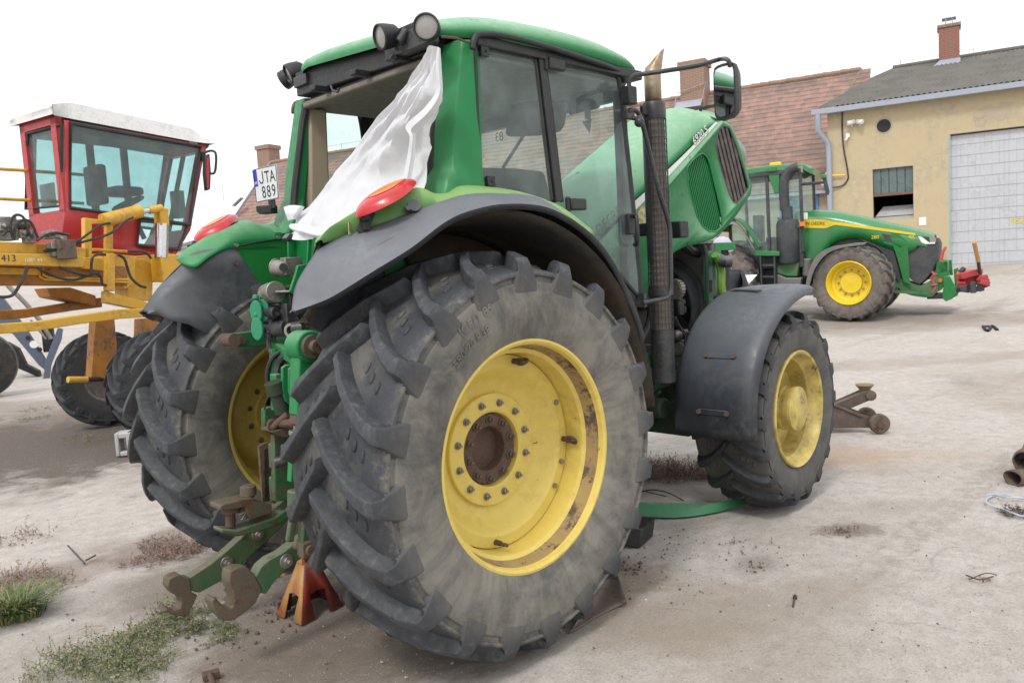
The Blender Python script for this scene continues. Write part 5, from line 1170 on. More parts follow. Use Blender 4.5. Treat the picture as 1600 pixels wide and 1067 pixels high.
M['block'] = paint('pale_concrete_block', (.42, .42, .42), .8, dirt_amt=.3); bk = mb.build('concrete_block', M['block'], bevel=.012); bk.location = cbf.o; bk.rotation_euler.z = cbf.ang
tag(bk, 'pale hollow concrete block behind the left rear tyre', 'concrete block')
mb = MB(); mb.tube([P(1003, 768, 'z', .02), P(1020, 765, 'z', .03), P(1045, 770, 'z', .03), P(1068, 782, 'z', .01)], .005, 6, smoothn=5); mb.tube([P(1003, 766, 'z', .02), P(1040, 775, 'z', .02)], .004, 6); tag(mb.build('wire', M['hose']), 'thin dark wire on the ground behind the green body panel', 'wire')
# ================================================================== the second tractor, further back on the right
g8 = ground_px(1330, 503); A8 = math.atan2(RH.y, RH.x)-math.radians(31)
e8 = V((math.cos(A8), math.sin(A8), 0)); l8 = V((-e8.y, e8.x, 0))
f8 = Frame(g8+l8*1.30, A8); T8 = thing('tractor', 'newer green tractor with yellow hood stripe parked before the yellow workshop', 'tractor', f8)
def Q(px, py, y): return f8.px(px, py, 'y', y)
def QL(pts, y): return f8.pl(pts, 'y', y)
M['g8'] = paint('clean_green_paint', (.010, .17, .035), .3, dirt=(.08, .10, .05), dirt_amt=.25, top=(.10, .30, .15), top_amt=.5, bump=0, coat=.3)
M['g8d'] = paint('dusty_green_paint', (.02, .16, .045), .5, dirt=(.16, .14, .10), dirt_amt=.8, dirt_scale=2.5, bump=0)
M['y8'] = paint('bright_yellow_paint', (.75, .55, .02), .4, dirt=(.35, .26, .06), dirt_amt=.2, bump=0)
M['b8'] = paint('dark_grey_plastic', (.035, .04, .046), .5, dirt=(.10, .095, .085), dirt_amt=.5, dirt_scale=2.5, bump=0)
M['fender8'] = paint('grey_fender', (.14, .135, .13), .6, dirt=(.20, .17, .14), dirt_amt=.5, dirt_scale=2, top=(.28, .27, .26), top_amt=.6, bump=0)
R8 = .86
t8 = make_tyre(R8, .33, .47, 20, .05, 1, .06, nseg=80, stubs=False)
def w8(y, s, ang):
    mb = MB(); pr = lambda p: [(r, s*h) for r, h in p]
    mb.lathe(pr([(.48, -.27), (.485, -.315), (.47, -.325), (.455, -.31), (.44, -.25), (.42, -.22), (.41, -.12), (.40, .25), (.47, .3), (.48, .27)]), n=56); mb.lathe(pr([(.41, -.12), (.36, -.10), (.34, -.06), (.28, -.05), (.235, -.05), (.232, -.10), (.225, -.115), (.02, -.115), (.0, -.12)]), n=56)
    w = mb.build('front_wheel', M['y8'], T8, ang=30, loc=(0, y, R8)); w.rotation_euler.z = ang
    o = bpy.data.objects.new('tyre', TY8); COL.objects.link(o); o.parent = w
    p0 = None
    for i in range(12):
        t = 2*PI*i/12; c = V((.285*math.cos(t), -s*.055, .285*math.sin(t)))
        if p0 is None: b = MB(); b.cyl((0, 0, 0), (0, -s*.03, 0), .022, n=6); p0 = b.build('wheel_nut', M['steel'], w, loc=c)
        else: dup(p0, w, c)
tmp = t8.build('tyre', T_FAR, None, ang=38); TY8 = tmp.data; bpy.data.objects.remove(tmp)
w8(-1.30+.33, 1, -.16); w8(1.30-.33, -1, -.16)
# rear wheel
c8 = Q(1135, 425, -1.0); tmp = make_tyre(1.03, .40, .56, 20, .06, 1, .07, nseg=80, stubs=False)
for y, s in ((-.98, 1), (.98, -1)):
    mb = MB(); pr = lambda p: [(r, s*h) for r, h in p]; mb.lathe(pr([(.57, -.34), (.57, -.39), (.54, -.38), (.52, -.25), (.5, .35), (.57, .36)]), n=48); mb.lathe(pr([(.51, -.1), (.4, -.05), (.3, .0), (0, .0)]), n=40)
    w = mb.build('rear_wheel', M['y8'], T8, ang=30, loc=(-3.05, y, 1.03-.05))
    if s == 1: o = tmp.build('tyre', T_FAR, w, ang=38); TYR = o.data
    else: o = bpy.data.objects.new('tyre', TYR); COL.objects.link(o); o.parent = w
# hood: side outline lofted over the width
HYw = .50
top = [(1243, 331), (1270, 330), (1300, 331), (1340, 338), (1380, 348), (1420, 357), (1448, 364), (1461, 369)]
rows = []
zb = [1.50]*8
tp = [Q(a, b, -.30) for a, b in top]
lo = QL([(1243, 420), (1265, 425), (1300, 382), (1340, 372), (1372, 386), (1403, 396), (1425, 378), (1440, 376)], -HYw)
mb = MB(); rows = []
for i, t in enumerate(tp):
    st_ = t.z-.13*(1 if i < 6 else .8); k = 1 if i < 6 else (.92 if i == 6 else .78)
    half = [(0, t.z+.035), (.22*k, t.z+.02), (.36*k, t.z-.03), (.46*k, st_), (.50*k, st_-.08), (.505*k, lo[i].z+.2 if lo[i].z+.2 < st_-.1 else st_-.2), (.50*k, lo[i].z)]
    rows.append([V((t.x, -a, z)) for a, z in half[::-1]]+[V((t.x, a, z)) for a, z in half[1:]])
cols = [catmull(c, 3) for c in zip(*rows)]; mb.loft([list(c) for c in zip(*cols)]); h8 = mb.build('hood', M['g8'], T8, ang=50, solid=.01)
def decal(pts, y, name, mat, par, th=.004): mb = MB(); mb.prism(QL(pts, y), (0, -th, 0)); return mb.build(name, mat, par, ang=0)
decal([(1248, 343), (1288, 343), (1302, 346), (1345, 352), (1400, 360), (1430, 364.5), (1431, 367.5), (1400, 364), (1345, 356.5), (1305, 351.5), (1298, 354), (1290, 357), (1248, 356)], -.515, 'yellow_stripe', M['y8'], h8)
mb = MB(); a = Q(1288.5, 351.8, -.525); d = (Q(1289, 352.5, -.525)-Q(1250, 352, -.525)).normalized(); mb.text('JOHN DEERE', a, d, (0, 0, 1), .105, 0, 'RIGHT'); mb.build('hood_lettering', M['decal_black'], h8, ang=0)
mb = MB(); mb.text('280', Q(1361, 373.5, -.53), (1, 0, -.02), (0, 0, 1), .11, 0); mb.build('model_number', M['decal_yellow'], h8, ang=0)
mb = MB(); mb.text('8R', Q(1419, 374, -.50), (1, 0, -.02), (0, 0, 1), .12, 0); mb.build('series_number', M['decal_yellow'], h8, ang=0)
# black nose with headlight and grille, side vent, lower guard
mb = MB(); nz = [(1396, 365), (1430, 368), (1462, 372), (1466, 380), (1465, 392), (1461, 410), (1455, 425), (1444, 438), (1436, 444), (1428, 440), (1422, 436), (1419, 400), (1416, 380), (1408, 374)]
pr_ = QL(nz, -.46); rows = [[V((p.x+dx, p.y*k, p.z)) for p in pr_] for k, dx in ((1, 0), (.8, .03), (.3, .05), (-.3, .05), (-.8, .03), (-1, 0))]
mb.loft(rows, closed=True, caps=True); n8 = mb.build('nose_grille', M['b8'], T8, ang=40)
decal([(1434, 369), (1440, 370), (1452, 379), (1461, 378), (1461, 381), (1446, 381.5), (1440, 379)], -.478, 'headlight', M['decal_white'], n8, .01)
decal([(1452, 369.5), (1462, 371), (1463, 378), (1453, 379)], -.478, 'headlight', M['lens_clear'], n8, .01)
decal([(1378, 365), (1391, 367), (1394, 379), (1383, 376)], -.515, 'hood_vent', M['b8'], h8)
decal([(1398, 360), (1418, 378), (1422, 440), (1425, 446), (1412, 440), (1404, 410), (1396, 384), (1380, 380)], -.49, 'hood_side', M['g8'], h8, .02)
decal([(1336, 371), (1360, 374), (1394, 383), (1401, 410), (1407, 432), (1404, 440), (1394, 425), (1385, 400), (1370, 386), (1352, 378)], -.47, 'engine_guard', M['b8'], T8, .02)
mb = MB(); fr_ = QL([(1240, 430), (1300, 420), (1400, 430), (1406, 434), (1420, 441), (1440, 446), (1452, 440), (1461, 428), (1466, 434), (1466, 455), (1456, 464), (1445, 465), (1425, 462), (1412, 458), (1404, 450), (1300, 455), (1240, 455)], -.42); mb.prism(fr_, (0, .84, 0)); mb.build('front_frame', M['g8d'], T8, bevel=.01)
mb = MB(); mb.box2((-3.2, -.45, .75), (.6, .45, 1.25)); mb.box2((-.2, -.75, .65), (.2, .75, .95)); mb.box2((-2.0, -.40, 1.2), (.5, .40, 2.0)); mb.box2((.3, -.38, .9), (1.15, .38, 1.75)); mb.build('chassis', M['b8'], T8, bevel=.02)
mb = MB(); q = QL([(1392, 453), (1450, 457), (1450, 460), (1392, 458)], -.6); mb.prism(q, (0, .1, 0)); mb.build('steering_rod', M['g8d'], T8)
# front fender arch
fa = QL([(1258, 461), (1260, 440), (1265, 420), (1273, 404), (1283, 394), (1297, 387), (1315, 384), (1335, 381), (1352, 380)], -1.3); fa2 = QL([(1262, 462), (1266, 440), (1271, 424), (1279, 410), (1289, 399), (1300, 392), (1316, 387), (1335, 384), (1352, 382)], -1.3)
fa = catmull(fa, 3); fa2 = catmull(fa2, 3); mb = MB(); mb.loft([[p+V((0, .62, 0)) for p in fa], [p+V((0, .3, .015)) for p in fa], fa, fa2, [p+V((0, .05, 0)) for p in fa2]]); mb.build('front_fender', M['fender8'], T8, ang=40, solid=.01)
# exhaust aftertreatment canister and pipe
mb = MB(); a = Q(1231, 375, -.85); z0, z1 = Q(1231, 412, -.85).z, Q(1231, 342, -.85).z; mb.lathe([(0, z0), (.22, z0), (.25, z0+.05), (.25, z1-.12), (.22, z1-.03), (.13, z1), (.12, z1+.28)], (a.x, -.85, 0), (0, 0, 1), 24); mb.tube([V((a.x-.05, -.85, z1+.2)), V((a.x-.06, -.85, z1+.75)), V((a.x-.02, -.85, z1+.95)), V((a.x+.10, -.85, z1+1.10)), V((a.x+.26, -.85, z1+1.16))], .11, 14, smoothn=4); mb.box(Q(1247, 352, -.9), (.12, .1, .12)); st8 = mb.build('exhaust_stack', M['b8'], T8, ang=40)
mb = MB(); mb.box(Q(1254, 350, -.95), (.12, .05, .10)); mb.build('side_marker', M['lens_orange'], st8)
mb = MB(); mb.box(Q(1257, 338, -.7), (.14, .05, .15)); mb.build('camera_box', M['decal_white'], T8, bevel=.01)
# cab
zr = Q(1200, 263, -.8).z; z_s = Q(1200, 390, -.8).z; xa = Q(1253, 300, -.8).x; xb = Q(1140, 300, -.8).x
mb = MB(); zz = zr-.08; rows = []
for x, w_, z_ in ((xb-.15, .75, zz), (xb, .86, zz+.10), (xa-.6, .88, zz+.13), (xa+.05, .84, zz+.08), (xa+.15, .70, zz)): rows.append([V((x, -w_, z_-.12)), V((x, -w_*.97, z_)), V((x, 0, z_+.05)), V((x, w_*.97, z_)), V((x, w_, z_-.12))])
mb.loft(rows, caps=True); cr8 = mb.build('cab_roof', M['g8'], T8, ang=40, bevel=.02)
mb = MB(); c = Q(1212, 258, -.5); mb.box(c, (.26, .14, .12)); mb.build('beacon', M['y8'], T8, bevel=.03)
mb = MB()
for y in (-.82, .82):
    for x in (xa, xa-.75, xb): mb.bar((x, y, z_s-.1), (x-.03, y*.97, zz), .07, .07, (1, 0, 0))
    mb.bar((xa, y, zz-.05), (xb, y, zz-.05), .10, .10)
mb.box2((xb, -.8, z_s-.45), (xa, .8, z_s-.1)); mb.box2((xa-.02, -.4, z_s-.1), (xa-.3, .4, z_s+.55)); mb.box2((xb+.5, -.3, z_s), (xb+1.0, .3, z_s+.2)); mb.box2((xb+.4, -.28, z_s+.1), (xb+.55, .28, z_s+.85)); mb.bar((xa-.35, 0, z_s+.4), (xa-.7, 0, z_s+.75), .3, .05); mb.build('cab_frame', M['b8'], T8, bevel=.01)
mb = MB()
for y in (-.81, .81): mb.add([(xa, y, z_s-.1), (xb, y, z_s-.1), (xb-.03, y*.97, zz), (xa-.03, y*.97, zz)], [(0, 1, 2, 3)])
mb.add([(xa, -.8, z_s), (xa, .8, z_s), (xa-.03, .8, zz), (xa-.03, -.8, zz)], [(0, 1, 2, 3)]); mb.add([(xb, -.8, z_s), (xb, .8, z_s), (xb-.03, .8, zz), (xb-.03, -.8, zz)], [(0, 1, 2, 3)]); mb.build('cab_glass', M['glass'], T8, ang=0)
mb = MB(); mb.prism(QL([(1199, 269), (1217, 268), (1220, 302), (1210, 302), (1203, 282)], -.86), (0, .12, 0)); mb.box(Q(1206, 265, -.86), (.22, .1, .10)); mb.build('corner_panel', M['g8'], T8, bevel=.01)
mb = MB(); mb.box(Q(1249, 266, -.8), (.16, .1, .13)); mb.build('roof_lamp', M['lens_clear'], T8, bevel=.01)
mb = MB(); q0 = Q(1254, 288, -.85); q1 = Q(1289, 285, -1.2); mb.tube([q0, q0.lerp(q1, .5), q1], .035, 8); ma8 = mb.build('mirror_arm', M['b8'], T8); mb = MB(); mb.prism([p for p in QL([(1284, 277), (1290, 276), (1296, 300), (1294, 305), (1290, 303)], -1.25)], (0, .06, 0)); mb.build('mirror', M['b8'], ma8, bevel=.01); mb = MB(); mb.box(Q(1287, 276, -1.25), (.12, .1, .08)); mb.build('mirror_cap', M['g8'], ma8, bevel=.01)
# platform, ladder, tank, rear fender
mb = MB(); mb.prism(QL([(1179, 392), (1218, 393), (1218, 400), (1180, 400)], -1.1), (0, .3, 0)); mb.build('platform', M['g8'], T8, bevel=.01)
mb = MB(); 
for a_, b_ in (((1189, 401), (1192, 455)), ((1211, 401), (1212, 455))): mb.bar(Q(*a_, -1.1), Q(*b_, -1.1), .03, .18, (0, 1, 0))
for py in (413, 431, 450): mb.prism(QL([(1190, py), (1212, py), (1212, py+3), (1190, py+3)], -1.12), (0, .2, 0))
mb.build('ladder', M['b8'], T8, bevel=.004)
mb = MB(); mb.prism(QL([(1214, 414), (1248, 410), (1246, 432), (1230, 432), (1214, 427)], -.9), (0, .5, 0)); mb.build('tank_cover', M['g8d'], T8, bevel=.02)
mb = MB(); mb.prism(QL([(1214, 428), (1228, 434), (1252, 434), (1251, 454), (1214, 453)], -.95), (0, .6, 0)); mb.cyl(Q(1261, 404, -.7), Q(1261, 432, -.7), .10, n=14); mb.build('fuel_tank', M['fender8'], T8, bevel=.03)
fa = [(1128, 362), (1143, 342), (1155, 346), (1167, 358), (1178, 375), (1186, 388)]; p0 = catmull(QL(fa, -1.05), 3); mb = MB(); mb.loft([[p+V((0, .5, 0)) for p in p0], p0]); mb.build('rear_fender', M['g8'], T8, ang=40, solid=.03)
fa = [(1120, 372), (1138, 352), (1150, 352), (1162, 364), (1172, 380), (1179, 391)]; p0 = catmull(QL(fa, -1.35), 3); p1 = catmull(QL([(a, b-4) for a, b in fa], -1.05), 3); mb = MB(); mb.loft([p1, p0]); mb.build('fender_flare', M['fender8'], T8, ang=40, solid=.02)
# front linkage with green weight bracket
mb = MB()
mb.prism(QL([(1463, 412), (1468, 408), (1480, 408), (1481, 422), (1484, 428), (1478, 436), (1472, 452), (1462, 458), (1460, 440)], -.35), (0, .1, 0)); mb.prism(QL([(1472, 406), (1487, 406), (1489, 430), (1478, 430)], .35), (0, .1, 0)); mb.prism(QL([(1463, 410), (1481, 408), (1482, 424), (1466, 428)], -.35), (0, .7, 0)); mb.build('front_linkage', M['g8'], T8, bevel=.01)
mb = MB()
for y in (-.48, .40): mb.prism(QL([(1474, 432), (1484, 431), (1492, 446), (1494, 456), (1488, 467), (1478, 471), (1472, 466), (1474, 448)], y), (0, .09, 0))
mb.cyl(Q(1484, 458, -.44), Q(1484, 458, -.44)+V((0, .9, 0)), .06); la8 = mb.build('linkage_arm', M['g8'], T8, bevel=.01)
mb = MB(); mb.prism(QL([(1490, 421), (1497, 418), (1500, 432), (1502, 448), (1496, 462), (1488, 466), (1492, 450)], .2), (0, .1, 0)); mb.build('linkage_hook', M['g8'], T8, bevel=.01)
mb = MB(); c = Q(1469, 438, -.37); mb.cyl(c, c+V((0, -.02, 0)), .045, n=16); mb.build('reflector', M['lens_orange'], T8)
mb = MB(); mb.tube([Q(1455, 424, -.42), Q(1461, 430, -.42), Q(1457, 440, -.42), Q(1462, 448, -.42), Q(1456, 458, -.42)], .03, 8); mb.tube([Q(1458, 430, -.44), Q(1464, 428, -.44)], .025); mb.tube([Q(1455, 446, -.44), Q(1464, 445, -.44)], .025); M['pinkred'] = paint('worn_red_hitch', (.35, .10, .08), .6, dirt_amt=.5, bump=0); mb.build('hitch_link', M['pinkred'], T8)
mb = MB(); mb.box(Q(1463, 462, -.1), (.35, .5, .12)); mb.build('weight_base', M['b8'], T8, bevel=.02)

# ------------------------------------------------ red implement by the workshop gate
gi = ground_px(1510, 456); fi = Frame(gi, math.atan2(RH.y, RH.x)-math.radians(20)); IM = thing('cultivator', 'small red cultivator with black tines standing before the workshop gate', 'implement', fi)
M['red_im'] = paint('red_implement_paint', (.42, .03, .035), .45, dirt=(.15, .07, .05), dirt_amt=.5, dirt_scale=2, bump=0)
def IL(pts, y): return fi.pl(pts, 'y', y)
mb = MB()
for a_, b_, y0_, y1_, w_ in (((1500, 432), (1528, 425), 0, 0, .09), ((1501, 428), (1530, 424), .5, .5, .08), ((1502, 446), (1512, 426), 0, .25, .09), ((1508, 440), (1528, 434), .1, .1, .10), ((1527, 433), (1543, 441), 0, 0, .09), ((1531, 440), (1546, 444), -.1, -.1, .07), ((1515, 436), (1527, 442), .3, .05, .07), ((1523, 430), (1526, 441), .2, .1, .08), ((1537, 430), (1541, 441), .1, .1, .08), ((1500, 432), (1501, 428), 0, .5, .08), ((1528, 425), (1530, 424), 0, .5, .08)):
    mb.bar(fi.px(*a_, 'y', y0_), fi.px(*b_, 'y', y1_), w_, w_*.8)
mb.build('frame', M['red_im'], IM, bevel=.01)
mb = MB()
for a_, b_ in (((1520, 440), (1521, 458)), ((1530, 440), (1534, 455)), ((1505, 446), (1506, 456))): mb.bar(fi.px(*a_, 'y', -.05), fi.px(*b_, 'y', -.05), .04, .06, (1, 0, 0))
mb.box(fi.px(1512, 452, 'y', .4), (.25, .06, .06)); mb.bar(fi.px(1512, 441, 'y', .3), fi.px(1509, 457, 'y', .3), .05, .08, (1, 0, 0)); mb.bar(fi.px(1538, 442, 'y', 0), fi.px(1541, 449, 'y', 0), .05, .08, (1, 0, 0)); mb.tube([fi.px(1500, 426, 'y', .1), fi.px(1507, 418, 'y', .1)], .03); mb.build('tine', M['b8'], IM, bevel=.01)
mb = MB(); a_ = fi.px(1522, 378, 'y', -.3); b_ = fi.px(1528.5, 408, 'y', -.15); c_ = fi.px(1531.5, 430, 'y', 0); M['wood'] = paint('varnished_wood', (.50, .27, .10), .5, dirt_amt=.1, bump=0)
sp = thing('spade', 'wooden handled tool with dark shank leaning on the red cultivator', 'hand tool', loc=f8.M.to_translation()*0+fi.M @ c_)
ow = fi.M @ c_
mb.tube([fi.M @ a_-ow, fi.M @ b_-ow], .024, 8); mb.build('handle', M['wood'], sp); mb = MB(); mb.tube([fi.M @ b_-ow, V((0, 0, 0))], .02, 8); mb.build('shank', M['b8'], sp)
pr0 = at_depth(1467, 425, 23.0); fr2 = Frame((pr0.x, pr0.y, gz(pr0.x, pr0.y)), A8)
rr = [fr2.I @ at_depth(a, b, 23.0) for a, b in ((1467, 425), (1469, 412), (1470, 404), (1473, 394), (1478, 386))]
rt = thing('tool', 'curved red prong standing behind the parked tractor nose', 'implement', fr2); mb = MB(); mb.tube([V((rr[0].x, rr[0].y, .02))]+rr, lambda t: .11*(1-.75*t), 10, smoothn=2); mb.build('prong', M['red_im'], rt, ang=50); mb = MB(); mb.box(rr[0]+V((-.15, 0, -.05)), (.4, .2, .3)); mb.box((rr[0].x-.15, 0, .06), (.7, .5, .10)); mb.build('prong_base', M['red_im'], rt, bevel=.03)
mb = MB(); q = [ground_px(a, b)+V((0, 0, .04)) for a, b in ((1536, 466), (1543, 464), (1550, 466), (1558, 464))]; mb.tube([p-V((0, 0, .03)) for p in q], .03, 8, smoothn=3); q2 = ground_px(1541, 466); mb.ball(q2+V((0, 0, .01)), (.14, .08, .02)); tag(mb.build('rag', M['dark']), 'black rag lying on the yard right of the red cultivator', 'rag')

# ================================================================== yellow field machine with red cab on the left
D9 = 10.0; c9 = CAM+ray(105, 330)*D9; AM = YAW-PI/2+math.radians(57)
m9 = Frame((c9.x, c9.y, 0), AM); FM = thing('field_machine', 'tall yellow farm machine with a red glazed cab behind the big tractor', 'farm machine', m9)
def K(px, py, y=0.): return m9.px(px, py, 'y', y)
def KL(pts, y=0.): return m9.pl(pts, 'y', y)
def KX(px, py, x=0.): return m9.px(px, py, 'x', x)
M['red9'] = paint('red_cab_paint', (.42, .022, .025), .38, dirt=(.22, .03, .03), dirt_amt=.3, bump=0, coat=.15)
M['y9'] = paint('ochre_machine_paint', (.66, .37, .035), .45, dirt=(.34, .20, .06), dirt_amt=.6, dirt_scale=2.5, var=.12, rust_amt=.05, rust_scale=6, bump=.01)
M['o9'] = paint('orange_brown_machine_paint', (.42, .17, .02), .5, dirt=(.12, .06, .03), dirt_amt=.8, dirt_scale=3.5, rust=(.025, .018, .014), rust_amt=.16, rust_scale=4, bump=.01)
M['roof9'] = paint('mossy_white_roof', (.80, .80, .79), .7, dirt=(.50, .49, .45), dirt_amt=.5, dirt_scale=6, rust=(.16, .16, .13), rust_amt=.07, rust_scale=24, bump=.02)
W9 = KX(42, 260).y                # cab width from its rear face
win = [(109, 193), (312, 230), (296, 351), (108, 325)]; low = [(217, 345), (292, 351), (279, 390), (213, 383)]
body = [(99, 188), (320, 228), (296, 360), (272, 400), (236, 402), (128, 396), (96, 372), (102, 325)]
def tess_side(y):
    from mathutils.geometry import tessellate_polygon
    ps = [KL(l, 0.) for l in (body, win, low)]; flat = [V((p.x, y, p.z)) for l in ps for p in l]
    tri = tessellate_polygon([[V((p.x, p.z, 0)) for p in l] for l in ps]); mb.add(flat, [tuple(t) for t in tri])
mb = MB(); tess_side(0); tess_side(W9)
pw = KL(win); pb = KL(body); xr, xf_ = 0., pw[1].x
zt, zs_, zb_ = pw[0].z+.04, pw[3].z-.03, pb[5].z
for (y0, y1) in ((-.0, .10), (W9-.10, W9)): mb.box2((-.03, y0, zs_), (.04, y1, zt+.04)); 
mb.box2((-.03, 0, zb_+.1), (.02, W9, zs_)); mb.box2((-.03, 0, zt-.06), (.04, W9, zt+.04))
fp = [pb[1], pw[2]+V((.06, 0, 0)), pb[3]]
mb.prism([pb[2], pb[3], pb[3]+V((-.05, 0, 0)), pb[2]+V((-.05, 0, 0))], (0, W9, 0)); mb.box2((pb[3].x-.1, 0, pb[3].z), (xr, W9, pb[3].z+.05))
for y in (0, W9-.07): mb.prism([pb[1], pb[2], pb[2]+V((-.07, 0, 0)), pb[1]+V((-.07, 0, 0))], (0, .07, 0))
mb.prism([pb[1], pb[1]+V((.0, 0, -.09)), pb[1]+V((-.1, 0, -.09)), pb[1]+V((-.1, 0, 0))], (0, W9, 0))
cab9 = mb.build('cab', M['red9'], FM, ang=30, solid=.03)
def gl(pts, y, name='cab_window'):
    mb = MB(); mb.prism([V((p.x, y, p.z)) for p in pts], (0, .006, 0)); o = mb.build(name, M['glass_blue'], cab9, ang=0)
    mb = MB(); c = sum(pts, V())/len(pts); mb.tube([V((p.x, y-.01, p.z)) for p in pts], .028, 6, closed=True); mb.build('window_seal', M['rubber_seal'], o, ang=40); return o
gl(KL(win), -.01); gl(KL(low), -.01); gl(KL(win), W9)
rw = [KX(a, b) for a, b in ((45, 209), (99, 196), (98, 322), (43, 327))]
mb = MB(); mb.prism(rw, (.006, 0, 0)); o = mb.build('cab_window', M['glass_blue'], cab9, ang=0); mb = MB(); mb.tube([p+V((-.02, 0, 0)) for p in rw], .022, 6, closed=True); mb.build('window_seal', M['rubber_seal'], o)
fw = [V((pb[1].x-.03, .08, pb[1].z-.08)), V((pb[1].x-.03, W9-.08, pb[1].z-.08)), V((pb[2].x-.01, W9-.08, pb[2].z)), V((pb[2].x-.01, .08, pb[2].z))]
mb = MB(); mb.add(fw, [(0, 1, 2, 3)]); o = mb.build('windscreen', M['glass_blue'], cab9, ang=0); mb = MB(); mb.tube(fw, .03, 6, closed=True); mb.bar((pb[1].x-.04, W9*.55, pb[1].z-.1), (pb[2].x-.02, W9*.55, pb[2].z), .05, .05, (1, 0, 0)); mb.build('window_frame', M['rubber_seal'], o)
# far side has a second post
mb = MB()
for x in (.42, .82, 1.32): mb.box2((x, W9-.03, zs_-.05), (x+.09, W9+.02, zt))
mb.box2((.05, .1, zt-.14), (xf_-.1, W9-.1, zt-.04)); mb.build('cab_post', M['dark'], cab9)
mb = MB(); rows = []
for x, i_, z_ in ((-.10, .04, .0), (-.11, .0, .06), (-.05, .08, .13), (.2, .10, .19), (xf_-.1, .10, .17), (xf_+.06, .06, .10), (xf_+.20, -.02, .0)):
    y0, y1 = -.08+i_, W9+.08-i_; b0 = zt+.03
    rows.append([V((x, y0-.02, b0)), V((x, y0, b0+1.1*z_)), V((x, y0+.15, b0+1.5*z_)), V((x, y1-.15, b0+1.5*z_)), V((x, y1, b0+1.1*z_)), V((x, y1+.02, b0))])
sl_ = (K(322, 213).z-K(105, 182).z)/(K(322, 213).x-K(105, 182).x)
mb.loft(rows, caps=True); sl_ = (pw[1].z-pw[0].z)/(pw[1].x-pw[0].x); mb.v = [p+V((0, 0, sl_*max(p.x, 0))) for p in mb.v]; mb.build('cab_roof', M['roof9'], FM, ang=50, bevel=.02)
mb = MB(); mb.box(K(190, 300, .6), (.42, .45, .12)); mb.box(K(150, 290, .8), (.12, .42, .55)); mb.build('driver_seat', M['dark'], FM, bevel=.04)
mb = MB(); c = K(200, 318, .6); mb.tube([c+V((.2*math.cos(t), .2*math.sin(t), .10*math.cos(t))) for t in [2*PI*k/24 for k in range(24)]], .02, 6, closed=True); mb.bar(c, c+V((.2, 0, -.5)), .05, .05); mb.bar(c+V((-.2, 0, -.1)), c+V((.2, 0, .1)), .04, .03); mb.box(K(278, 320, .5), (.10, .2, .4)); mb.box(K(75, 305, .9), (.02, .35, .3)); mb.build('steering_wheel', M['dark'], FM)
mb = MB(); mb.tube(catmull([K(314, 242, -.02), K(328, 236, -.12), K(337, 240, -.2), K(337, 262, -.2), K(334, 271, -.2), K(326, 271, -.2)], 4), .018, 8); mb.box(K(317, 245, -.04), (.06, .06, .12)); ma9 = mb.build('mirror_arm', M['black'], FM); mb = MB(); mb.prism(KL([(321, 243), (328, 240), (330, 268), (329, 296), (323, 298), (320, 270)], -.22), (.02, .09, 0)); mb.build('mirror', M['black'], ma9, bevel=.012); mb = MB(); mb.prism(KL([(323, 246), (326, 245), (327, 268), (326, 294), (324, 295), (322.5, 270)], -.225), (0, .004, 0)); mb.build('mirror_glass', M['red9'], ma9); mb = MB(); mb.ball(K(318, 224, .05), (.09, .07, .09)); mb.build('front_lamp', M['black'], FM)
# frame beams: each one a part of its own
def beam(pts, y, th, name='beam', mat='y9', bev=.008):
    mb = MB(); mb.prism(KL(pts, y), (0, th, 0)); return mb.build(name, M[mat], FM, bevel=bev)
bm413 = beam([(-40, 394), (70, 397), (132, 401), (132, 418), (70, 416), (-40, 413)], -.75, .12)
mb = MB(); d = (K(20, 408, -.76)-K(2, 408, -.76)).normalized(); mb.text('413', K(2, 408.5, -.753), d, (0, 0, 1), .105, 0); mb.build('machine_number', M['decal_black'], bm413, ang=0)
mb = MB(); mb.text('1081 44', K(38, 409, -.753), d, (0, 0, 1), .06, 0); mb.build('chalk_writing', M['decal_white'], bm413, ang=0)
beam([(-40, 376), (57, 380), (58, 397), (-40, 394)], -.60, .3); beam([(-40, 412), (200, 416), (199, 447), (60, 446), (-40, 446)], -.45, .15, 'beam', 'o9'); beam([(-40, 416), (60, 420), (60, 430), (-40, 428)], -.50, .05)
beam([(56, 380), (140, 388), (140, 418), (56, 400)], -.5, .2); beam([(132, 402), (166, 404), (166, 424), (132, 420)], -.55, .15); beam([(160, 395), (212, 400), (212, 440), (196, 452), (160, 420)], -.35, .4)
beam([(132, 340), (177, 346), (177, 349), (144, 350), (144, 412), (133, 412)], -.5, .08, 'post'); beam([(166, 350), (177, 350), (177, 396), (165, 396)], -.3, .06, 'post'); beam([(169, 396), (180, 396), (180, 455), (168, 454)], -.75, .1, 'post'); beam([(166, 454), (180, 459), (230, 472), (230, 486), (166, 473)], -.70, .12, 'beam'); beam([(212, 400), (262, 396), (300, 400), (300, 440), (212, 436)], -.1, .5, 'beam'); beam([(196, 405), (224, 404), (240, 412), (238, 470), (200, 470)], -.2, .3, 'bracket')
lb = beam([(-60, 510), (60, 502), (120, 493), (190, 483), (240, 482), (240, 495), (190, 498), (120, 507), (60, 517), (-60, 527)], -1.15, .12, 'beam'); beam([(-60, 488), (40, 483), (108, 473), (125, 468), (160, 465), (160, 480), (110, 486), (40, 497), (-60, 504)], .2, .14, 'beam', 'o9'); beam([(72, 450), (110, 449), (150, 462), (150, 478), (80, 464)], .1, .3, 'bracket', 'o9')
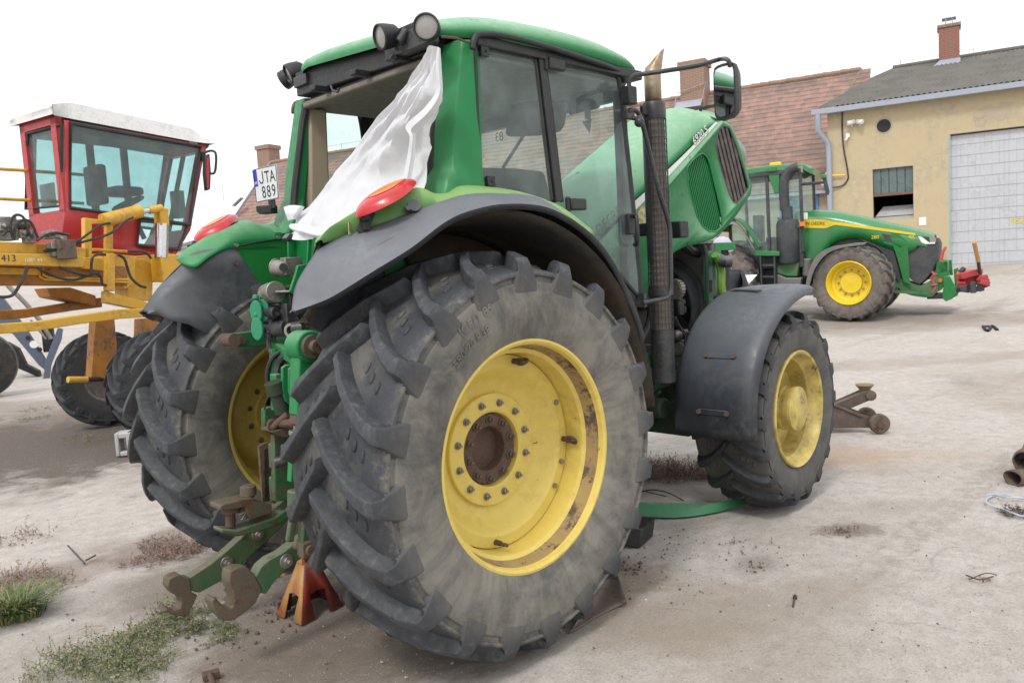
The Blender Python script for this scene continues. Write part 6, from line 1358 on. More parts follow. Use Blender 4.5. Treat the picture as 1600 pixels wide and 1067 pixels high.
mb = MB(); mb.cyl(K(160, 345, -.5), K(219, 330, -.5), .085, n=18); mb.cyl(K(233, 329, -.5), K(252, 325, -.5), .05, n=14); cy9 = mb.build('hydraulic_cylinder', M['y9'], FM); mb = MB(); mb.cyl(K(218, 331, -.5), K(236, 328, -.5), .035, n=14); mb.build('piston_rod', M['chrome'], cy9)
mb = MB(); mb.cyl(K(253, 350, -.45), K(252, 403, -.45), .085, n=20); mb.build('chrome_post', M['chrome'], FM); mb = MB(); mb.box(K(252, 340, -.45), (.13, .15, .22)); mb.cyl(K(256, 326, -.47), K(256, 331, -.47), .06); mb.box(K(256, 420, -.4), (.22, .25, .35)); mb.build('post_bracket', M['y9'], FM, bevel=.01)
# legs and steps
beam([(149, 500), (179, 496), (183, 540), (180, 590), (143, 592), (146, 540)], -.75, .14, 'leg', 'o9'); beam([(223, 498), (270, 494), (270, 540), (222, 540)], -.3, .2, 'leg', 'o9'); mb = MB(); mb.tube([K(106, 593, -.85), K(136, 593, -.85)], .038, 10); mb.build('step_peg', M['y9'], FM); mb = MB(); mb.tube([K(136, 593, -.85), K(160, 592, -.7)], .03, 10); mb.build('peg_rod', M['dark'], FM)
mb = MB(); mb.tube([K(-40, 262, .9), K(45, 267, .8), K(100, 271, .8), K(148, 275, .9), K(152, 280, .9), K(151, 300, .9)], .022, 8); mb.tube([K(-40, 309, .9), K(45, 313, .8), K(130, 318, .9)], .022, 8); mb.build('hand_rail', M['y9'], FM)
mb = MB()
for pth in (((20, 372), (16, 350), (22, 338), (30, 336), (38, 342), (44, 360), (50, 372)), ((22, 374), (24, 356), (32, 346), (42, 344), (50, 350), (56, 364), (60, 374)), ((4, 368), (10, 362), (18, 362), (24, 370))): mb.tube([K(a, b, -.7) for a, b in pth], .016, 6, smoothn=4)
for pth in (((68, 392), (80, 393), (95, 388), (120, 378), (145, 360), (160, 351), (172, 349)), ((72, 390), (100, 388), (130, 378), (160, 370), (180, 360), (195, 346), (208, 340))): mb.tube([K(a, b, -.8) for a, b in pth], .016, 6, smoothn=4)
for pth in (((44, 416), (36, 435), (28, 450), (18, 462), (0, 464), (-20, 460)), ((56, 417), (75, 428), (100, 436), (118, 437), (138, 431), (150, 427), (158, 434), (160, 444), (166, 446)), ((92, 418), (110, 424), (130, 430), (141, 428), (143, 412), (145, 402), (152, 398), (165, 398)), ((184, 398), (194, 404), (199, 418), (205, 434), (218, 446), (228, 449)), ((58, 376), (70, 368), (85, 364), (100, 366), (110, 368)), ((200, 393), (220, 393), (230, 396), (236, 404))): mb.tube([K(a, b, -.8) for a, b in pth], .017, 6, smoothn=4)
mb.build('hydraulic_hose', M['hose'], FM)
mb = MB()
for a, b in ((5, 355), (36, 366), (46, 366), (44, 374), (95, 375), (74, 368), (82, 366)): mb.box(K(a, b, -.6), (.10, .10, .09)); mb.cyl(K(a, b, -.66), K(a+4, b-3, -.66), .03, n=10)
mb.box(K(5, 358, -.5), (.22, .2, .26)); mb.box(K(92, 390, -.75), (.22, .12, .16)); mb.build('hydraulic_valve', M['steel'], FM, bevel=.006)
mb = MB(); mb.box(K(103, 390, -.82), (.20, .10, .22)); mb.ball(K(34, 352, -.55), (.09, .09, .07)); mb.build('filter_box', M['dirty_steel'], FM, bevel=.01)
mb = MB(); mb.tube([K(60, 420, -.47), K(62, 432, -.47), K(70, 437, -.47), K(200, 441, -.47)], .016, 6); mb.tube([K(66, 420, -.47), K(68, 430, -.47), K(76, 434, -.47), K(200, 437, -.47)], .016, 6); mb.tube([K(145, 390, -.4), K(198, 393, -.4)], .02, 8); mb.build('steel_pipe', M['y9'], FM)
TYO = None
def w9(px, py, Rm, yl, name='wheel'):
    global TYO
    g = ground_px(px, py); p = m9.I @ g
    mb = MB(); mb.lathe([(.44*Rm, -.17*Rm), (.46*Rm, -.22*Rm), (.42*Rm, -.2*Rm), (.38*Rm, -.02), (.30*Rm, .0), (.10*Rm, .02), (0, .02)], n=40); w = mb.build(name, M['rimgrey'], FM, ang=30, loc=(p.x, p.y, p.z+Rm))
    if TYO is None: TYO = make_tyre(1.0, .27, .46, 18, .075, 1, .075, nseg=72, stubs=False, sweep=.42).build('tyre', T_OLD, w, ang=38)
    else: t = bpy.data.objects.new('tyre', TYO.data); COL.objects.link(t); t.parent = w; TYO2 = t
    w.scale = (1, 1, 1); ty = [c for c in w.children][0]; ty.scale = (Rm, Rm, Rm); return w
M['rimgrey'] = paint('dull_grey_rim', (.16, .14, .12), .6, dirt=(.09, .07, .05), dirt_amt=.6, bump=.01)
w1 = w9(172, 664, .62, 0); w2 = w9(264, 684, .64, 0); w1.rotation_euler.z = -.30; w2.rotation_euler.z = -.18
# grey plough and its wheel further left
gp = ground_px(60, 590); fp_ = Frame(gp, YAW-PI/2+math.radians(21)); PLW = thing('plough', 'blue grey plough frame standing under the yellow machine', 'plough', fp_)
M['pl9'] = paint('blue_grey_plough_paint', (.09, .115, .17), .5, dirt=(.10, .09, .08), dirt_amt=.5, bump=0)
def FL(pts, y): return fp_.pl(pts, 'y', y)
mb = MB(); mb.prism(FL([(-30, 462), (2, 462), (38, 510), (70, 560), (72, 580), (60, 570), (20, 522), (-30, 500)], 0), (0, .12, 0)); mb.prism(FL([(66, 600), (72, 560), (90, 512), (98, 514), (96, 530), (80, 570), (76, 602)], -.2), (0, .06, 0)); pf = mb.build('plough_beam', M['pl9'], PLW, bevel=.008)
mb = MB()
for a, b in ((44, 528), (62, 546)): c = fp_.px(a, b, 'y', -.005); mb.cyl(c, c+V((0, -.01, 0)), .045, n=16)
mb.build('bolt_hole', M['dark'], pf); mb = MB(); c = fp_.px(53, 538, 'y', -.005); mb.cyl(c, c+V((0, -.012, 0)), .075, n=20); mb.build('reflector', M['decal_white'], pf)
mb = MB(); mb.prism(FL([(-20, 535), (10, 535), (28, 545), (40, 570), (60, 580), (62, 590), (50, 585), (20, 572), (0, 555)], .1), (0, .25, 0)); mb.box(fp_.px(76, 530, 'y', .2), (.2, .2, .5)); mb.build('plough_share', M['dark'], PLW, bevel=.01)
mb = MB(); mb.tube([fp_.px(12, 446, 'y', .1), fp_.px(40, 474, 'y', .1), fp_.px(62, 500, 'y', .1), fp_.px(80, 530, 'y', .1)], .045, 10); mb.tube([fp_.px(48, 500, 'y', -.05), fp_.px(72, 530, 'y', -.05)], .02, 8); mb.build('top_link', M['steel'], PLW)
gw = ground_px(-28, 622); mb = MB(); mb.lathe([(.2, -.14), (.47, -.16), (.55, -.12), (.575, 0), (.55, .12), (.47, .16), (.2, .14)], n=48); wt = mb.build('depth_wheel', M['hose'], None, ang=40); wt.location = gw+V((0, 0, .56)); wt.rotation_euler.z = YAW-PI/2+.55; tag(wt, 'dark rubber wheel cut off by the left edge of the yard', 'wheel'); mb = MB(); mb.lathe([(.2, -.1), (.1, -.12), (0, -.12)], n=24); mb.build('rim', M['rimgrey'], wt)

# ================================================================== person behind the open engine bay
def person(o, ang):
    pr = thing('person', 'person in dark padded jacket and pale beanie reading a white paper behind the tractor', 'person', loc=o)
    pr.rotation_euler.z = ang; pr.scale = (1.07, 1.07, 1.07)
    def skin(name, verts, edges, radii, mat, par=None, sub=2):
        me = bpy.data.meshes.new(name); me.from_pydata(verts, edges, []); ob = bpy.data.objects.new(name, me); COL.objects.link(ob); ob.parent = par or pr
        sk = ob.modifiers.new('skin', 'SKIN'); sk.use_smooth_shade = True
        for i, r in enumerate(radii):
            r = r if hasattr(r, '__len__') else (r, r); me.skin_vertices[0].data[i].radius = r
        me.skin_vertices[0].data[0].use_root = True; sb = ob.modifiers.new('sub', 'SUBSURF'); sb.levels = sub; sb.render_levels = sub; me.materials.append(mat); return ob
    M['jacket'] = paint('navy_padded_jacket', (.012, .016, .03), .6, dirt_amt=.1, bump=.05); M['skin'] = paint('skin', (.45, .25, .18), .5, dirt_amt=0, bump=0); M['beanie'] = paint('pale_lilac_beanie', (.50, .47, .56), .85, dirt_amt=.1, bump=.06); M['trousers'] = paint('dark_trousers', (.03, .03, .035), .8, dirt_amt=.2)
    # faces +X locally
    body = skin('body', [(0, 0, .95), (0, 0, 1.15), (.01, 0, 1.35), (.02, 0, 1.48), (.04, 0, 1.56), (.06, 0, 1.66), (.065, 0, 1.76), (0, .10, .90), (.02, .11, .50), (0, .12, .09), (.14, .12, .04), (0, -.10, .90), (.02, -.11, .50), (0, -.12, .09), (.14, -.12, .04)], [(0, 1), (1, 2), (2, 3), (3, 4), (4, 5), (5, 6), (0, 7), (7, 8), (8, 9), (9, 10), (0, 11), (11, 12), (12, 13), (13, 14)], [(.14, .17), (.13, .16), (.13, .19), (.09, .15), .058, (.085, .075), (.07, .065), .095, .065, .048, .045, .095, .065, .048, .045], M['trousers'])
    skin('jacket', [(0, 0, .86), (0, 0, 1.0), (0, 0, 1.2), (.01, 0, 1.4), (.02, 0, 1.50), (.01, .20, 1.44), (.02, .27, 1.18), (.24, .17, 1.32), (.01, -.20, 1.44), (.02, -.27, 1.18), (.24, -.17, 1.32)], [(0, 1), (1, 2), (2, 3), (3, 4), (3, 5), (5, 6), (6, 7), (3, 8), (8, 9), (9, 10)], [(.17, .20), (.165, .20), (.165, .20), (.15, .20), .085, .085, .07, .055, .085, .07, .055], M['jacket'], body)
    h = MB(); h.ball((.065, 0, 1.67), (.098, .078, .125), 20); h.ball((.165, 0, 1.655), (.02, .015, .03), 8); h.ball((.06, .078, 1.66), (.02, .01, .03), 8); h.ball((.06, -.078, 1.66), (.02, .01, .03), 8); h.ball((.150, 0, 1.605), (.012, .025, .007), 8); h.build('head', M['skin'], body, ang=80)
    e = MB(); e.ball((.150, .032, 1.685), (.012, .015, .009), 8); e.ball((.150, -.032, 1.685), (.012, .015, .009), 8); e.build('eyes', M['dark'], body)
    b = MB(); b.lathe([(.088, 0), (.108, .005), (.110, .05), (.100, .10), (.072, .145), (.03, .165), (0, .168)], (.055, 0, 1.69), (-.12, 0, 1), 24); b.build('beanie', M['beanie'], body, ang=60)
    for s in (-1, 1):
        v = [(.24, s*.17, 1.32), (.28, s*.15, 1.335), (.31, s*.135, 1.345)]; ed = [(0, 1), (1, 2)]; r = [.03, (.032, .02), (.030, .018)]
        for k in range(4):
            a = len(v); y0 = s*(.165-.018*k); v += [(.33, y0-s*.02, 1.35), (.355-.004*abs(k-1), y0-s*.03, 1.34), (.365-.004*abs(k-1), y0-s*.04, 1.32)]; ed += [(2, a), (a, a+1), (a+1, a+2)]; r += [.011, .0095, .008]
        a = len(v); v += [(.27, s*.115, 1.36), (.305, s*.095, 1.365)]; ed += [(1, a), (a, a+1)]; r += [.012, .010]
        skin('hand', v, ed, r, M['skin'], body, 1)
    pa = MB(); pa.add([(.30, -.16, 1.34), (.30, .16, 1.34), (.48, .17, 1.43), (.48, -.17, 1.43)], [(0, 1, 2, 3)]); 
    po = pa.build('paper', M['decal_white'], None, ang=0, solid=.002); po.location = o; po.rotation_euler.z = ang; po.scale = (1.07, 1.07, 1.07); tag(po, 'sheet of white paper held by the person behind the tractor', 'paper')
PD = 9.0
pp_ = CAM+ray(1126, 420)*PD
person(V((pp_.x, pp_.y, gz(pp_.x, pp_.y))), math.atan2(RH.y, RH.x)+.8)
# ================================================================== buildings
b0 = CAM+ray(1295, 300)*30; BA = math.atan2(RH.y, RH.x)-math.radians(29)
zb0 = .70
BF = Frame((b0.x, b0.y, zb0), BA)
def Bp(px, py, y=0.): return BF.px(px, py, 'y', y)
def BLp(pts, y=0.): return BF.pl(pts, 'y', y)
def tilemat():
    m, nt, out = nt_new('clay_roof_tiles'); L = nt.links; tc = N(nt, 'ShaderNodeTexCoord'); co = tc.outputs['Object']; b = N(nt, 'ShaderNodeBsdfPrincipled')
    br = N(nt, 'ShaderNodeTexBrick'); br.offset = .5; br.inputs['Scale'].default_value = 1; br.inputs['Mortar Size'].default_value = .0; br.inputs['Brick Width'].default_value = .20; br.inputs['Row Height'].default_value = .40; br.inputs['Bias'].default_value = 0
    br.inputs['Color1'].default_value = (.34, .205, .165, 1); br.inputs['Color2'].default_value = (.23, .155, .13, 1); L.new(N(nt, 'ShaderNodeUVMap').outputs[0], br.inputs['Vector'])
    n1 = noise_(nt, co, .6, 8, .7); n2 = noise_(nt, co, 4.5, 6, .8)
    c = mixc(nt, math_(nt, 'MULTIPLY', ramp(nt, n1, .42, .60), .75), br.outputs[0], (.16, .125, .105)); c = mixc(nt, math_(nt, 'MULTIPLY', ramp(nt, n2, .55, .75), .65), c, (.44, .33, .27)); c = mixc(nt, math_(nt, 'MULTIPLY', ramp(nt, n2, .45, .25), .5), c, (.20, .085, .065))
    L.new(c, b.inputs['Base Color']); b.inputs['Roughness'].default_value = .85; L.new(b.outputs[0], out.inputs[0]); return m
def brickmat(name, c1, c2, cm, sc=1.):
    m, nt, out = nt_new(name); L = nt.links; tc = N(nt, 'ShaderNodeTexCoord'); b = N(nt, 'ShaderNodeBsdfPrincipled'); br = N(nt, 'ShaderNodeTexBrick'); br.inputs['Scale'].default_value = sc; br.inputs['Brick Width'].default_value = .26; br.inputs['Row Height'].default_value = .078; br.inputs['Mortar Size'].default_value = .010
    for k, v in (('Color1', c1), ('Color2', c2), ('Mortar', cm)): br.inputs[k].default_value = rgba(v)
    sp = N(nt, 'ShaderNodeSeparateXYZ'); L.new(tc.outputs['Object'], sp.inputs[0]); cb = N(nt, 'ShaderNodeCombineXYZ'); L.new(math_(nt, 'ADD', sp.outputs[0], sp.outputs[1]), cb.inputs[0]); L.new(sp.outputs[2], cb.inputs[1]); L.new(cb.outputs[0], br.inputs['Vector'])
    n = noise_(nt, tc.outputs['Object'], 2.5, 6, .7); c = mixc(nt, math_(nt, 'MULTIPLY', ramp(nt, n, .45, .7), .6), br.outputs[0], (.22, .16, .12)); L.new(c, b.inputs['Base Color']); b.inputs['Roughness'].default_value = .9; L.new(b.outputs[0], out.inputs[0]); return m
M['tiles'] = tilemat(); M['brick'] = brickmat('red_chimney_brick', (.30, .09, .06), (.24, .10, .07), (.25, .2, .17)); M['oldbrick'] = brickmat('weathered_chimney_brick', (.30, .15, .10), (.22, .14, .10), (.34, .28, .22))
M['render_y'] = paint('yellow_render', (.50, .41, .255), .9, dirt=(.36, .31, .24), dirt_amt=.6, dirt_scale=.7, var=.10, bump=.01, streak=.22)
M['patch'] = paint('flaked_render', (.44, .36, .27), .9, dirt=(.36, .29, .22), dirt_amt=.7, dirt_scale=2.5, bump=.01)
M['render_b'] = paint('beige_render', (.40, .33, .25), .9, dirt=(.28, .24, .19), dirt_amt=.5, dirt_scale=1, bump=0)
M['corr'] = paint('grey_fibre_cement', (.155, .145, .13), .9, dirt=(.085, .08, .07), dirt_amt=.8, dirt_scale=1.2, var=.25, bump=.02)
M['zinc'] = paint('blue_grey_zinc_gutter', (.33, .365, .44), .5, metal=.2, dirt=(.32, .30, .30), dirt_amt=.4, dirt_scale=1.5, bump=0)
M['gatep'] = paint('pale_grey_gate_panel', (.50, .51, .54), .5, dirt=(.33, .32, .33), dirt_amt=.4, dirt_scale=1.2, streak=.25, bump=0)
M['gate_line'] = paint('gate_joint_grey', (.37, .38, .40), .6, dirt_amt=.2, bump=0)
M['teal'] = paint('pale_teal_frame', (.26, .42, .40), .6, dirt_amt=.3, bump=0); M['boards'] = paint('grey_green_boards', (.13, .17, .17), .8, dirt=(.07, .09, .09), dirt_amt=.6, dirt_scale=2, streak=.5, bump=0); M['blue'] = paint('blue_window_frame', (.07, .22, .48), .5, dirt_amt=.1, bump=0); M['brownrust'] = paint('rusty_brown_frame', (.18, .09, .06), .8, dirt_amt=.4, bump=0)

# ---- yellow workshop: front wall with real openings
WS = thing('workshop', 'yellow rendered workshop with grey corrugated roof and a tall pale gate', 'building', BF)
ze = Bp(1450, 152).z; gl_ = Bp(1482.5, 320).x; gtop = Bp(1520, 206).z; XR = 17.; gr_ = gl_+7.0
wx0, wx1 = Bp(1364, 300).x, Bp(1427, 300).x; wz1, wz0 = Bp(1395, 262).z, Bp(1395, 343).z; vc = Bp(1381, 197)
def wallgrid():
    mb = MB(); T = .35
    xs = [.0, wx0, wx1, gl_, gr_, XR]
    def pan(x0, x1, z0, z1): mb.box2((x0, 0, z0), (x1, T, z1))
    pan(xs[0], xs[1], -1.2, ze-.0); pan(wx0, wx1, -1.2, wz0); pan(wx0, wx1, wz1, ze); pan(wx1, gl_, -1.2, ze); pan(gl_, gr_, gtop, ze); pan(gr_, XR, -1.2, ze)
    mb.box2((0, T, -1.2), (.35, 9, ze)); mb.box2((XR-.35, T, -1.2), (XR, 9, ze)); return mb
wl = wallgrid().build('wall', M['render_y'], WS, ang=0)
mb = MB(); mb.lathe([(.235, -.004), (.15, -.003), (0, -.003)], vc, (0, 1, 0), 28); mb.cm = 1; vo_ = mb.build('round_vent', [M['dark'], M['dark']], WS, ang=30); mb = MB(); mb.lathe([(.30, -.006), (.24, -.02), (.236, .01)], vc, (0, 1, 0), 28); mb.build('vent_rim', M['patch'], vo_)
mb = MB()
for a, b, w_, h_ in ((1545, 176, .62, .42), (1562, 178, .55, .36), (1532, 186, .30, .5), (1570, 165, .34, .2), (1488, 168, .12, .16), (1480, 420, .16, .35), (1476, 400, .10, .5), (1530, 180, .3, .2)):
    c = Bp(a, b); ring = []
    for k in range(18): t = 2*PI*k/18; r_ = 1+.45*mnoise.noise(V((a*.1+math.cos(t)*1.7, math.sin(t)*1.7, b))); ring.append(V((c.x+w_*r_*math.cos(t)*.6, -.003-.0021*len(mb.f), c.z+h_*r_*math.sin(t)*.6)))
    mb.add(ring, [tuple(range(18))])
mb.build('flaked_patch', M['patch'], wl, ang=0)
# window: boards above, opening with shelf below
mb = MB(); zm = Bp(1395, 303).z
nb = 5
for i in range(nb): mb.box2((wx0+(wx1-wx0)*i/nb+.012, .10+.004*(i % 2), zm), (wx0+(wx1-wx0)*(i+1)/nb-.008, .14, wz1))
wd = mb.build('window', M['boards'], WS, ang=0)
mb = MB(); mb.box2((wx0-.05, .02, wz0-.05), (wx0, .2, wz1+.05)); mb.box2((wx1, .02, wz0-.05), (wx1+.05, .2, wz1+.05)); mb.box2((wx0, .02, zm-.05), (wx1, .2, zm+.03)); mb.box2((wx0, .02, wz1), (wx1, .2, wz1+.05)); mb.build('window_frame', M['brownrust'], wd)
mb = MB(); z_ = Bp(1395, 326).z; mb.prism([(wx0+.05, .25, z_-.25), (wx1-.02, .25, z_-.25), (wx1-.02, .6, z_+.12), (wx0+.3, .6, z_+.12)], (0, .03, .0)); mb.box2((wx0, .2, wz0), (wx1, .3, z_-.28)); mb.build('inner_shelf', M['block'], wd)
# dark room behind the opening
mb = MB(); mb.box2((.5, 4.0, -1), (XR-.4, 4.1, ze)); mb.build('inner_wall', M['dark'], WS)
# gate of pale panels
GT = []
mb = MB(); mb.box2((gl_+.06, .16, -.6), (gr_, .20, gtop-.05)); gate = mb.build('gate', M['gatep'], WS, ang=0)
mb = MB(); gz0 = Bp(1530, 428).z; nr = 13; rowh = (gtop-gz0)/nr
for i in range(nr+1): z_ = gtop-rowh*i; mb.box2((gl_+.06, .150, z_-.008), (gr_, .162, z_+.008))
x = gl_+.1; k = 0
rnd = random.Random(3)
while x < gr_:
    for i in range(nr):
        z_ = gtop-rowh*i
        if rnd.random() < .72: mb.box2((x-.004, .153, z_-rowh+.012), (x+.004, .161, z_-.012))
    x += .14 if k % 4 in (0, 1) else .22; k += 1
mb.build('gate_joint', M['gate_line'], gate, ang=0)['kind'] = 'stuff'
mb = MB(); mb.box2((gl_, .0, -.6), (gl_+.06, .2, gtop)); mb.build('gate_frame', M['teal'], gate)
mb = MB(); mb.text('9560', Bp(1580.5, 349.5)+V((0, .14, 0)), (1, 0, 0), (0, 0, 1), .27, 0); mb.build('gate_number', M['decal_yellow'], gate, ang=0, solid=.004)
pn = MB(); c = Bp(1441.5, 346); pn.box(c+V((0, -.01, 0)), (.23, .02, .29)); pn.build('notice', M['decal_white'], WS)
# roof: corrugated sheets
zr_ = Bp(1500, 96, 5.).z
mb = MB(); rows = []; n_ = 0
x0r, x1r = -.35, XR+.3; nx = int((x1r-x0r)/.044)
rid_y = 5.2; rz = BF.px(1500, 95, 'y', rid_y).z; xrs = BF.px(1395, 112, 'y', rid_y).x
def xsk(x, y): t = max(0, min(1, y/rid_y)); a_ = x0r+(xrs-x0r)*t; return a_+(x-x0r)*(x1r-a_)/(x1r-x0r)
def corr(x): return .028*math.sin(x*2*PI/.177)
for yy, zz_ in ((-.32, ze+.08), (rid_y*.33, ze+.1+(rz-ze)*.36), (rid_y*.34, ze+.13+(rz-ze)*.37), (rid_y*.66, ze+.12+(rz-ze)*.68), (rid_y*.67, ze+.15+(rz-ze)*.69), (rid_y, rz+.1)): rows.append([V((xsk(x0r+.044*i, yy), yy, zz_+corr(x0r+.044*i))) for i in range(nx)])
mb.loft(rows); mb.loft([[V((p.x, 2*rid_y-p.y, p.z)) for p in r] for r in rows]); rf_ = mb.build('roof', M['corr'], WS, ang=60)
mb = MB(); mb.tube([V((xrs, rid_y, rz+.12)), V((x1r, rid_y, rz+.12))], .10, 8); mb.build('ridge_cap', M['corr'], rf_)
mb = MB(); mb.add([(0, .0, ze), (xrs+.3, rid_y, rz), (0, 2*rid_y, ze)], [(0, 1, 2)]); mb.build('gable', M['render_y'], WS)
mb = MB()
xg = x0r
for i in range(7):
    xa_, xb_ = x0r-.15+i*2.55, x0r-.15+(i+1)*2.55; mb.box2((xa_, -.46, ze-.16), (xb_, -.33, ze+.03)); mb.box2((xb_-.03, -.47, ze-.165), (xb_+.03, -.32, ze+.035))
mb.box2((x0r, -.33, ze-.10), (x1r, 0, ze-.02)); mb.build('gutter', M['zinc'], WS, bevel=.01)
mb = MB(); xp = .12; mb.tube([V((-.28, -.39, ze-.1)), V((-.28, -.39, ze-.75)), V((.0, -.12, ze-1.15)), V((.05, -.12, ze-1.5)), V((.05, -.12, -.8))], .10, 12); mb.build('downpipe', M['zinc'], WS, ang=40)
mb = MB(); mb.tube([Bp(1316, 176)+V((0, -.03, 0)), Bp(1316, 200)+V((0, -.03, 0)), Bp(1318, 230)+V((0, -.03, 0)), Bp(1325, 270)+V((0, -.03, 0)), Bp(1324, 282)+V((0, -.03, 0)), Bp(1315, 291)+V((0, -.05, 0)), Bp(1296, 294)+V((0, -.1, 0))], .028, 6, smoothn=4); mb.build('wall_cable', M['hose'], WS)
mb = MB(); mb.tube([Bp(1299, 275)+V((0, -.1, 0)), Bp(1321, 274)+V((0, -.1, 0))], .03, 8); mb.tube([Bp(1297, 276)+V((0, -.1, 0)), Bp(1297, 330)+V((0, -.1, 0))], .03, 8); mb.build('gas_pipe', M['y8'], WS)
for a, b, s in ((1331, 193, -1), (1344, 192, 1)):
    mb = MB(); c = Bp(a, b); d = V((s*.8, -.5, -.25)).normalized(); mb.cyl(c+V((0, -.22, 0))-d*.12, c+V((0, -.22, 0))+d*.14, .075, n=14); mb.bar(c+V((0, -.2, -.05)), c+V((0, 0, -.12)), .05, .05); mb.box(c+V((0, -.22, .05)), (.26, .16, .03)); mb.build('security_camera', M['decal_white'], WS, bevel=.01)
mb = MB(); mb.box(Bp(1325, 212)+V((0, -.04, 0)), (.13, .08, .15)); mb.cyl(Bp(1324, 217)+V((0, -.08, 0)), Bp(1322.5, 219)+V((0, -.2, 0)), .05); mb.build('junction_box', M['decal_white'], WS)
# brick chimney on the workshop roof
yc_ = 4.4; cl, cr_ = Bp(1466.5, 70, yc_).x, Bp(1499.5, 70, yc_).x; zt_ = Bp(1482, 40, yc_).z
mb = MB(); mb.box2((cl, yc_, ze+1.0), (cr_, yc_+.8, zt_)); ch = mb.build('chimney', M['brick'], WS); mb = MB(); mb.box2((cl-.05, yc_-.05, zt_-.05), (cr_+.05, yc_+.85, zt_+.06)); mb.build('chimney_cap', M['oldbrick'], ch)
mb = MB(); 
for x_ in (cl+.25, cr_-.25):
    for y_ in (.2, .6): mb.cyl((x_, yc_+y_, zt_), (x_, yc_+y_, zt_+.32), .02, n=6)
mb.box(((cl+cr_)/2, yc_+.4, zt_+.33), (.5, .5, .02)); mb.cyl(((cl+cr_)/2-.1, yc_+.1, zt_-1.2), ((cl+cr_)/2-.1, yc_+.1, zt_+1.0), .012, n=6); mb.build('chimney_cowl', M['zinc'], ch)
mb = MB(); zf_ = Bp(1482, 98, yc_).z; mb.prism([(cl-.25, yc_-.30, zf_-.18), (cr_+.02, yc_-.30, zf_-.18), (cr_+.02, yc_-.02, zf_+.12), (cl+.05, yc_-.02, zf_+.12)], (0, .03, .02)); mb.build('chimney_flashing', M['zinc'], ch)
mb = MB(); mb.tube([V((xrs, rid_y, rz+.35)), V((x1r, rid_y, rz+.35))], .008, 5)
for i in range(5): mb.cyl((xrs+.3+2.6*i, rid_y, rz), (xrs+.3+2.6*i, rid_y, rz+.4), .012, n=5)
mb.build('lightning_wire', M['steel'], WS)

# ---- long tiled house
HS = thing('house', 'long low house with a weathered red tiled roof and brick chimneys', 'house', BF)
EY, RY = .9, 5.6
zev = Bp(1285, 293, EY).z; xer = Bp(1290, 285, EY).x
zrd = Bp(1357, 108, RY).z; xrr = Bp(1357, 108, RY).x; xrl = Bp(424, 248, RY).x
xel = Bp(318, 345, EY).x; xmin = min(xrl, xel)
zrl = Bp(424, 248, RY).z
xl = xrl
mb = MB(); NR = 24; step = .045
nrows = []
for k in range(NR):
    for e in (0, 1):
        v = (k+e)/NR; y_ = EY-.25+(RY-EY+.25)*v; z_ = zev-.12+(zrd-zev+.12)*v+(step if e == 0 else 0.)
        nrows.append((y_, z_))
NX = 110
def xat(v, u): return xl-.1+(xrr-xl+.2)*u
vs = []; 
rows = []
for (y_, z_) in nrows:
    rows.append([V((xat(0, i/NX), y_, z_+.03*mnoise.noise(V((i*.5, y_*1.5, 0)))+.05*mnoise.noise(V((i*.08, y_*.4, 9))))) for i in range(NX+1)])
mb.loft(rows); ob = mb.build('roof', M['tiles'], HS, ang=30)
uv = ob.data.uv_layers.new(name='UVMap')
for lp_ in ob.data.loops:
    co = ob.data.vertices[lp_.vertex_index].co; uv.data[lp_.index].uv = (co.x, (co.y-EY)/(RY-EY)*NR*.40)
mb = MB(); mb.add([(xl, RY, zrd-.02), (xrr, RY, zrd-.02), (xrr, 2*RY-EY, zev), (xl, 2*RY-EY, zev)], [(0, 1, 2, 3)]); mb.build('rear_roof', M['tiles'], HS)
rdg = MB(); rnd = random.Random(5)
n_ = int((xrr-xl)/.38)
for i in range(n_):
    x_ = xl+.38*i; rdg.cyl((x_, RY, zrd+.02+rnd.uniform(-.01, .02)), (x_+.40, RY, zrd+.02), .13, .115, 10)
o = rdg.build('ridge_tile', M['oldbrick'], HS, ang=50); o['kind'] = 'stuff'
mb = MB(); mb.box2((xl+.1, EY, -1), (xrr-.1, EY+.3, zev)); mb.prism([(xl+.1, EY, -1), (xl+.1, 2*RY-EY, -1), (xl+.1, 2*RY-EY, zev), (xl+.1, RY, zrd-.1), (xl+.1, EY, zev)], (.3, 0, 0)); mb.prism([(xrr-.4, EY, -1), (xrr-.4, 2*RY-EY, -1), (xrr-.4, 2*RY-EY, zev), (xrr-.4, RY, zrd-.1), (xrr-.4, EY, zev)], (.3, 0, 0)); mb.build('wall', M['render_b'], HS)
mb = MB(); mb.box2((xl, EY-.36, zev-.25), (xer+.3, EY-.26, zev-.12)); mb.build('gutter', M['zinc'], HS)
mb = MB(); mb.bar((xl-.02, EY-.3, zev-.1), (xl-.02, RY, zrd+.06), .06, .16); mb.build('verge_board', M['zinc'], HS)
mb = MB(); q0, q1 = Bp(1284, 289, .4), Bp(1300, 258, .4); mb.bar(q0, q1, .06, .14); mb.build('verge_flashing', M['decal_white'], HS)
mb = MB(); a = Bp(1268, 310, EY); 
for x_ in (-1.2, -.75, -.3, .15): mb.box2((a.x+x_, EY-.06, a.z-1.5), (a.x+x_+.10, EY, a.z+.45))
mb.box2((a.x-1.2, EY-.06, a.z+.40), (a.x+.25, EY, a.z+.5)); mb.box2((a.x-1.2, EY-.055, a.z-.3), (a.x+.25, EY, a.z-.22)); hw = mb.build('window', M['blue'], HS); mb = MB(); mb.box2((a.x-1.2, EY-.02, a.z-1.5), (a.x+.15, EY-.005, a.z+.4)); mb.build('pane', M['glass_clear'], hw)
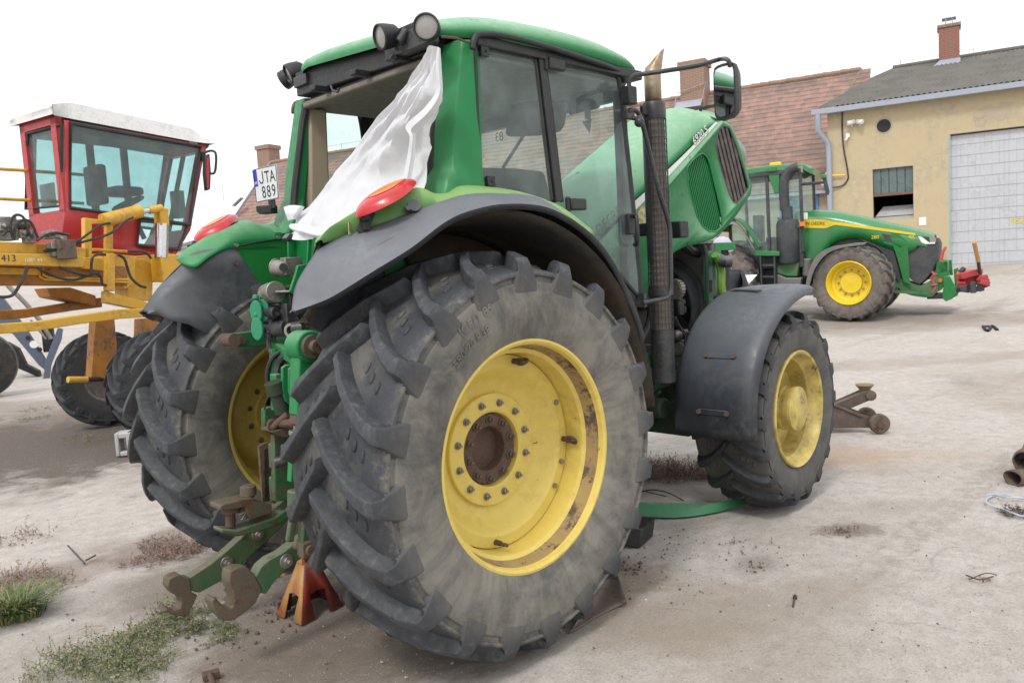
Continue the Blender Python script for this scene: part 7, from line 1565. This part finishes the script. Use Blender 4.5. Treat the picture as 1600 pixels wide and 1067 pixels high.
def chim(xl_, xr_, zt_, y_, mat, px):
    mb = MB(); mb.box2((xl_, y_, zev), (xr_, y_+(xr_-xl_)*.9, zt_-.25)); c = mb.build('chimney', mat, HS); mb = MB(); mb.box2((xl_-.08, y_-.08, zt_-.25), (xr_+.08, y_+(xr_-xl_)*.9+.08, zt_)); mb.build('chimney_cap', mat, c)
    return c
yq = RY-.9; c1 = chim(Bp(1062, 120, yq).x, Bp(1100, 120, yq).x, Bp(1085, 94, yq).z, yq, M['oldbrick'], 0)
mb = MB(); xa_, xb_ = Bp(1056, 160, yq).x, Bp(1098, 160, yq).x; z_ = Bp(1078, 160, yq).z; mb.prism([(xa_, yq-.35, z_-.28), (xb_, yq-.35, z_-.28), (xb_, yq-.03, z_+.05), (xa_, yq-.03, z_+.05)], (0, .02, .03)); mb.tube([V((xa_, yq-.2, z_)), V((xa_+.1, yq-.1, z_+.45)), V((xb_+.2, yq-.1, z_+.75)), V((xb_, yq-.3, z_-.2))], .02, 6); mb.build('chimney_flashing', M['zinc'], c1)
yq = RY+.3; c2 = chim(Bp(401, 240, yq).x, Bp(420, 240, yq).x, Bp(410, 227, yq).z, yq, M['oldbrick'], 0)
mb = MB(); c = Bp(365, 322, 2.); mb.bar(c, c+V((.5, .25, .45)), .5, .04); mb.tube([Bp(347, 286, 2.), Bp(350, 315, 2.)], .02, 5); mb.build('roof_hatch', M['zinc'], HS)
mb = MB(); 
for i in range(9): x_ = xl+(xrr-xl)*(i+.5)/9; mb.cyl((x_, RY, zrd), (x_, RY, zrd+.5), .012, n=5)
mb.tube([V((xl, RY, zrd+.45)), V((xrr, RY, zrd+.45))], .008, 5); mb.build('lightning_wire', M['steel'], HS)
mb = MB(); g0 = Bp(1340, 120, 5.); mb.tube([BF.px(1348, 112, 'y', 5.2)+V((0, -.2, .1)), BF.px(1330, 140, 'y', 3.6)+V((0, -.1, .1)), BF.px(1300, 165, 'y', 1.2)], .02, 5); mb.build('conductor_cable', M['steel'], HS)
# low white shed with grey roof behind the left fender
sf = CAM+ray(300, 380)*40; SFm = Frame((sf.x, sf.y, gz(sf.x, sf.y)), BA); SH = thing('shed', 'small pale shed with dark grey roof behind the left fender', 'shed', SFm)
mb = MB(); mb.box2((-1.2, 0, -1), (2.5, 3, SFm.px(305, 385, 'y', 0).z)); mb.build('wall', M['render_w'] if 'render_w' in M else M['block'], SH); z_ = SFm.px(305, 385, 'y', 0).z; mb = MB(); mb.prism([(-1.4, -.2, z_), (2.6, -.2, z_), (2.6, 3.2, z_+.9), (-.2, 3.2, z_+.9)], (0, .05, .1)); mb.build('roof', M['corr'], SH)

# ================================================================== plants
def blades(name, mats, spots, label, cat, seed, h, spread, n, w=.004, kind=None, lean=.5):
    rnd = random.Random(seed); mb = MB()
    for (p, rad, cnt) in spots:
        for i in range(cnt):
            a = rnd.uniform(0, 2*PI); r_ = rad*math.sqrt(rnd.random()); b = V((p.x+r_*math.cos(a), p.y+r_*math.sin(a), gz(p.x, p.y)-.004)); L_ = h*rnd.uniform(.45, 1.15); d = V((math.cos(a), math.sin(a), 0))*(.2+r_/rad)*lean+V((rnd.uniform(-.35, .35), rnd.uniform(-.35, .35), 0)); s_ = V((-d.y, d.x, 0)).normalized()*w
            pts = [b+d*(L_*t*t*1.0)+V((0, 0, L_*(t-.30*t*t*lean*1.5))) for t in (0, .35, .7, 1)]
            mb.cm = rnd.randrange(len(mats)); o = len(mb.v)
            mb.add([pts[0]-s_, pts[0]+s_, pts[1]-s_*.9, pts[1]+s_*.9, pts[2]-s_*.6, pts[2]+s_*.6, pts[3]], [(0, 1, 3, 2), (2, 3, 5, 4), (4, 5, 6)])
    return tag(mb.build(name, mats, ang=0), label, cat, kind=kind)
def leafm(n, c): 
    return paint(n, c, .6, dirt_amt=.2, bump=0)
LG = [leafm('grass_green', (.085, .17, .03)), leafm('grass_dark', (.05, .11, .025)), leafm('grass_straw', (.28, .23, .10))]
blades('grass_tuft', LG, [(ground_px(18, 962), .13, 420), (ground_px(40, 960), .10, 220), (ground_px(0, 965), .12, 260)], 'bright green grass tuft at the left edge of the yard', 'grass tuft', 1, .20, 1, 1, .0035, lean=.9)
def weeds(name, spots, label, cat, seed, cols, hmax=.09, kind='stuff'):
    rnd = random.Random(seed); mb = MB()
    for (px, py, rad, cnt) in spots:
        p = ground_px(px, py)
        for i in range(cnt):
            a = rnd.uniform(0, 2*PI); r_ = rad*rnd.random()**.6; b = V((p.x+r_*math.cos(a), p.y+r_*math.sin(a), gz(p.x, p.y)-.002)); q = b; dr = V((rnd.uniform(-1, 1), rnd.uniform(-1, 1), rnd.uniform(.1, .9))).normalized(); L_ = rnd.uniform(.03, hmax)
            for s_ in range(4):
                dr = (dr+V((rnd.uniform(-.6, .6), rnd.uniform(-.6, .6), rnd.uniform(-.45, .3)))).normalized(); q2 = q+dr*L_*.4
                if q2.z < b.z+.004: q2.z = b.z+.004+rnd.random()*.006
                sd = V((-dr.y, dr.x, .2)).normalized()*.0012; mb.cm = rnd.randrange(len(cols)); mb.add([q-sd, q+sd, q2+sd, q2-sd], [(0, 1, 2, 3)])
                for m_ in range(3):
                    c = q.lerp(q2, rnd.random()); e = V((rnd.uniform(-1, 1), rnd.uniform(-1, 1), rnd.uniform(-.2, .8))).normalized(); f_ = e.orthogonal().normalized(); l_ = rnd.uniform(.005, .015); mb.add([c, c+e*l_*.5+f_*l_*.28, c+e*l_, c+e*l_*.5-f_*l_*.28], [(0, 1, 2, 3)])
                q = q2
    return tag(mb.build(name, cols, ang=0), label, cat, 'low weeds' if name == 'weeds' else 'dead weeds', kind=kind)
WG = [leafm('weed_green', (.10, .14, .05)), leafm('weed_olive', (.15, .145, .075)), leafm('weed_light', (.16, .20, .075)), leafm('weed_straw', (.30, .25, .15))]
weeds('weeds', [(180, 1022, .22, 190), (130, 1052, .26, 170), (230, 992, .16, 150), (270, 966, .10, 110), (215, 1045, .16, 150), (90, 1035, .14, 60), (262, 955, .06, 60), (300, 985, .08, 50), (340, 1000, .06, 25)], 'low straggling green weeds at the lower left', 'weeds', 4, WG)
weeds('weeds', [(355, 985, .05, 25), (320, 955, .04, 20), (50, 655, .25, 60), (130, 685, .3, 60), (60, 640, .25, 40)], 'thin weeds on the dirt beside the machines', 'weeds', 5, WG[:3], .06)
DB = [leafm('dry_plant', (.16, .09, .065)), leafm('dry_plant_light', (.26, .17, .12)), leafm('dry_plant_grey', (.22, .16, .13))]
weeds('dry_weeds', [(50, 920, .22, 120), (30, 905, .16, 90), (40, 840, .20, 50), (1020, 735, .28, 330), (1065, 738, .25, 320), (1100, 742, .18, 230), (1030, 745, .2, 150)], 'dry reddish brown plant remains scattered on the concrete', 'dry weeds', 6, DB, .10)
weeds('dry_weeds', [(270, 862, .20, 190), (250, 850, .14, 90), (300, 855, .12, 70), (225, 880, .14, 40)], 'flat reddish dead weeds beside the left rear tyre', 'dry weeds', 12, DB, .045)
weeds('dry_weeds', [(1592, 802, .10, 80)], 'dark clump of dry plants inside the pale wire loop', 'dry weeds', 8, [leafm('crumb_dark', (.07, .05, .038)), leafm('crumb_brown', (.13, .085, .06))], .05)
# gravel and clods
rnd = random.Random(11); mb = MB()
def stone(p, r_):
    k = len(mb.v); R_ = Matrix.Rotation(rnd.uniform(0, 6), 3, 'Z'); mb.ball(p, (r_*rnd.uniform(.7, 1.3), r_*rnd.uniform(.7, 1.1), r_*rnd.uniform(.45, .8)), 6, R_)
    for i in range(k, len(mb.v)): mb.v[i] = mb.v[i]+V((rnd.uniform(-.2, .2), rnd.uniform(-.2, .2), rnd.uniform(-.2, .2)))*r_
for i in range(1500):
    px, py = rnd.uniform(-60, 1660), 560+520*rnd.random()**.75; p = ground_px(px, py); r_ = .0022+.006*rnd.random()**4; mb.cm = 0 if rnd.random() < .55 else (1 if rnd.random() < .5 else 2); stone(p+V((0, 0, r_*.2)), r_)
for cx_, cy_, sx_, sy_, n_, rm in ((380, 880, 60, 40, 170, .016), (350, 985, 80, 40, 90, .012), (440, 955, 40, 25, 80, .012), (1040, 850, 60, 40, 60, .009), (985, 890, 25, 20, 40, .014), (1180, 860, 80, 30, 40, .009), (1060, 920, 120, 40, 50, .008), (1320, 828, 26, 7, 90, .011), (1180, 884, 20, 9, 45, .010), (1150, 848, 14, 5, 20, .010), (1535, 903, 20, 6, 22, .008), (1100, 790, 60, 10, 60, .006), (1260, 990, 150, 50, 40, .007)):
    for i in range(n_): p = ground_px(rnd.gauss(cx_, sx_*.5), rnd.gauss(cy_, sy_*.5)); r_ = rm*(.25+.75*rnd.random()**2.5); mb.cm = 2 if cx_ < 500 or rnd.random() < .6 else 1; stone(p+V((0, 0, r_*.2)), r_)
gm = [paint('pale_grit', (.50, .47, .43), .9, dirt_amt=.2, bump=0), paint('brown_grit', (.24, .19, .15), .9, dirt_amt=.2, bump=0), paint('dark_grit', (.15, .115, .09), .9, dirt_amt=.2, bump=0)]
tag(mb.build('gravel', gm, ang=60), 'scattered grit and clods of dirt on the concrete yard', 'gravel', kind='stuff')
def stick(px_, w_, label, name='dry_stem', mat=None): mb = MB(); mb.tube([P(a, b, 'z', .012+.012*(i % 2)) for i, (a, b) in enumerate(px_)], w_, 5, smoothn=3); tag(mb.build(name, mat or M['straw']), label, 'dry stem', 'dry stems lying on the yard')
M['straw'] = paint('straw', (.40, .27, .13), .8, dirt_amt=.2, bump=0)
stick([(170, 990), (200, 988), (230, 984), (258, 985), (280, 990)], .003, 'pale dry stem lying across the green weeds'); stick([(600, 983), (620, 990), (637, 1003), (655, 1012), (670, 1014)], .003, 'straw coloured dry stem beneath the big rear tyre'); stick([(1510, 898), (1530, 905), (1552, 900)], .004, 'dark dry stem lying on the concrete at right', mat=M['twig']); stick([(1515, 905), (1540, 895), (1558, 898)], .003, 'second dark dry stem crossing the first at right', mat=M['twig']); stick([(120, 985), (140, 978), (162, 977)], .0025, 'short pale stem on the sand above the weeds')
# ================================================================== ground, sky, sun, camera
mb = MB(); NA = 300; radii = [0.0]; r = .6
while r < 460: radii.append(r); r *= 1.045 if r < 14 else 1.07
vs = [V((CAM.x, CAM.y, gz(CAM.x, CAM.y)))]; fs = []
def gbump(x, y, d):
    k = smooth(16, 8, d) if d > 8 else 1
    return (mnoise.noise(V((x*.7, y*.7, 3)))*.012+mnoise.noise(V((x*3, y*3, 8)))*.004+mnoise.noise(V((x*9, y*9, 1)))*.003)*(1-smooth(9, 18, d))-.006
for r in radii[1:]:
    for k in range(NA):
        t = 2*PI*k/NA; x, y = CAM.x+r*math.cos(t), CAM.y+r*math.sin(t); vs.append(V((x, y, gz(x, y)+gbump(x, y, r))))
for k in range(NA): fs.append((0, 1+k, 1+(k+1) % NA))
for i in range(len(radii)-2):
    for k in range(NA):
        a = 1+i*NA; b = a+NA; l = (k+1) % NA; fs.append((a+k, b+k, b+l, a+l))
mb.add(vs, fs)
m, nt, out = nt_new('yard_ground'); L = nt.links; tc = N(nt, 'ShaderNodeTexCoord'); co = tc.outputs['Object']; b = N(nt, 'ShaderNodeBsdfPrincipled')
n1 = noise_(nt, co, .35, 8, .62, .5); n2 = noise_(nt, co, 1.7, 9, .68, .6); n3 = noise_(nt, co, 9, 8, .75, .2); n4 = noise_(nt, co, 70, 6, .8)
sx = N(nt, 'ShaderNodeSeparateXYZ'); L.new(co, sx.inputs[0])
c = mixc(nt, n2, (.425, .38, .34), (.64, .60, .56))
c = mixc(nt, math_(nt, 'MULTIPLY', ramp(nt, n3, .35, .75), .65), c, (.32, .285, .255))
c = mixc(nt, math_(nt, 'MULTIPLY', ramp(nt, n1, .50, .68), .50), c, (.30, .245, .195))
mpt = N(nt, 'ShaderNodeMapping'); mpt.inputs['Rotation'].default_value = (0, 0, -(YAW-PI/2+.12)); mpt.inputs['Scale'].default_value = (.06, 1.6, 1); L.new(co, mpt.inputs['Vector']); trk = noise_(nt, mpt.outputs[0], 1.1, 7, .65, .3)
c = mixc(nt, math_(nt, 'MULTIPLY', math_(nt, 'MULTIPLY', ramp(nt, trk, .54, .66), ramp(nt, n3, .3, .6)), .42), c, (.27, .225, .185))
# soil: darker, browner zone behind and left of the tractor
def blob(cx, cy, rx, ry, ang=0):
    mp = N(nt, 'ShaderNodeMapping'); mp.vector_type = 'TEXTURE'; mp.inputs['Location'].default_value = (cx, cy, 0); mp.inputs['Rotation'].default_value = (0, 0, ang); mp.inputs['Scale'].default_value = (rx, ry, 1e3); L.new(co, mp.inputs['Vector'])
    ln = N(nt, 'ShaderNodeVectorMath'); ln.operation = 'LENGTH'; L.new(mp.outputs[0], ln.inputs[0])
    sm_ = max(rx, ry) < .4; d = math_(nt, 'ADD', ln.outputs['Value'], math_(nt, 'MULTIPLY', math_(nt, 'SUBTRACT', n2, .5), 2.0)); d = math_(nt, 'ADD', d, math_(nt, 'MULTIPLY', math_(nt, 'SUBTRACT', n3, .5), 3.2 if sm_ else 1.0))
    return ramp(nt, d, 1.35, .6)
soil = mixc(nt, n3, (.115, .09, .07), (.30, .25, .205))
def wat(a, b_): g = ground_px(a, b_); return g.x, g.y
patches = []
for (a, b_, rx, ry, an, amt, colr) in ((500, 960, .75, .55, .3, .85, soil), (330, 900, .6, .5, .3, .75, soil), (640, 1020, .7, .22, -.6, .8, soil), (60, 700, 3.6, 1.9, YAW-PI/2+.1, .95, (.10, .08, .066)), (130, 660, 2.4, 1.2, YAW-PI/2, .7, (.12, .095, .078)), (30, 640, 2.5, .9, YAW-PI/2, .6, soil), (260, 850, .45, .4, 0, .55, (.16, .10, .085)), (1060, 730, 1.0, .45, YAW-PI/2, .7, soil), (960, 900, .30, .28, 0, .6, (.27, .20, .14)), (1180, 880, .20, .13, 0, .45, (.15, .12, .10)), (1325, 826, .22, .12, YAW-PI/2, .6, (.13, .10, .085)), (1310, 712, .9, .32, YAW-PI/2-.2, .42, (.44, .28, .17)), (1400, 788, .28, .14, YAW-PI/2, .3, (.19, .15, .125)), (60, 900, .5, .3, 0, .6, (.17, .11, .085)), (1100, 960, .8, .3, -.5, .45, (.28, .22, .16)), (1350, 500, 3.2, 1.3, YAW-PI/2, .55, (.20, .165, .14)), (1480, 470, 6, 1.0, YAW-PI/2, .45, (.24, .20, .16)), (1500, 560, 3., .5, YAW-PI/2, .35, (.26, .21, .165)), (760, 930, 1.2, .55, 0, .55, soil)):
    x, y = wat(a, b_); c = mixc(nt, math_(nt, 'MULTIPLY', blob(x, y, rx, ry, an), amt), c, colr)
# concrete joints and hairline cracks (voronoi edges, broken up)
vo = N(nt, 'ShaderNodeTexVoronoi'); vo.feature = 'DISTANCE_TO_EDGE'; vo.inputs['Scale'].default_value = .42
wv = N(nt, 'ShaderNodeVectorMath'); wv.operation = 'ADD'; nv = N(nt, 'ShaderNodeTexNoise'); nv.inputs['Scale'].default_value = 1.6; nv.inputs['Detail'].default_value = 7; L.new(co, nv.inputs['Vector']); sc = N(nt, 'ShaderNodeVectorMath'); sc.operation = 'SCALE'; sc.inputs['Scale'].default_value = .8; L.new(nv.outputs['Color'], sc.inputs[0]); L.new(co, wv.inputs[0]); L.new(sc.outputs[0], wv.inputs[1]); L.new(wv.outputs[0], vo.inputs['Vector'])
ck = math_(nt, 'MULTIPLY', ramp(nt, vo.outputs['Distance'], .007, .001), ramp(nt, n2, .45, .6)); c = mixc(nt, math_(nt, 'MULTIPLY', ck, .28), c, (.20, .17, .145))
# grit and pale chaff specks
v2 = N(nt, 'ShaderNodeTexVoronoi'); v2.inputs['Scale'].default_value = 55; L.new(co, v2.inputs['Vector'])
spk = math_(nt, 'MULTIPLY', ramp(nt, v2.outputs['Distance'], .26, .16), ramp(nt, n3, .42, .58)); c = mixc(nt, math_(nt, 'MULTIPLY', spk, .7), c, (.66, .62, .56))
v3 = N(nt, 'ShaderNodeTexVoronoi'); v3.inputs['Scale'].default_value = 26; L.new(co, v3.inputs['Vector'])
spd = math_(nt, 'MULTIPLY', ramp(nt, v3.outputs['Distance'], .20, .12), ramp(nt, n3, .55, .66)); c = mixc(nt, math_(nt, 'MULTIPLY', spd, .75), c, (.13, .10, .08))
c = mixc(nt, math_(nt, 'MULTIPLY', ramp(nt, n4, .42, .70), .5), c, (.20, .175, .15))
L.new(c, b.inputs['Base Color']); b.inputs['Roughness'].default_value = .88; b.inputs['Specular IOR Level'].default_value = .25
bp = N(nt, 'ShaderNodeBump'); bp.inputs['Strength'].default_value = .9; bp.inputs['Distance'].default_value = .014
hgt = math_(nt, 'ADD', math_(nt, 'MULTIPLY', n3, .8), math_(nt, 'MULTIPLY', n4, .5)); hgt = math_(nt, 'ADD', hgt, math_(nt, 'MULTIPLY', spk, .4)); L.new(hgt, bp.inputs['Height']); L.new(bp.outputs[0], b.inputs['Normal'])
L.new(b.outputs[0], out.inputs[0]); M['ground'] = m
tag(mb.build('ground', M['ground'], ang=60), kind='structure')

w = bpy.data.worlds.new('World'); scene.world = w; w.use_nodes = True; nt = w.node_tree; nt.nodes.clear(); L = nt.links
SUN_EL, SUN_AZ = math.radians(52), math.radians(200)      # azimuth of the direction towards the sun, measured from +X towards +Y
sky = N(nt, 'ShaderNodeTexSky'); sky.sky_type = 'NISHITA'; sky.sun_disc = False; sky.sun_elevation = SUN_EL; sky.sun_rotation = PI/2-SUN_AZ; sky.dust_density = 8; sky.air_density = 1.2; sky.ozone_density = 1
hs_ = N(nt, 'ShaderNodeHueSaturation'); hs_.inputs['Saturation'].default_value = .12; L.new(sky.outputs[0], hs_.inputs['Color'])
cloud = mixc(nt, .78, hs_.outputs[0], (SKYV*.985, SKYV, SKYV*1.02))
bg = N(nt, 'ShaderNodeBackground'); bg.inputs[1].default_value = .1; L.new(cloud, bg.inputs[0]); wo = N(nt, 'ShaderNodeOutputWorld'); L.new(bg.outputs[0], wo.inputs[0])
sl = bpy.data.lights.new('sun', 'SUN'); sl.energy = 1.5; sl.angle = math.radians(11); sl.color = (1, .965, .92)
so = bpy.data.objects.new('sun', sl); COL.objects.link(so)
dv = V((math.cos(SUN_EL)*math.cos(SUN_AZ), math.cos(SUN_EL)*math.sin(SUN_AZ), math.sin(SUN_EL))); so.rotation_euler = dv.to_track_quat('Z', 'Y').to_euler(); so.location = dv*30

cd = bpy.data.cameras.new('camera'); co_ = bpy.data.objects.new('camera', cd); COL.objects.link(co_)
cd.sensor_width = 22.3; cd.lens = 22.3*FPX/1600; cd.clip_start = .05; cd.clip_end = 2000
R = Matrix((CR, CU, -CF)).transposed().to_4x4(); R.translation = CAM; co_.matrix_world = R
cd.dof.use_dof = True; cd.dof.focus_distance = 4.3; cd.dof.aperture_fstop = 4.0
scene.camera = co_
scene.render.engine = 'CYCLES'
scene.view_settings.view_transform = 'Standard'; scene.view_settings.look = 'None'; scene.view_settings.exposure = 0; scene.view_settings.gamma = 1
scene.cycles.max_bounces = 8; scene.cycles.transparent_max_bounces = 24; scene.cycles.use_denoising = True
scene.cycles.sample_clamp_indirect = 8
